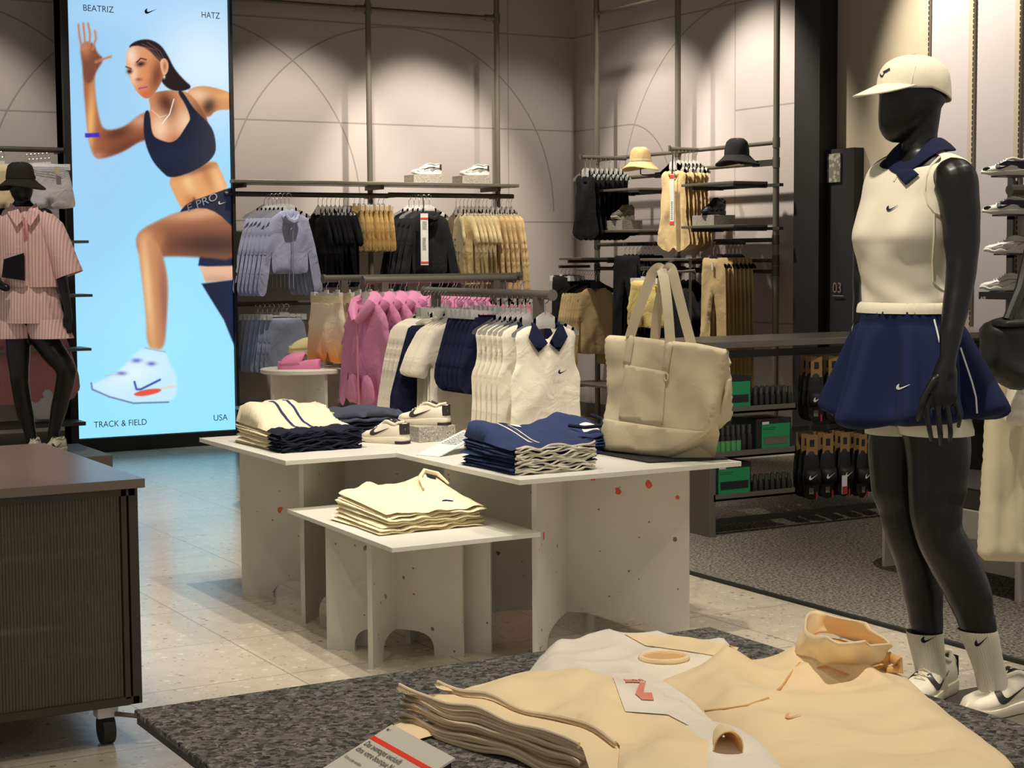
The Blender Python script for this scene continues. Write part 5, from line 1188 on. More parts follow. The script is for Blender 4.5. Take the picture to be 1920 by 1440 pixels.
# straps
def strap(pts, w_, side, name='strap'):
    m = MB(); L = []
    for i, p in enumerate(pts):
        a = pts[max(0, i-1)]; b = pts[min(len(pts)-1, i+1)]; tdir = (b-a).normalized(); n_ = tdir.cross(V(-.5, -.866, 0)).normalized()
        L += [p-n_*w_/2, p+n_*w_/2]
    m.add(L, [(2*i, 2*i+1, 2*i+3, 2*i+2) for i in range(len(pts)-1)])
    o = m.build(name, M_canvas2, bag, world=True, smooth=0); sm = o.modifiers.new('thick', 'SOLIDIFY'); sm.thickness = .005; sm.offset = 0
def curve(pts, n=10):
    out = []
    for i in range(len(pts)-1):
        p0 = pts[max(0, i-1)]; p1 = pts[i]; p2 = pts[i+1]; p3 = pts[min(len(pts)-1, i+2)]
        for k in range(n):
            t_ = k/n; out.append(.5*((2*p1)+(-p0+p2)*t_+(2*p0-5*p1+4*p2-p3)*t_*t_+(-p0+3*p1-3*p2+p3)*t_**3))
    return out+[pts[-1]]
Q = lambda x, y, off: atp(x, y, off)
sw_ = .042
strap(curve([Q(1181, 632, -.01), Q(1194, 590, .0), Q(1211, 545, .02), Q(1224, 512, .035), Q(1238, 503, .04), Q(1246, 530, .02), Q(1252, 580, .0), Q(1257, 645, -.01)]), sw_, 1)
strap(curve([Q(1228, 638, .09), Q(1232, 590, .08), Q(1240, 548, .065), Q(1249, 510, .055), Q(1259, 505, .055), Q(1270, 545, .065), Q(1284, 600, .08), Q(1297, 648, .09)]), sw_, -1)
for pix in ([(1176, 628), (1190, 629), (1181, 686), (1168, 683)], [(1247, 640), (1262, 642), (1253, 698), (1241, 696)]): bagpatch(pix, 8, .005, 'strap_seam', M_canvas2)
m = MB(); c_ = on_bag(1249, 707, .008); m.tube([c_+BU*.011*math.sin(a)+V(0, 0, .016*math.cos(a)) for a in [2*PI*i/16 for i in range(17)]], .004, 6); m.build('loop', M_canvas2, bag, world=True)
m = MB(); m.tube([Q(1358, 662, .03), Q(1364, 680, .03), Q(1356, 700, .03), Q(1364, 715, .03), Q(1366, 735, .03), Q(1351, 775, .03)], [.012, .016, .010, .018, .016, .006], 8); m.build('side_ruffle', M_canvas, bag, world=True)
# ---------------- accessory shelving unit (island) ----------------
GX0, GY0, GX1, GD = 5.665, 7.56, 8.2, .55
U = thing('shelving_unit', 'low dark metal shelving island with boxes, bottles and hanging sandals', 'shelving unit', (6.9, 7.8, 0))
M_gtop = simple('dark_laminate_top', s2l(104, 98, 88), .28, bump=0)
MB().box(GX0-.07, GX1, GY0-.03, GY0+GD, 1.075, 1.112).build('worktop', M_gtop, U, world=True, bevel=.003, smooth=0)
for x in (GX0, GX1-.06): MB().box(x-.02, x+.02, GY0, GY0+GD, 0, 1.075).build('side_panel', M_pipe, U, world=True, bevel=.003, smooth=0)
MB().box(GX0+.02, GX1-.06, GY0+.02, GY0+.05, .075, .105).build('bottom_rail', M_black, U, world=True)
MB().box(GX0+.02, GX1-.06, GY0+.24, GY0+.27, 1.0, 1.04).build('upper_rail', M_dark, U, world=True)
MB().box(6.45, GX1-.06, GY0+.24, GY0+.27, .545, .575).build('middle_rail', M_dark, U, world=True)
sx = 6.262
for z0_, z1_ in ((.703, .742), (.450, .492), (.212, .250)):
    m = MB(); m.box(GX0+.005, sx, GY0+.0, GY0+.30, z0_, z0_+.012); m.box(GX0+.005, sx, GY0, GY0+.008, z0_, z1_); m.box(sx-.008, sx, GY0, GY0+.30, z0_, z1_)
    m.build('tray_shelf', M_pipe, U, world=True, smooth=0)
MB().box(6.45, 7.0, GY0+.14, GY0+.22, .63, .64).build('peg_panel', M_black, U, world=True) if False else None
M_green = simple('green_card', (.015, .30, .10), .45); M_boxb = simple('black_card', (.014, .013, .012), .5)
def carebox(x0, x1, z, h, label, strip):
    t = thing('product_box', label, 'box', ((x0+x1)/2, GY0+.14, z), 0, 'black boxes with green labels')
    MB().box(x0-.04, x1+.012, GY0+.03, GY0+.26, z, z+h+.03).build('carton', M_boxb, t, world=True, smooth=0, bevel=.002)
    MB().box(x0, x1, GY0+.026, GY0+.03, z+.004, z+h).build('green_label', M_green, t, world=True, smooth=0)
    MB().box(x0+.015, x1-.012, GY0+.024, GY0+.026, z+h*.28, z+h*.55).build('picture_band', strip, t, world=True, smooth=0)
    textlines(t, frame((x0+.01, GY0+.0255, z+h*.86), (1, 0, 0), (0, 0, 1)), .09, 2, .010, 4)
    m = MB(); m.box(x0+.002, x0+.05, GY0+.023, GY0+.026, z+h*.99, z+h*1.08); m.build('white_sticker', M_white, t, world=True, smooth=0)
M_olive = simple('olive_band', s2l(104, 102, 84), .5)
carebox(5.725, 5.945, .716, .165, 'black box with green label on the top shelf of the dark island', M_boxb)
carebox(6.030, 6.235, .463, .165, 'black box with green label and shoe pictures on the middle shelf', M_olive)
carebox(5.722, 5.945, .225, .165, 'black box with green label on the lowest shelf of the dark island', M_boxb)
def bottle(loc, label, green=False, h=.10, grp=''):
    t = thing('spray_bottle', label, 'bottle', loc, 0, grp)
    MB().lathe([(0, 0), (.017, 0), (.018, .004), (.018, h*.62), (.012, h*.72), (0, h*.72)], n=14, cap=False).build('flask', M_boxb, t)
    MB().lathe([(0, h*.72), (.012, h*.72), (.012, h), (0, h)], n=12, cap=False).build('cap', simple('smoky_clear_cap', s2l(74, 74, 70), .25), t)
    MB().rings([[V(.0188*math.cos(a), .0188*math.sin(a), z) for a in [PI+PI*i/10 for i in range(11)]] for z in ((h*.08, h*.5) if green else (h*.04, h*.14))], cap=False, closed=False).build('label_wrap', M_green2 if green else M_white, t)
    return t
M_green2 = simple('bright_green_wrap', s2l(84, 158, 92), .45)
def bottles(x0, x1, n, rows, z, l1, l2, green, h, grp):
    pr_ = None
    for r in range(rows):
        for i in range(n):
            p = (x0+(x1-x0)*i/(n-1), GY0+.035+.045*r, z)
            lb_ = l1 if (r == 0 and i == n-1) else f"{l2}, {['front', 'second', 'rear'][r]} rank, {ORD[i]} from left"
            if pr_ is None: pr_ = bottle(p, lb_, green, h, grp)
            else: dup(pr_, p, label=lb_)
bottles(5.985, 6.235, 7, 3, .716, 'small black bottle at the right end of the top island shelf', 'small black bottle on the top island shelf', False, .125, 'black bottles on the top island shelf')
bottles(5.715, 5.865, 5, 2, .463, 'green-wrapped bottle nearest the two plain black bottles', 'green-wrapped bottle on the middle island shelf', True, .17, 'green bottles on the middle island shelf')
bottles(5.90, 5.945, 2, 2, .463, 'plain black bottle right of the green-wrapped ones, touching the box', 'plain black bottle beside the green ones', False, .17, 'plain black bottles on the middle island shelf')
bottles(5.985, 6.235, 7, 2, .225, 'small black bottle at the right end of the lowest island shelf', 'small black bottle on the lowest island shelf', False, .11, 'black bottles on the lowest island shelf')
# hanging sandals on kraft cards
M_kraft = simple('kraft_card', s2l(150, 118, 72), .75); M_rub = simple('black_rubber', (.012, .011, .011), .6); M_dred = simple('deep_red_mark', s2l(170, 40, 32), .5)
def sandalpair():
    t = thing('pool_sandal', 'sandal', 'sandal', (0, 0, 0), 0, 'black sandals hanging on the island')
    ol = smooth_poly([(-.05, -.14), (-.052, -.27), (-.03, -.325), (.03, -.325), (.052, -.27), (.048, -.14), (.035, -.075), (-.035, -.075)], 2)
    m = MB(); inflate(m, ol, .03, .028, frame((0, 0, 0), (1, 0, 0), (0, 0, 1)), edge=.012); m.build('sole_board', M_rub, t)
    m = MB(); rs = []
    for z, hw, o in ((-.17, .052, .030), (-.20, .056, .046), (-.245, .054, .040)): rs.append([V(hw*math.cos(a), -.008-o*math.sin(a), z) for a in [PI*i/10 for i in range(11)]])
    m.rings([rs[0], rs[1], rs[2]], cap=False, closed=False); o = m.build('strap', M_rub, t, smooth=1); sm = o.modifiers.new('thick', 'SOLIDIFY'); sm.thickness = .006
    m = MB(); m.box(-.035, .035, -.006, -.003, -.10, .0)
    m.build('kraft_hang_card', M_kraft, t, smooth=0)
    MB().box(-.014, .014, -.007, -.006, -.06, -.025).build('card_window', M_rub, t, smooth=0)
    swoosh(frame((-.036, -.056, -.222), (1, 0, .15), (0, 0, 1)), .062, .001).build('strap_emblem', M_white, t, smooth=0)
    MB().box(-.020, .008, -.018, -.0155, -.295, -.265).build('size_sticker', M_num, t, smooth=0)
    MB().box(.022, .032, -.018, -.0155, -.32, -.285).build('red_mark', M_dred, t, smooth=0)
    return t
S0 = sandalpair(); first = True
for zr, y, xs_, row_ in ((1.0, GY0+.10, [6.47, 6.60, 6.73, 6.87], 'upper'), (.545, GY0+.10, [6.44, 6.56, 6.69, 6.83, 6.95], 'lower')):
    for k, dy in ((0, .0), (1, .07), (2, .14)):
        for i, x in enumerate(xs_):
            o = S0 if first else dup(S0); first = False
            o.location = (x+.02*k-.03, y-.06+dy, zr-.02*i % .02); o.rotation_euler = (0, 0, math.radians(-20+i*9)); o.scale = (1, 1, 1.18)
            o['label'] = f"black sandal in the {row_} island row, {['front', 'second', 'rear'][k]} rank, {ORD[i]} from the left"
tk = MB().box(-.02, .02, -.003, 0, -.11, 0).build('price_ticket', M_white, smooth=0); tk.location = (6.60, GY0-.03, .30); tag(tk, 'white price ticket with a red foot hanging in front of the lower sandals', 'ticket')
MB().box(-.018, .018, -.0045, -.003, -.108, -.065).build('red_panel', M_dred, tk, smooth=0)
for zr in (1.0, .545):
    for x in (6.5, 6.75, 6.95):
        pass
# black garments stored deeper in the island
MB().box(6.80, 8.1, GY0+.32, GY0+.50, .12, .98).build('storage_back', M_boxb, U, world=True, smooth=0, bevel=.01)
# gloves of polished metal fingers seen at the hip are part of the mannequin
# ---------------- try-on bench ----------------
B = thing('bench', 'white speckled bench with a black seat pad behind the capped mannequin', 'bench', (6.1, 5.6, 0))
ol = [(5.78, 4.4), (6.4, 4.4), (6.4, 6.15)]+[(6.09+.31*math.cos(a), 6.15+.31*math.sin(a)) for a in [PI*i/12 for i in range(1, 12)]]+[(5.78, 6.15)]
MB().prism(ol, Matrix.Translation((0, 0, .26)), .13).build('seat_apron', M_board, B, world=True, smooth=.8)
M_pad = simple('black_seat_pad', (.02, .018, .016), .3)
MB().prism([(x+.03 if x < 6 else x-.02, y) for x, y in ol[:3]]+[(6.09+.28*math.cos(a), 6.13+.28*math.sin(a)) for a in [PI*i/12 for i in range(1, 12)]]+[(5.81, 6.15)], Matrix.Translation((0, 0, .39)), .10).build('seat_pad', M_pad, B, world=True, smooth=.8, bevel=.008)
MB().box(5.86, 6.3, 6.375, 6.395, 0, .26).build('leg_panel', M_board, B, world=True, smooth=0)
MB().box(5.77, 6.3, 5.40, 5.42, 0, .26).build('leg_panel', M_board, B, world=True, smooth=0)
MB().box(6.0, 6.02, 4.4, 6.39, .06, .26).build('long_panel', M_board, B, world=True, smooth=0)
# ---------------- sneakers on the pale wall ----------------
sh_dk = shoe('sneaker', 'black and white sneaker topmost in the column on the pale wall', M_shs, M_shb, M_shs, L=.30)
col4 = [(1888, 329), (1890, 402), (1893, 475), (1885, 545)]
M_overl = M_shb
def panels(t, L=.30):
    for sd in (-1, 1):
        m = MB()
        for P in ([(-.47, .030), (-.38, .028), (-.30, .046), (-.36, .052), (-.45, .046)], [(-.18, .062), (0, .09), (.08, .085), (.45, .08), (.46, .034), (.25, .034), (.18, .06), (-.08, .055)]):
            vs, fs, d = fill(smooth_poly([(x*L, z) for x, z in P], 1), .012)
            m.add([V(x, sd*(.0435 if x < -.2*L else .0385), z) for x, z in vs], fs)
        m.build('overlay', M_shb, t, smooth=1)
panels(sh_dk)
sh_wt = shoe('sneaker', 'all-white chunky sneaker, third from the top on the pale wall', simple('bright_mesh', s2l(222, 216, 206), .5), simple('soft_grey_trim', s2l(160, 150, 150), .6), M_shs, tech=True, logo=False, L=.30)
labs = ['black and white sneaker topmost in the column on the pale wall', 'black and white sneaker second from the top on the pale wall', 'all-white chunky sneaker, third from the top on the pale wall', 'all-white chunky sneaker lowest in the column, above the black ledge']
for i, (px, py) in enumerate(col4):
    a = at(px, py, X=8.80); src = sh_dk if i < 2 else sh_wt
    o = src if i in (0, 2) else dup(src, label=labs[i])
    o.location = (8.80, a.y, a.z); o.rotation_euler = (0, 0, math.radians(60-90+ -20)); o.scale = (1.15, 1.1, 1.15)
    t = thing('shoe_bracket', ['dark bracket plate under the topmost sneaker', 'dark bracket plate under the second sneaker', 'dark bracket plate under the third sneaker', 'dark bracket plate under the lowest sneaker'][i], 'bracket', (8.85, a.y, a.z))
    MB().box(8.72, 8.95, a.y-.07, a.y+.07, a.z-.012, a.z-.001).build('plate', M_dark, t, world=True, smooth=0)
    MB().box(8.93, 8.95, a.y-.025+(8.485-a.y), a.y+.03+(8.485-a.y), a.z-.30, a.z+.02).build('bracket_arm', M_dark, t, world=True, smooth=0)
a = at(1843, 547, X=8.70); b_ = at(1905, 562, X=8.70)
lg = tag(MB().box(8.66, 8.95, b_.y-.1, a.y, b_.z, a.z).build('wall_ledge', M_black, smooth=0), 'black ledge with small white lettering under the lowest white sneaker', 'shelf')
text_mesh('small_lettering', 'AIR', .035, frame((8.655, a.y-.02, a.z-.055), (0, -1, 0), (0, 0, 1)), M_pl, lg)
# ---------------- outfit cut by the right edge of the photo ----------------
rk = thing('garment_rack', 'dark garment rack mostly outside the right edge, holding the cream outfit', 'garment rack', (4.5, 3.9, 0))
MB().tube([(4.10, 3.9, 1.80), (5.0, 3.9, 1.80)], .018, 10).build('rail_bar', M_dark, rk, world=True)
MB().tube([(4.55, 3.9, 0.02), (4.55, 3.9, 1.80)], .018, 10).build('post', M_dark, rk, world=True)
MB().box(4.4, 4.9, 3.7, 4.1, 0, .02).build('base_plate', M_dark, rk, world=True)
M_crmp = fabric('cream_trouser_knit', s2l(216, 206, 170), wr=.25, ws=4)
pt = thing('wide_trousers', 'cream wide-leg trousers hanging at the right edge of the photo', 'trousers', (4.14, 3.90, 1.3))
ol = [(3.985, .61), (4.10, .595), (4.32, .57), (4.32, 1.35), (4.06, 1.36), (4.02, 1.20), (4.005, .9)]
m = MB(); inflate(m, smooth_poly(resample(ol, .08), 1), .018, .07, frame((0, 3.9, 0), (1, 0, 0), (0, 0, 1)), lambda u, v, d: (.022*(.5-abs(math.sin(u*34+v*2.5)))*(1.4-v)+.01*nz(u, v, 4, 5))*min(1, d/.07), edge=.05); m.build('body', M_crmp, pt, world=True, smooth=1.2)
tt = thing('t_shirt', 'cream t-shirt sleeve hanging over the trousers at the right edge of the photo', 't-shirt', (4.2, 3.82, 1.3))
a = at(1886, 798, Y=3.8); b_ = at(1912, 690, Y=3.8)
ol = [(a.x, a.z), (a.x+.12, a.z-.01), (a.x+.2, a.z+.1), (a.x+.2, b_.z+.35), (b_.x, b_.z+.08), (a.x+.025, a.z+.10)]
m = MB(); inflate(m, smooth_poly(resample(ol, .05), 1), .018, .09, frame((0, 3.8, 0), (1, 0, 0), (0, 0, 1)), lambda u, v, d: .01*nz(u, v, 8, 9), edge=.03); m.build('body', M_wht, tt, world=True, smooth=1.2)
bk = thing('shoulder_bag', 'black shoulder bag with a thick strap at the right edge of the photo', 'bag', (4.1, 3.7, 1.3))
M_bagb = simple('black_nylon', (.012, .011, .010), .5, bump=.3, bscale=30)
def pt3(px, py, Y=3.68): q = at(px, py, Y=Y); return (q.x, q.z)
ol = [pt3(1846, 610), pt3(1870, 594), pt3(1925, 590), pt3(1950, 640), pt3(1940, 720), pt3(1905, 736), pt3(1860, 712), pt3(1842, 690), pt3(1850, 650)]
m = MB(); inflate(m, smooth_poly(ol, 1), .02, .12, frame((0, 3.68, 0), (1, 0, 0), (0, 0, 1)), lambda u, v, d: .012*nz(u, v, 2, 12), edge=.05); m.build('bag_body', M_bagb, bk, world=True, smooth=1.2)
m = MB(); q = [V(pt3(1880, 600)[0], 3.66, pt3(1880, 600)[1]), V(pt3(1905, 540)[0], 3.66, pt3(1905, 540)[1]), V(pt3(1940, 470)[0], 3.7, pt3(1940, 470)[1]), V(4.24, 3.88, 1.80)]; m.tube(q, [.016, .018, .018, .012], 8); m.build('strap', M_bagb, bk, world=True)
MB().box(pt3(1852, 600)[0], pt3(1945, 600)[0], 3.60, 3.67, pt3(1852, 612)[1], pt3(1852, 600)[1]).build('flap_zip', M_bagb, bk, world=True, bevel=.008)
# ---------------- left cabinet on castors ----------------
cab = thing('rolling_cabinet', 'dark cabinet with fluted glass front on castors at the left edge', 'cabinet', (1.2, 5.8, 0))
cx1, cyf = 1.683, 5.31
M_ctop = simple('brown_grey_laminate', s2l(120, 104, 92), .22, bump=0)
cy1 = 6.56
MB().box(.4, cx1, cyf, cy1, .855, .885).build('worktop', M_ctop, cab, world=True, smooth=0, bevel=.002)
f = .03
M_cdk = simple('umber_metal', s2l(66, 58, 50), .5, .2)
MB().box(cx1-.05, cx1-.02, cyf+.02, cyf+.05, .14, .855).build('corner_post', M_cdk, cab, world=True, smooth=0)
MB().box(cx1-.075, cx1-.058, cyf+.02, cyf+.05, .16, .855).build('inner_post', M_cdk, cab, world=True, smooth=0)
MB().box(cx1-.05, cx1-.02, cyf+.05, cy1-.03, .14, .855).build('side_panel', M_cdk, cab, world=True, smooth=0)
MB().box(.4, cx1-.03, cyf+.02, cyf+.05, .14, .165).build('lower_frame', M_cdk, cab, world=True, smooth=0)
MB().box(.4, cx1-.03, cyf+.02, cyf+.05, .83, .855).build('upper_frame', M_cdk, cab, world=True, smooth=0)
MB().box(.4, cx1-.05, cyf+.05, cy1-.03, .13, .145).build('base_board', M_cdk, cab, world=True, smooth=0)
m = MB(); n_ = 115; x0_, x1_ = .42, cx1-.078; pts = []
for i in range(n_*6+1):
    x = x0_+(x1_-x0_)*i/(n_*6); pts.append((x, cyf+.030-.0045*abs(math.sin(PI*i/6))))
m.rings([[V(x, y, z) for x, y in pts]+[V(x, cyf+.036, z) for x, y in pts[::-1]] for z in (.166, .829)], cap=False)
m.build('fluted_glass', simple('reeded_glass', s2l(176, 168, 146), .25, trans=.85, spec=.8), cab, world=True, smooth=1.2)
M_cin = simple('cabinet_inside', s2l(120, 110, 90), .7)
for z, mt in ((.70, M_cin), (.47, M_cin), (.29, M_cin)): MB().box(.42, cx1-.09, cyf+.10, cy1-.08, z, z+.018).build('inner_shelf', mt, cab, world=True, smooth=0)
MB().box(.42, cx1-.10, cyf+.10, cyf+.115, .63, .645).build('lit_edge_bar', simple('painted_soft_lit_edge', s2l(170, 160, 136), .5), cab, world=True, smooth=0)  # pale colour stands for a lit edge inside the cabinet
MB().box(.42, cx1-.28, cyf+.10, cyf+.115, .40, .411).build('lit_edge_bar', simple('painted_lit_edge', s2l(240, 232, 205), .5), cab, world=True, smooth=0)  # brighter lit edge put into the colour; the bar gives no light
MB().box(.42, cx1-.09, cyf+.5, cyf+.52, .15, .85).build('inner_panel', M_cin, cab, world=True, smooth=0)
for (x, y) in ((cx1-.12, cyf+.10), (cx1-.12, cy1-.12), (.6, cyf+.10)):
    MB().tube([(x-.02, y, .05), (x+.02, y, .05)], .05, 20).build('castor_wheel', M_boxb, cab, world=True)
    MB().box(x-.035, x+.035, y-.03, y+.03, .09, .13).build('castor_fork', M_white, cab, world=True, smooth=0, bevel=.005)
MB().tube([(cx1-.10, cyf+.06, .105), (cx1-.03, cyf-.0, .10), (cx1+.0, cyf-.02, .12)], .008, 6).build('castor_brake', M_pipe, cab, world=True)
# ---------------- mannequins ----------------
M_man = simple('satin_black_mannequin', (.0075, .007, .0062), .36, spec=.4, var=.02)
FH = V(.5, .866, 0).normalized(); RH = V(.866, -.5, 0).normalized()
class Fig:
    def __init__(s, base): s.b = V(*base)
    def P(s, px, py, w=0):
        "point at depth offset w (toward the aisle) of the figure's own vertical plane"
        o = V(0, 0, HC_); d = ray_dir(px, py); c = s.b - FH*w
        return o + d*((c-o).dot(FH)/d.dot(FH))
def ell(c, ua, ub, a, b, n=28, extra=None, ph=0):
    out = []
    for i in range(n):
        t = 2*PI*i/n+ph; k = extra(t) if extra else (0, 0)
        out.append(c+ua*(a+k[0])*math.cos(t)+ub*(b+k[1])*math.sin(t))
    return out
def remeshed(mb, name, mat, parent, vox=.006, it=8):
    me = bpy.data.meshes.new(name); me.from_pydata(mb.v, [], mb.f)
    bm = bmesh.new(); bm.from_mesh(me); bmesh.ops.recalc_face_normals(bm, faces=bm.faces); bm.to_mesh(me); bm.free()
    o = bpy.data.objects.new(name, me); C.objects.link(o)
    r = o.modifiers.new('r', 'REMESH'); r.mode = 'VOXEL'; r.voxel_size = vox
    sm = o.modifiers.new('s', 'SMOOTH'); sm.iterations = it; sm.factor = .6
    dg = bpy.context.evaluated_depsgraph_get(); dg.update()
    m2 = bpy.data.meshes.new_from_object(o.evaluated_get(dg)); bpy.data.objects.remove(o)
    m2.materials.clear(); m2.materials.append(mat); m2.polygons.foreach_set('use_smooth', [True]*len(m2.polygons))
    if parent is not None: bpy.context.view_layer.update(); m2.transform(parent.matrix_world.inverted())
    o = bpy.data.objects.new(name, m2); C.objects.link(o); o.parent = parent
    return o
def ball(mb, c, r, n=12, sc=None):
    rs = []
    for j in range(1, n):
        t = PI*j/n; rs.append([c+V(r*math.sin(t)*math.cos(a), r*math.sin(t)*math.sin(a), r*math.cos(t)) for a in [2*PI*i/16 for i in range(16)]])
    mb.rings(rs)
def limb(mb, pts, n=18):
    "pts = [(point, radius)]: smooth tapered limb with rounded ends"
    P = curve([p for p, r in pts], 6); R = [r for p, r in pts]; k = len(pts)-1
    rr = []
    for i in range(len(P)):
        t = i/6; a = min(int(t), k-1); f = t-a; f = s01(f) if True else f; rr.append(float(R[a]+(R[min(a+1, k)]-R[a])*f))
    mb.tube(P, rr, n)
    ball(mb, P[0], rr[0]*.98); ball(mb, P[-1], rr[-1]*.98)
# --- main figure ---
base = V(3.29, 3.41, .34); G1 = Fig(base)
f_ = (RH*-.77 - FH*.64).normalized(); l_ = (RH*.64 - FH*.77).normalized()
PM = thing('mannequin_woman', 'black faceless mannequin in white cap, white polo and navy skirt on the right', 'mannequin', base)
P = G1.P
TOR = [(268, 1724, .044, .048, 0), (284, 1724, .056, .052, 0), (296, 1724, .110, .060, 0), (312, 1724, .148, .072, 0), (338, 1721, .158, .088, 0), (370, 1714, .150, .100, 0), (402, 1706, .148, .106, .012), (438, 1701, .146, .106, .030), (462, 1699, .139, .104, .022), (490, 1697, .128, .100, .004), (530, 1699, .121, .094, 0), (560, 1702, .122, .094, 0), (590, 1706, .130, .100, 0), (630, 1712, .150, .115, 0), (690, 1718, .165, .125, 0), (750, 1722, .165, .122, 0), (795, 1724, .150, .105, 0)]
def torso(off, y0, y1, n=40, dz=None):
    rs = []
    for y, x, a, b, bust in TOR:
        if y < y0 or y > y1: continue
        c = P(x, y, 0); ring = []; dip = s01((320-y)/28.)*.045 if off > 0 else 0
        for i in range(n):
            t = 2*PI*i/n; la, fb = math.cos(t), math.sin(t)
            bl = bust*(math.exp(-((la*a-.07)/.05)**2)+math.exp(-((la*a+.07)/.05)**2)) if fb > 0 else 0
            ring.append(c + l_*(a+off)*la + f_*((b+off)*fb+bl) - V(0, 0, float(dip*max(0, fb)**3)))
        rs.append(ring)
    return rs
mb = MB(); mb.rings(torso(0, 0, 800))
# neck and head (face turned further to the side)
hf = (RH*-.93 - FH*.36).normalized(); hl = (RH*.36 - FH*.93).normalized()
mb.rings([ell(P(x, y, 0), l_, f_, a, b, 20) for x, y, a, b in ((1727, 300, .060, .060), (1726, 284, .050, .052), (1725, 268, .045, .048), (1726, 250, .044, .048), (1728, 228, .046, .050), (1730, 205, .048, .052))])
HD = [(108, 1716, .030, .035), (116, 1715, .052, .062), (130, 1714, .067, .084), (150, 1713, .074, .096), (172, 1713, .076, .0985), (190, 1711, .075, .095), (208, 1704, .072, .085), (225, 1697, .066, .074), (240, 1691, .057, .062), (252, 1687, .046, .048), (262, 1685, .032, .033), (267, 1685, .016, .018)]
mb.rings([ell(P(x, y, 0), hl, hf, a, b, 28) for y, x, a, b in HD])
limb(mb, [(P(1664, 196, .0), .020), (P(1657, 214, 0), .015), (P(1662, 232, 0), .012)])  # faint nose ridge
# near (left) arm
limb(mb, [(P(1776, 338, .115), .046), (P(1790, 338, .14), .060), (P(1799, 385, .16), .053), (P(1803, 440, .17), .048), (P(1803, 500, .19), .040), (P(1795, 560, .215), .036), (P(1784, 620, .245), .030), (P(1778, 668, .265), .0225), (P(1773, 700, .27), .024)])
hand = [(P(1777, 668, .265), .021), (P(1766, 705, .27), .025), (P(1757, 735, .272), .027), (P(1755, 752, .272), .024)]
limb(mb, hand); limb(mb, [(P(1782, 695, .265), .018), (P(1779, 735, .268), .022), (P(1777, 750, .266), .020)])
FG = [([(1738, 748), (1739, 780), (1743, 806), (1747, 826)], .0086, .285), ([(1757, 752), (1760, 785), (1763, 812), (1764, 833)], .0090, .282), ([(1773, 752), (1779, 782), (1782, 808), (1781, 826)], .0086, .275), ([(1787, 744), (1796, 768), (1799, 786), (1797, 800)], .0078, .262), ([(1752, 712), (1735, 740), (1727, 765), (1722, 786)], .0100, .292)]
for pts, r, w_ in FG:
    limb(mb, [(P(x, y, w_+(.006 if 0 < i < 3 else 0)-(.012 if i == 3 else 0)), r*(1.1-.1*i)) for i, (x, y) in enumerate(pts)], 10)
# far (right) arm: bent, hand on the hip
limb(mb, [(P(1690, 312, -.10), .045), (P(1660, 340, -.15), .056), (P(1640, 400, -.20), .046), (P(1628, 460, -.25), .042), (P(1622, 520, -.27), .036), (P(1618, 570, -.22), .029), (P(1612, 605, -.16), .022), (P(1612, 620, -.14), .022)])
for k in range(4): limb(mb, [(P(1612, 612, -.14), .012), (P(1604, 606+k*8, -.11), .009), (P(1598, 618+k*9, -.09), .008), (P(1599, 632+k*9, -.08), .007)], 8)
limb(mb, [(P(1616, 600, -.15), .012), (P(1622, 592, -.11), .010), (P(1628, 596, -.09), .008)], 8)
# legs
limb(mb, [(P(1740, 760, .08), .090), (P(1758, 830, .09), .088), (P(1758, 907, .10), .079), (P(1755, 951, .105), .071), (P(1762, 1002, .105), .064), (P(1787, 1051, .10), .066), (P(1814, 1107, .09), .062), (P(1830, 1160, .08), .051), (P(1846, 1210, .07), .040), (P(1860, 1262, .06), .036), (P(1866, 1300, .06), .036)], 22)
limb(mb, [(P(1700, 760, -.08), .088), (P(1686, 830, -.08), .086), (P(1684, 907, -.08), .076), (P(1692, 958, -.08), .064), (P(1702, 1004, -.08), .060), (P(1718, 1050, -.09), .060), (P(1730, 1107, -.10), .056), (P(1736, 1160, -.10), .048), (P(1742, 1210, -.10), .038), (P(1746, 1262, -.10), .034), (P(1748, 1290, -.10), .034)], 22)
remeshed(mb, 'figure_body', M_man, PM, .0038, 7)
# polo
po = thing('polo_shirt', 'white sleeveless polo with navy collar worn by the capped mannequin', 'polo shirt', P(1705, 440))
rs = torso(.009, 280, 595); m = MB(); rs2 = []
for q, r in enumerate(rs):
    rs2.append([v + l_*(.003*nz(v.x*8, v.z*8, 2, 3)) + f_*(.004*nz(v.x*6, v.z*10, 5, 2)) for v in r])
def subdiv(rs, k=3):
    out = []
    for i in range(len(rs)-1):
        for j in range(k):
            t = j/k; p0 = rs[max(0, i-1)]; p1 = rs[i]; p2 = rs[i+1]; p3 = rs[min(len(rs)-1, i+2)]
            out.append([.5*((2*b)+(-a+c)*t+(2*a-5*b+4*c-d)*t*t+(-a+3*b-3*c+d)*t**3) for a, b, c, d in zip(p0, p1, p2, p3)])
    return out+[rs[-1]]
rs3 = subdiv(rs2, 5)
def wr(v, i, n):
    z = v.z; t = 2*PI*i/n
    k = .006*math.exp(-((z-1.44)/.06)**2)*math.sin(z*90+t*3)*max(0, math.cos(t))*.8 + .006*math.exp(-((z-1.47)/.07)**2)*math.sin(z*60-t*5+1)*.6
    return k
rs3 = [[v+(l_*math.cos(2*PI*i/40)+f_*math.sin(2*PI*i/40))*wr(v, i, 40) for i, v in enumerate(r)] for r in rs3]
m.rings(rs3, cap=False)
M_polo = fabric('cream_white_knit', s2l(228, 220, 196), wr=.08, ws=5, weave=1400)
pb = m.build('shirt_body', M_polo, po, world=True, smooth=1.4); sm = pb.modifiers.new('thick', 'SOLIDIFY'); sm.thickness = .003
sm2 = pb.modifiers.new('sub', 'SUBSURF'); sm2.levels = 1; sm2.render_levels = 1
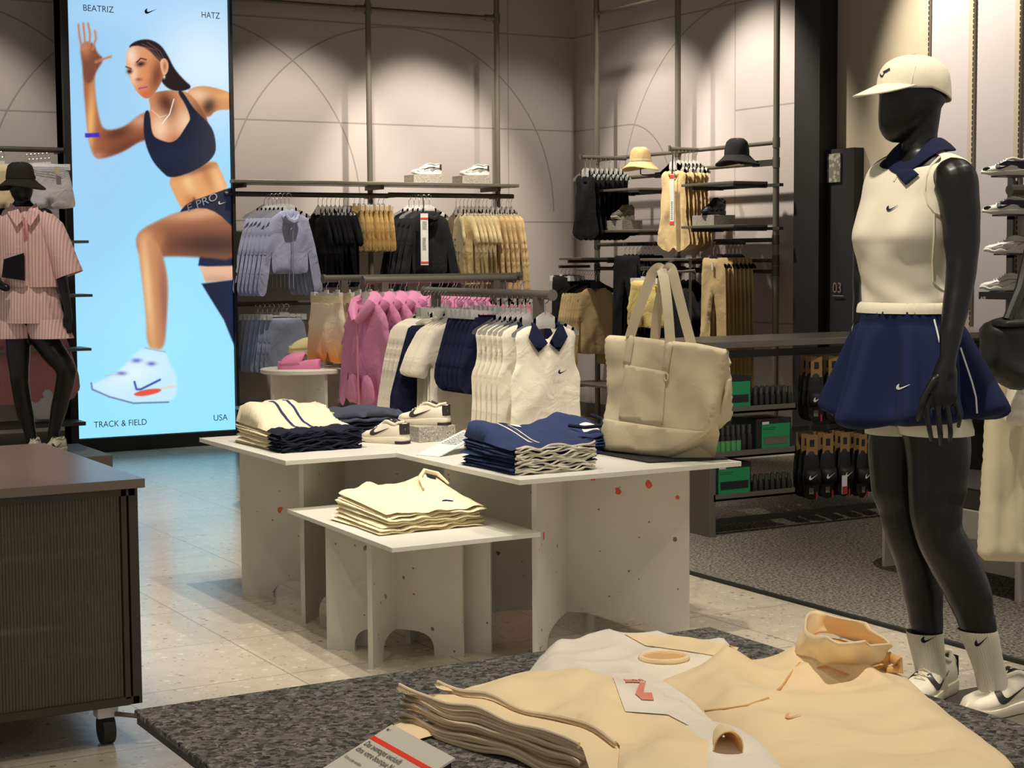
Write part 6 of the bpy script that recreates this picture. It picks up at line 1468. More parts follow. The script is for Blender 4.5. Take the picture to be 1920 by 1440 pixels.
# collar
m = MB(); rg_ = []
for y0_, dy_, a, b in ((264, 40, .050, .058), (267, 41, .058, .068), (277, 42, .076, .086), (287, 44, .090, .098), (289, 44, .088, .094), (284, 42, .072, .078)):
    ring = []
    for i in range(40):
        t = 2*PI*i/40; c = P(1727, y0_+dy_*max(0, math.sin(t))**2.2-2*max(0, -math.sin(t))); ring.append(c+l_*a*math.cos(t)+f_*b*math.sin(t)+V(0, 0, .006))
    rg_.append(ring)
m.rings(rg_, cap=False); m.build('collar', M_navy, po, world=True, smooth=1.2)
def surf(o, px, py, off=.002):
    bpy.context.view_layer.update(); c0 = V(0, 0, HC_); q = P(px, py); mw = o.matrix_world.inverted(); d = (q-c0).normalized()
    hit, loc, nn, _ = o.ray_cast(mw @ (q-d*1.0), (mw.to_3x3() @ d).normalized())
    return (o.matrix_world @ loc - d*off) if hit else q-d*.1
m = MB(); cl = [(1678, 322), (1686, 334), (1697, 346), (1722, 326), (1708, 314), (1690, 316)]
vs, fs, d = fill(cl, 5); m.add([surf(pb, x, y, .012) for x, y in vs], fs); o = m.build('collar_flap', M_navy, po, world=True, smooth=1.2); o.modifiers.new('t', 'SOLIDIFY').thickness = .004
def patch(o, pix, step, off, name, mat, par):
    vs, fs, d = fill(pix, step); m = MB(); m.add([surf(o, x, y, off) for x, y in vs], fs); return m.build(name, mat, par, world=True, smooth=1.2)
def pswoosh(x, y, s, sy=1, rot=0):
    c_, s_ = math.cos(rot), math.sin(rot)
    return [(x+(u*c_-v*s_*sy)*s, y-(v*c_*sy+u*s_)*s) for u, v in smooth_poly(SWOOSH, 1)]
patch(pb, pswoosh(1662, 396, 26, 1, .12), 2, .004, 'chest_emblem', M_navy, po)
m = MB(); m.tube([surf(pb, x, y, .002) for x, y in ((1752, 398), (1752, 440), (1748, 490), (1750, 528), (1762, 540), (1772, 546))], .0022, 6); m.build('side_seam', M_shw, po, world=True)
m = MB(); m.tube([surf(pb, x, y, .001) for x, y in ((1688, 322), (1676, 340))], .003, 6); m.build('placket', M_shw, po, world=True)
m = MB(); hs = [(1762, 294), (1746, 310), (1736, 332), (1733, 358), (1740, 382), (1752, 398), (1766, 404)]; m.tube([surf(pb, x, y, .002) for x, y in hs], .0035, 6); m.build('armhole_rib', M_polo, po, world=True)
# skirt
sk_ = thing('skirt', 'navy bubble skirt with white piping worn by the capped mannequin', 'skirt', P(1715, 680))
SK = [(582, 1703, .146, .118, 0), (592, 1704, .148, .120, .002), (606, 1706, .150, .122, .003), (614, 1706, .156, .128, .010), (640, 1708, .172, .144, .018), (675, 1712, .190, .166, .028), (710, 1715, .212, .190, .036), (740, 1717, .232, .212, .040), (758, 1717, .240, .220, .036), (770, 1717, .224, .204, .024), (774, 1717, .192, .175, .012), (766, 1717, .170, .140, 0)]
rs = []
for y, x, a, b, am in SK:
    c = P(x, y, 0); ring = []
    for i in range(96):
        t = 2*PI*i/96; fr_ = am*(.75*math.sin(6*t+.9+y*.003)+.55*math.sin(11*t+2)+.22*math.sin(19*t)) - (.003*abs(math.sin(30*t)) if y < 610 else 0)
        dz = -.022*max(0, math.sin(t))*s01((y-640)/120.) - .02*max(0, -math.sin(t*2+.4))*s01((y-640)/120.)
        ring.append(c+l_*(a+fr_)*math.cos(t)+f_*(b+fr_)*math.sin(t)+V(0, 0, float(dz)))
    rs.append(ring)
M_skirt_n = fabric('navy_double_knit', s2l(24, 32, 66), wr=.12, ws=5)
skb = MB().rings(subdiv(rs, 2), cap=False).build('skirt_body', M_skirt_n, sk_, world=True, smooth=1.4)
patch(skb, pswoosh(1680, 731, 29, 1.0, 0), 2, .004, 'emblem', M_pw, sk_)
m = MB(); m.tube([surf(skb, x, y, .002) for x, y in ((1746, 582), (1752, 600), (1757, 620), (1762, 642))], .0025, 6); m.build('piping', M_pw, sk_, world=True)
m = MB(); m.tube([surf(skb, x, y, .002) for x, y in ((1801, 652), (1812, 685), (1822, 715), (1830, 745), (1832, 775))], .0025, 6); m.build('piping', M_pw, sk_, world=True)
m = MB()
m.rings([[c_+0*l_ for c_ in ell(P(1703, y, 0), l_, f_, a, b, 90, (lambda t: (.0035*math.sin(40*t), .0035*math.sin(40*t))))] for y, a, b in ((566, .136, .108), (571, .145, .116), (580, .148, .119), (586, .149, .119))], cap=False)
# inner shorts
ish = thing('inner_shorts', 'white inner shorts showing above and below the navy skirt', 'shorts', P(1715, 780))
m.build('waistband', M_pw if False else M_polo, ish, world=True, smooth=1.4)
for pts in ([(1742, 765, .08, .100), (1750, 790, .085, .101), (1756, 806, .088, .099), (1757, 814, .09, .098)], [(1700, 755, -.08, .098), (1690, 785, -.08, .098), (1687, 803, -.08, .096), (1686, 812, -.08, .095)]):
    MB().rings([ell(P(x, y, w_), l_, f_, r, r, 32) for x, y, w_, r in pts], cap=False).build('short_leg', M_polo, ish, world=True, smooth=1.4)
# socks, shoes
M_sock = fabric('ribbed_white_sock', s2l(214, 206, 184), wr=.05)
for nm, pts, tip in (('near', [(1832, 1180, .076, .052), (1836, 1192, .075, .0515), (1846, 1225, .07, .045), (1856, 1258, .065, .042), (1864, 1290, .06, .044), (1868, 1312, .06, .042)], (1840, 1325, .10)), ('far', [(1734, 1184, -.10, .051), (1735, 1196, -.10, .050), (1740, 1225, -.10, .046), (1745, 1258, -.10, .042), (1748, 1285, -.10, .043), (1750, 1300, -.10, .042)], (1725, 1300, -.06))):
    t = thing('sock', f'white ribbed sock with a dark check mark on the {"right-hand" if nm == "near" else "left-hand"} leg of the capped mannequin', 'sock', P(pts[0][0], pts[0][1], pts[0][2]), 0)
    rs = subdiv([ell(P(x, y, w_), RH, -FH, r, r, 120, (lambda tt: (.0012*math.sin(40*tt), .0012*math.sin(40*tt)))) for x, y, w_, r in pts], 2)
    ob = MB().rings(rs, cap=False).build('sock_leg', M_sock, t, world=True, smooth=1.4)
    sx_, sy_ = (1829, 1214) if nm == 'near' else (1727, 1206)
    patch(ob, pswoosh(sx_, sy_, 32, 1, .35 if nm == 'near' else .05), 2.5, .003, 'emblem', M_navy, t)
SHM = shoe('sneaker', 'cream sneaker with black check mark on the right-hand foot of the capped mannequin', M_shw, M_shb, M_shw, L=.265, heel_mat=M_shb)
ang = math.atan2(-(f_.y), -(f_.x))
q = P(1880, 1330, .06); SHM.location = (q.x, q.y, .341); SHM.rotation_euler = (0, 0, ang-.25); SHM.scale = (1, 1.05, 1.1)
sh2 = dup(SHM, None, ang+.15, 'cream sneaker with black heel on the left-hand foot of the capped mannequin'); q = P(1748, 1312, -.10); sh2.location = (q.x+f_.x*.015, q.y+f_.y*.015, .341)
# cap
cp = thing('baseball_cap', 'white baseball cap with a small dark logo on the mannequin head', 'cap', P(1714, 150))
M_cap = fabric('white_cap_cotton', s2l(236, 228, 200), wr=.15, ws=10)
CR = [(170, 1714, .0830, .106, 1), (160, 1714, .0835, .106, 1), (146, 1714, .082, .103, 1), (130, 1714, .075, .094, 1), (118, 1714, .062, .079, 1), (109, 1714, .044, .055, 1), (104, 1714, .022, .028, 1), (103, 1714, .003, .003, 1)]
rs = []
for y, x, a, b, k in CR:
    c = P(x, y); r_ = []
    for i in range(48):
        t = 2*PI*i/48; dz = (-.030*max(0, -math.sin(t)))*(1 if y > 150 else .3 if y > 135 else 0) if True else 0
        r_.append(c+hl*a*math.cos(t)*(1+.006*math.sin(12*t))+hf*b*math.sin(t)+V(0, 0, dz))
    rs.append(r_)
cb = MB().rings(subdiv(rs, 2), cap=False).build('crown', M_cap, cp, world=True, smooth=1.4)
cb.modifiers.new('t', 'SOLIDIFY').thickness = .003
br = []
for k in range(6):
    f = k/5; row_ = []
    for i in range(19):
        t = -1.25+2.5*i/18; rr = .100+.075*f*math.cos(t*1.05)**.6
        c = P(1714, 167); tp_ = max(0, math.cos(t*1.24)); wd = .080*math.sin(t)*(1+.12*f*tp_); fw = .106*math.cos(t)+.080*f*tp_**.7
        row_.append(c+hl*wd+hf*fw+V(0, 0, .012-.018*(math.sin(t)**2)*(.4+f*tp_)-.034*f*tp_))
    br.append(row_)
o = MB().rings(br, cap=False, closed=False).build('brim', M_cap, cp, world=True, smooth=1.4); so = o.modifiers.new('t', 'SOLIDIFY'); so.thickness = .004
m = MB(); m.tube([V(0, 0, .004)+P(1714, 102), V(0, 0, .001)+P(1714, 102)], .006, 10); m.build('button', M_cap, cp, world=True)
patch(cb, pswoosh(1652, 146, 17, 1.2, .6), 1.6, .003, 'logo', M_ink, cp)
patch(cb, [(1655, 134), (1668, 127), (1669, 131), (1657, 138)], 2, .003, 'logo_letters', M_ink, cp)
m = MB(); m.tube([surf(cb, x, y, .001) for x, y in ((1722, 105), (1716, 125), (1711, 145), (1708, 160))], .0012, 5); m.build('seam', M_shw, cp, world=True)
# plinth
pe = at(1800, 1307, Z=.34)
pl_ = MB().box(2.98, 3.62, 2.85, pe.y+.06, 0, .34).build('plinth', M_skirt, smooth=0, bevel=.003); tag(pl_, 'grey square plinth under the capped mannequin, mostly hidden behind the felt table', 'plinth')
# --- left figure ---
b2_ = V(2.71, 11.0, .34); G2 = Fig(b2_); Q2 = G2.P
PL = thing('mannequin_woman', 'black faceless mannequin in bucket hat and pink striped outfit on the left', 'mannequin', b2_)
mb = MB(); R2, F2 = RH, -FH
mb.rings([ell(Q2(x, y), R2, F2, a, b, 24) for y, x, a, b in ((375, 42, .045, .045), (392, 44, .10, .06), (402, 45, .155, .075), (425, 46, .16, .09), (455, 46, .15, .11), (490, 44, .125, .09), (515, 44, .118, .088), (545, 46, .14, .10), (580, 50, .17, .12), (600, 52, .15, .105), (612, 54, .11, .07))])
mb.rings([ell(Q2(x, y), R2, F2, a, b, 20) for y, x, a, b in ((312, 38, .03, .04), (320, 38, .06, .08), (340, 39, .074, .09), (356, 40, .074, .09), (368, 41, .062, .075), (376, 42, .045, .055), (382, 42, .02, .03))])
limb(mb, [(Q2(42, 366), .044), (Q2(43, 395), .050)])
limb(mb, [(Q2(84, 405), .055), (Q2(98, 440, .02), .048), (Q2(110, 490, .03), .040), (Q2(120, 540, .05), .032), (Q2(127, 580, .06), .026), (Q2(128, 596, .06), .028)])
for k in range(4): limb(mb, [(Q2(124+3*k, 594, .06), .011), (Q2(125+3.2*k, 612, .07), .009), (Q2(126+2.8*k, 624, .07), .008)], 8)
limb(mb, [(Q2(122, 590, .07), .011), (Q2(119, 602, .08), .009), (Q2(119, 612, .08), .008)], 8)
limb(mb, [(Q2(6, 405), .055), (Q2(-10, 440, .02), .048), (Q2(-18, 490, .03), .040), (Q2(-10, 520, .10), .032), (Q2(2, 535, .16), .026), (Q2(12, 540, .18), .026)])
limb(mb, [(Q2(34, 625), .085), (Q2(34, 660, .02), .076), (Q2(36, 700, .04), .062), (Q2(38, 725, .03), .057), (Q2(46, 770, .0), .055), (Q2(56, 810, .0), .040), (Q2(60, 834, .0), .034)])
limb(mb, [(Q2(76, 625), .088), (Q2(100, 660, .02), .080), (Q2(122, 690, .04), .066), (Q2(122, 715, .02), .060), (Q2(112, 760, -.02), .054), (Q2(102, 805, -.02), .040), (Q2(98, 830, -.02), .034)])
remeshed(mb, 'figure_body', M_man, PL, .008, 6)
def stripes(name, a, b_, k):
    m = fabric(name, a, wr=.3); nt = m.node_tree; bs = nt.nodes['Principled BSDF']; g = nd(nt, 'ShaderNodeTexCoord'); s = nd(nt, 'ShaderNodeSeparateXYZ'); nt.links.new(g.outputs['Object'], s.inputs[0])
    d = mathn(nt, 'SUBTRACT', mathn(nt, 'MULTIPLY', s.outputs[0], .866*k), mathn(nt, 'MULTIPLY', s.outputs[1], .5*k))
    f = mathn(nt, 'LESS_THAN', mathn(nt, 'FRACT', d), .42); mx = nd(nt, 'ShaderNodeMix', data_type='RGBA'); mx.inputs['A'].default_value = c4(a); mx.inputs['B'].default_value = c4(b_)
    nt.links.new(f, mx.inputs['Factor']); nt.links.new(mx.outputs['Result'], bs.inputs['Base Color']); return m
M_strp = stripes('pink_striped_poplin', s2l(240, 206, 200), s2l(218, 170, 166), 52)
ss = thing('striped_shirt', 'pink striped short-sleeved shirt with collar on the left mannequin', 'shirt', Q2(46, 450))
rs = [ell(Q2(x, y), R2, F2, a, b, 40, (lambda t, y=y: (.006*math.sin(9*t+y*.02), .006*math.sin(9*t+y*.02)))) for y, x, a, b in ((388, 44, .085, .075), (398, 45, .15, .09), (412, 46, .185, .105), (440, 47, .19, .125), (475, 50, .19, .13), (510, 52, .20, .135), (538, 54, .205, .135))]
sb = MB().rings(subdiv(rs, 2), cap=False).build('shirt_body', M_strp, ss, world=True, smooth=1.4)
for pts in ([(76, 408, 0, .085), (96, 432, .01, .088), (112, 466, .02, .085), (124, 500, .03, .088), (130, 516, .03, .092)], [(10, 408, 0, .085), (-6, 436, .01, .085), (-16, 480, .02, .085), (-22, 505, .03, .09)]):
    q = [Q2(x, y, w_) for x, y, w_, r in pts]; m = MB(); m.tube(q, [p[3]*(1-.15*(i == 0)) for i, p in enumerate(pts)], 24, cap=False); m.build('sleeve', M_strp, ss, world=True, smooth=1.4)
for s in (-1, 1):
    m = MB(); q = [Q2(44+s*x, y, w_) for x, y, w_ in ((1, 412, .135), (13, 424, .14), (30, 398, .10), (24, 380, .03), (10, 392, .11))]; m.add(q, [(0, 1, 2, 3, 4)]); o = m.build('collar', M_strp, ss, world=True, smooth=0); o.modifiers.new('t', 'SOLIDIFY').thickness = .008
MB().tube([Q2(45, 408, .14), Q2(47, 428, .15), Q2(50, 445, .15), Q2(46, 448, .15), Q2(44, 428, .15)], .005, 6).build('drawcord', M_rose, ss, world=True)
MB().rings([[Q2(48+dx, y, .145) for dx in (-4, 4)] for y in (412, 440, 470, 500, 536)], cap=False, closed=False).build('placket', M_strp, ss, world=True)
tp_ = thing('crop_top', 'black crop top with a pale band showing under the open pink shirt', 'top', Q2(25, 500, .15))
m = MB(); m.add([Q2(8, 486, .15), Q2(46, 474, .155), Q2(47, 526, .155), Q2(4, 520, .15)], [(0, 1, 2, 3)]); o = m.build('midriff', M_blk, tp_, world=True, smooth=0); o.modifiers.new('t', 'SOLIDIFY').thickness = .01
m = MB(); m.add([Q2(8, 484, .16), Q2(46, 472, .165), Q2(46, 479, .165), Q2(8, 491, .16)], [(0, 1, 2, 3)]); m.build('logo_band', M_pl, tp_, world=True, smooth=0)
sh = thing('striped_shorts', 'pink striped shorts with a pale waistband on the left mannequin', 'shorts', Q2(55, 580))
rs = [ell(Q2(x, y), R2, F2, a, b, 48, (lambda t, y=y: (.009*math.sin(11*t+y*.01), .007*math.sin(11*t)))) for y, x, a, b in ((524, 48, .135, .11), (540, 50, .175, .13), (575, 53, .205, .15), (605, 56, .225, .155))]
MB().rings(subdiv(rs, 2), cap=False).build('shorts_body', M_strp, sh, world=True, smooth=1.4)
for pts in ([(26, 598, 0, .125), (22, 620, .01, .13), (20, 634, .01, .132)], [(84, 598, 0, .128), (92, 618, .01, .135), (98, 634, .02, .138)]):
    MB().rings([ell(Q2(x, y, w_), R2, F2, r, r, 32) for x, y, w_, r in pts], cap=False).build('shorts_leg', M_strp, sh, world=True, smooth=1.4)
MB().rings([ell(Q2(48, y), R2, F2, .139, .114, 40) for y in (521, 531)], cap=False).build('waistband', M_wht, sh, world=True, smooth=1.4)
M_blh = fabric('dark_olive_canvas', s2l(44, 42, 34))
h_ = bucket('bucket_hat', 'dark bucket hat on the left mannequin with brim over the face', M_blh, Q2(39, 342, .02)+V(0, 0, .012), 1.0, M_blh, .3); h_.scale = (1, 1, .92)
t = Q2(62, 834, .05)
o = dup(SHM, (t.x, t.y, .345), math.radians(60), 'white trainer on the left foot position of the pink-clad mannequin'); o.scale = (.9, .9, .9)
t = Q2(100, 832, .05)
o = dup(SHM, (t.x, t.y, .345), math.radians(40), 'white trainer of the pink-clad mannequin nearest the light box'); o.scale = (.95, .95, .95)
tag(MB().box(2.25, 3.15, 10.6, 11.4, 0, .34).build('plinth', M_skirt, smooth=0, bevel=.003), 'grey square plinth under the pink-clad mannequin on the left', 'plinth')
# ---------------- felt-topped table in the foreground ----------------
def felt_mat():
    m, nt, b = nodes('marbled_recycled_felt'); b.inputs['Roughness'].default_value = .95; b.inputs['Specular IOR Level'].default_value = .15
    g = nd(nt, 'ShaderNodeNewGeometry'); dn = nd(nt, 'ShaderNodeTexNoise'); dn.inputs['Scale'].default_value = 60; dn.inputs['Detail'].default_value = 3; nt.links.new(g.outputs['Position'], dn.inputs['Vector'])
    ad = nd(nt, 'ShaderNodeVectorMath', operation='MULTIPLY_ADD'); ad.inputs[1].default_value = (.03, .03, .03); nt.links.new(dn.outputs['Color'], ad.inputs[0]); nt.links.new(g.outputs['Position'], ad.inputs[2])
    vo = nd(nt, 'ShaderNodeTexVoronoi'); vo.inputs['Scale'].default_value = 115; nt.links.new(ad.outputs[0], vo.inputs['Vector'])
    sep = nd(nt, 'ShaderNodeSeparateColor'); nt.links.new(vo.outputs['Color'], sep.inputs[0])
    r = nd(nt, 'ShaderNodeValToRGB'); e = r.color_ramp.elements; e[0].position = 0; e[0].color = (.02, .019, .018, 1); e[1].position = 1; e[1].color = (.40, .37, .32, 1)
    for p, c in ((.25, (.07, .066, .060, 1)), (.5, (.14, .128, .112, 1)), (.8, (.21, .19, .165, 1))): q = e.new(p); q.color = c
    n2 = nd(nt, 'ShaderNodeTexNoise'); n2.inputs['Scale'].default_value = 260; n2.inputs['Detail'].default_value = 2; nt.links.new(g.outputs['Position'], n2.inputs['Vector'])
    mx = mathn(nt, 'ADD', mathn(nt, 'MULTIPLY', sep.outputs[0], .8), mathn(nt, 'MULTIPLY', mathn(nt, 'SUBTRACT', n2.outputs['Fac'], .35), .5))
    nt.links.new(mx, r.inputs[0]); nt.links.new(r.outputs[0], b.inputs['Base Color'])
    bp_ = nd(nt, 'ShaderNodeBump'); bp_.inputs['Strength'].default_value = .6; bp_.inputs['Distance'].default_value = .004; nt.links.new(mx, bp_.inputs['Height']); nt.links.new(bp_.outputs['Normal'], b.inputs['Normal'])
    return m
ZT = .80
ft = thing('felt_display_table', 'large table topped with marbled grey felt in the foreground', 'table', (1.5, 2.2, 0))
fx0, fx1, fy0, fy1 = .884, 2.155, 1.35, 2.885
MB().box(fx0, fx1, fy0, fy1, ZT-.012, ZT).build('felt_top', felt_mat(), ft, world=True, smooth=0, bevel=.003)
MB().box(fx0+.004, fx1-.004, fy0, fy1-.004, ZT-.026, ZT-.012).build('edge_frame', M_black, ft, world=True, smooth=0)
for x, y in ((fx0+.045, 2.50), (fx1-.05, 2.80), (fx0+.045, 1.4), (fx1-.05, 1.4)): MB().box(x-.013, x+.013, y-.013, y+.013, 0, ZT-.026).build('leg', M_black, ft, world=True, smooth=0)
M_pch = fabric('pale_apricot_jersey', s2l(246, 222, 178), wr=.25, ws=7, weave=1500); M_pch2 = fabric('apricot_lining', s2l(224, 178, 116), wr=.2)
M_edge = fabric('taupe_hem', s2l(206, 184, 150), wr=.1); M_sheer = fabric('white_mesh_panel', s2l(240, 230, 212), wr=.3); M_fw = fabric('light_cream_hem', s2l(236, 218, 186), wr=.1)
def ap(px, py, z): q = at(px, py, Z=z); return (q.x, q.y)
def fold_h(k):
    def h(x, y, d):
        return k*(.012*nz(x, y, 1, 7)+.008*nz(x, y, 4, 16)+.010*(.5-abs(math.sin((x*.8-y*.6)*14+2*nz(x, y, 3, 4))))*(.6+nz(x, y, 6, 5)))
    return h
# pile of folded track tops at the left
near = [(742, 1353), (800, 1370), (905, 1404), (1010, 1436), (1090, 1475)]
n = 8; topo = None
for i in range(n):
    z = ZT+.001+.0098*i; r = random.Random(200+i); far = [(1150, 1545), (1420, 1520), (1400, 1440), (1330, 1350), (1230, 1296), (1120, 1268), (1000, 1262), (880, 1286), (790, 1310), (738, 1332)]
    sh_ = (0 if i in (0, n-1) else r.uniform(0, 26))
    if i == n-1: sh_ = 70
    ol = [ap(x+sh_*1.0+(r.uniform(-4, 4)), y+r.uniform(-1, 1)-(0), ZT+.005) for x, y in near]
    fo = [ap(x, y, .872) for x, y in far]
    if 0 < i: fo[-1] = ap(752+sh_, 1344, .826); fo[-2] = ap(790+sh_, 1324, .845)
    ol = smooth_poly(resample(ol+fo, .04), 1)
    t = thing('folded_track_top', 'apricot track top with a white panel and red letter, topmost of the front pile' if i == n-1 else ('apricot track top lying at the very bottom of the front pile' if i == 0 else f'apricot track top showing only its hem, {ORD[n-1-i]} from the top of the front pile'), 'track top', (1.45, 2.35, z), 0, 'front pile of apricot track tops')
    m = MB(); fh = fold_h(1.1 if i == n-1 else .12)
    lay(m, ol, .011 if i == n-1 else .02, z, .0095, (lambda x, y, d: fh(x, y, d)+(.012*s01(d/.08) if True else 0)) if i == n-1 else None, edge=.008)
    wvf = lambda x, y: .0036*math.sin((x*1.2-y*2.1)*13+i*.25)+.0016*math.sin((y-x)*41+i*.4)
    warp(m, lambda v: V(v.x, v.y, v.z+wvf(v.x, v.y)))
    bo = m.build('body', M_pch, t, world=True, smooth=1.3)
    if i == n-1: topo, topt = bo, t
    for q, (mt, rr, dz) in enumerate(((M_edge, .0030, .004), (M_fw, .0026, .0085))):
        pts = []
        P0 = [ap(x+sh_-3+(12 if x < 760 else 0), y+1, ZT+.005) for x, y in near]; P0 = [V(a, b_, 0) for a, b_ in P0]; cc = curve(P0, 14)
        for k, v in enumerate(cc): pts.append(V(v.x-.002+.002*math.sin(k*.18+i), v.y-.002, z+dz+wvf(v.x, v.y)+.0016*math.sin(k*.21+i*1.3+q)))
        mm = MB(); mm.tube(pts, rr, 7); mm.build('hem', mt, t, world=True)
    if False:
        a0 = V(*ap(738+sh_, 1352, ZT+.005), z+.006); mm = MB(); mm.tube([a0+V(.03, -.01, .002), a0+V(.004, .0, .0), a0+V(.01, .02, .004), a0+V(.035, .03, .004)], [.006, .009, .010, .007], 10); mm.build('fold_roll', M_pch2 if i % 2 else M_edge, t, world=True)
def hitpx(o, px, py, off=.002):
    bpy.context.view_layer.update(); c0 = V(0, 0, HC_); d = ray_dir(px, py); mw = o.matrix_world.inverted()
    hit, loc, nn, _ = o.ray_cast(mw @ (c0+d*.5), (mw.to_3x3() @ d).normalized())
    return (o.matrix_world @ loc + V(0, 0, off)) if hit else at(px, py, Z=.86)
def ppx(o, pix, step, off, name, mat, par):
    vs, fs, d = fill(pix, step); m = MB(); m.add([hitpx(o, x, y, off) for x, y in vs], fs); return m.build(name, mat, par, world=True, smooth=1.3)
def drape2(target, pix, z, step, off, name, mat, par, st=1.3):
    ol = [ap(x, y, z) for x, y in pix]; m = drape_mesh(target, ol, step, off); return m.build(name, mat, par, world=True, smooth=st)
ppx(topo, [(1146, 1262), (1222, 1262), (1296, 1312), (1350, 1368), (1318, 1376), (1252, 1342), (1172, 1336)], 6, .002, 'white_panel', M_sheer, topt)
M_let = simple('faded_red_print', s2l(228, 142, 118), .6)
ppx(topo, [(1169, 1275), (1203, 1273), (1211, 1278), (1207, 1303), (1222, 1303), (1226, 1317), (1204, 1316), (1191, 1305), (1200, 1284), (1173, 1283)], 3, .004, 'red_letter', M_let, topt)
for pl in ([(1120, 1394), (1160, 1396), (1195, 1410), (1225, 1416), (1285, 1402)],):
    pass
# large spread track jacket
JP = [(1205, 1262), (1300, 1225), (1400, 1215), (1500, 1206), (1560, 1222), (1640, 1232), (1690, 1258), (1745, 1305), (1800, 1350), (1850, 1385), (1905, 1428), (1900, 1500), (1700, 1560), (1450, 1560), (1390, 1480), (1355, 1400), (1290, 1320)]
jk = thing('track_jacket', 'large apricot track jacket spread over the felt with its collar up', 'jacket', (1.9, 2.35, .8))
ol = smooth_poly(resample([ap(x, y, .855 if y < 1330 and x < 1600 else .83) for x, y in JP], .05), 1)
zf = at(1500, 1440, Z=.85)
def jh(x, y, d):
    s_ = s01(d/.10); px_ = (x-1.9)*.9+(y-2.4)*.5
    a = math.atan2(y-2.62, x-2.02); rr_ = math.hypot(x-2.02, y-2.62); fan = (.6-abs(math.sin(a*4.2+.7+1.2*nz(x, y, 2, 2))))*s01(rr_/.12)*(1-.5*s01((rr_-.35)/.3))
    return .026*s_+.013*s_*nz(x, y, 11, 5)+.034*s_*fan+.022*s_*(.6-abs(math.sin((x*.45+y*.85)*15+2.2*nz(x, y, 2, 4)+1)))*(.25+abs(nz(x, y, 7, 5)))+.005*s_*nz(x, y, 5, 18)
m = MB(); lay(m, ol, .010, ZT+.004, .034, jh, edge=.035); jb = m.build('jacket_body', M_pch, jk, world=True, smooth=1.4)
# collar standing up
def cpt(px, py, z): q = at(px, py, Z=z); return V(q.x, q.y, z)
rows_ = []
base_ = [cpt(1494, 1222, .862), cpt(1520, 1238, .864), cpt(1560, 1250, .866), (cpt(1610, 1252, .864)), cpt(1655, 1240, .862), cpt(1660, 1218, .86), cpt(1600, 1196, .86), cpt(1530, 1192, .86)]
topr = [cpt(1504, 1172, .915), cpt(1540, 1195, .925), cpt(1566, 1203, .93), cpt(1606, 1207, .93), cpt(1652, 1200, .92), cpt(1662, 1186, .91), cpt(1600, 1162, .905), cpt(1530, 1145, .905)]
mid = [(a*.5+b_*.5)+V(0, 0, 0) for a, b_ in zip(base_, topr)]
def dense(r, k=6):
    P_ = r+[r[0]]; out = []; nn = len(r)
    for i in range(nn):
        p0, p1, p2, p3 = r[i-1], r[i], r[(i+1) % nn], r[(i+2) % nn]
        for j in range(k):
            t_ = j/k; out.append(.5*((2*p1)+(-p0+p2)*t_+(2*p0-5*p1+4*p2-p3)*t_*t_+(-p0+3*p1-3*p2+p3)*t_**3))
    return out
D0, D1, D2 = dense(base_), dense(mid), dense(topr)
out = []
for f in [i/8 for i in range(9)]:
    rr = []
    for k, (a, b_, c_) in enumerate(zip(D0, D1, D2)):
        p = a*(1-f)+c_*f; dr = (p-sum(D0, V(0, 0, 0))/len(D0)); dr.z = 0
        rr.append(p+dr.normalized()*(.006*math.sin(f*PI)*math.sin(k*.5)+.004*math.sin(k*.8+f*5))+V(0, 0, .003*math.sin(k*.5+f*4)-.010*f*(1 if 20 < k < 34 else 0)))
    out.append(rr)
co = MB().rings(out, cap=False).build('collar', M_pch, jk, world=True, smooth=1.4); so = co.modifiers.new('t', 'SOLIDIFY'); so.thickness = .004
MB().rings([[v*1+V(0, 0, -.03) for v in out[4]], [sum(out[4], V(0, 0, 0))/len(out[4])*.7+v*.3+V(0, 0, -.045) for v in out[4]], [sum(out[4], V(0, 0, 0))/len(out[4])*.97+v*.03+V(0, 0, -.045) for v in out[4]]], cap=True).build('collar_inside', M_pch2, jk, world=True, smooth=1.4)
mm = MB(); mm.tube([hitpx(jb, x, y, .001) for x, y in ((1500, 1243), (1482, 1264), (1466, 1288), (1440, 1310), (1400, 1324), (1360, 1330), (1322, 1334))], .0018, 6); mm.build('zip_line', M_pch2, jk, world=True)
mm = MB(); mm.tube([cpt(1650, 1238, .866), cpt(1668, 1232, .868), cpt(1684, 1240, .866), (cpt(1688, 1254, .85)), cpt(1660, 1256, .85)], [.006, .010, .010, .010, .005], 10); mm.build('cuff_roll', M_pch2, jk, world=True)
ppx(jb, pswoosh(1472, 1350, 34, .8, -.05), 3, .003, 'chest_emblem', simple('peach_print', s2l(236, 170, 128), .6), jk)
# second sleeve with the cuff opening toward the viewer
sl = thing('sports_jacket', 'white and apricot track top lying between pile and jacket, its open cuff facing the viewer', 'track top', (1.6, 2.2, .86))
SP = [(1270, 1352), (1330, 1345), (1400, 1372), (1440, 1400), (1480, 1450), (1500, 1520), (1380, 1540), (1330, 1470), (1300, 1420)]
ol = smooth_poly(resample([ap(x, y, .885) for x, y in SP], .04), 1)
m = MB(); lay(m, ol, .012, .868, .022, fold_h(.7), edge=.02); sb_ = m.build('body', M_sheer, sl, world=True, smooth=1.4)
c_ = cpt(1365, 1400, .900); ux, uy = RH*1.0, (V(0, 0, 1)*.92-FH*.3).normalized()
rs = []
for k, (rr, off) in enumerate(((.016, .06), (.020, .03), (.0225, .0), (.0245, -.004), (.0225, -.006), (.019, .0), (.014, .03), (.002, .05))):
    rs.append([c_+FH*off+ux*(rr*.9*math.cos(a))+uy*(rr*1.25*math.sin(a)) for a in [2*PI*i/28 for i in range(28)]])
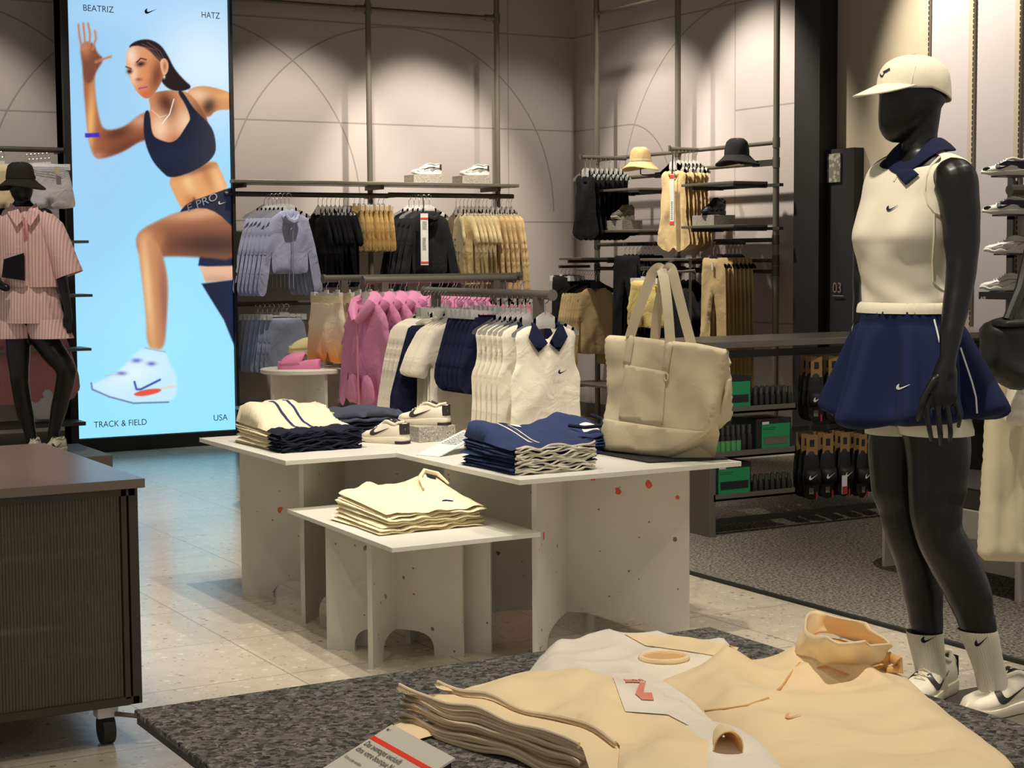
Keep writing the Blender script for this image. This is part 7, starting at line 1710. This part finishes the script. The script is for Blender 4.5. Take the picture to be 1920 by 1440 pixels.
cf = MB().rings(rs[:5], cap=False).build('cuff', M_pch, sl, world=True, smooth=1.4); MB().rings(rs[4:], cap=False).build('cuff_inside', M_pch2, sl, world=True, smooth=1.4)
# white and apricot top behind the pile
wt = thing('sports_jacket', 'crumpled white and apricot track top at the back of the felt table, behind the pile', 'track top', (1.8, 2.85, .8))
WP = [(985, 1240), (1010, 1208), (1080, 1190), (1180, 1184), (1300, 1192), (1400, 1212), (1380, 1240), (1290, 1262), (1200, 1270), (1060, 1268), (1000, 1262)]
ol = smooth_poly(resample([ap(x, y, .842) for x, y in WP], .04), 1)
def wh(x, y, d): return .030*s01(d/.05)+.010*nz(x, y, 3, 12)+.010*(.5-abs(math.sin((x-y)*20+2*nz(x, y, 3, 6))))
m = MB(); lay(m, ol, .010, ZT+.003, .022, wh, edge=.02); wb = m.build('body', M_sheer, wt, world=True, smooth=1.4)
ppx(wb, [(1170, 1190), (1290, 1196), (1385, 1214), (1370, 1236), (1285, 1222), (1210, 1212)], 6, .002, 'apricot_panel', M_pch, wt)
lp = [hitpx(wb, 1245+44*math.cos(a), 1236-9*math.sin(a), .004) for a in [2*PI*i/24 for i in range(25)]]
mm = MB(); mm.tube(lp, .005, 8); mm.build('cuff', M_pch, wt, world=True)
cc0 = sum(lp[:-1], V(0, 0, 0))/24; mm = MB(); mm.rings([lp[:-1], [cc0*.6+p*.4-V(0, 0, .004) for p in lp[:-1]]], cap=True); mm.build('cuff_inside', M_pch2, wt, world=True, smooth=1.2)
# price card
TL = cpt(735, 1358, .885); TRt = cpt(853, 1421, .885); BLh = cpt(610, 1441, .836)
pc = thing('price_card', 'sloping white price card with a red band and French text, on the felt table', 'sign', (TL.x, TL.y, .8))
u = (TRt-TL); Wc = u.length; u.normalize(); v = (TL-BLh); v = (v-u*v.dot(u)).normalized(); Hc = .21
Mc = frame(TL-v*Hc, u, v)
if Mc.col[2].z < 0: pass
sg = 1 if Mc.col[2].z > 0 else -1
M_card = simple('white_card', s2l(214, 208, 192), .4)
MB().box(0, Wc, 0, Hc, -.003*sg, 0, Mc).build('card', M_card, pc, world=True, smooth=0)
MB().box(0, Wc, Hc*.80, Hc*.84, 0, .0006*sg, Mc).build('red_band', M_red, pc, world=True, smooth=0)
kx = .0012*sg
T0 = Mc @ Matrix.Translation((.008, Hc*.73, kx))
text_mesh('headline', 'Des avantages exclusifs\ndans votre boutique N', .0150, T0, M_ink, pc, sx=.85)
text_mesh('small_text', 'Votre code membre', .0085, Mc @ Matrix.Translation((.008, Hc*.56, kx)), M_ink, pc, sx=.8)
text_mesh('small_text', '- Ouvrez\n- Scannez\n- Profitez', .0075, Mc @ Matrix.Translation((.058, Hc*.48, kx)), M_ink, pc, sx=.8)
m = swoosh(Mc @ frame((.008, Hc*.93, kx), (1, 0, 0), (0, 1, 0)), .014, .0003*sg); m.build('emblem', M_ink, pc, world=True, smooth=0)
cc_ = Mc @ V(Wc*.5, Hc*.62, 0)
mb_ = MB(); mb_.prism([(0, 0), (Hc*.9, 0), (Hc*.9, (TL.z-ZT)*.80), (0, (BLh.z-ZT)*.2)], frame(V((TL-v*Hc).x, (TL-v*Hc).y, ZT+.001)+u*.008, V(v.x, v.y, 0), (0, 0, 1)), .001)
w_ = V(v.x, v.y, 0).normalized()
A0 = V(TL.x, TL.y, ZT+.0)+u*.004-w_*.004; 
mb2 = MB(); hh = TL.z-ZT-.006
pr4 = [A0, A0+u*(Wc-.008), A0+u*(Wc-.008)-w_*.05, A0-w_*.05]
mb2.add([V(p.x, p.y, ZT) for p in pr4]+[V(p.x, p.y, ZT+hh-(0 if k < 2 else .05*abs(v.z)/math.hypot(v.x, v.y))) for k, p in enumerate(pr4)], [(0, 1, 2, 3), (4, 5, 6, 7), (0, 1, 5, 4), (1, 2, 6, 5), (2, 3, 7, 6), (3, 0, 4, 7)])
mb2.build('block_foot', M_boxb, pc, world=True, smooth=0)
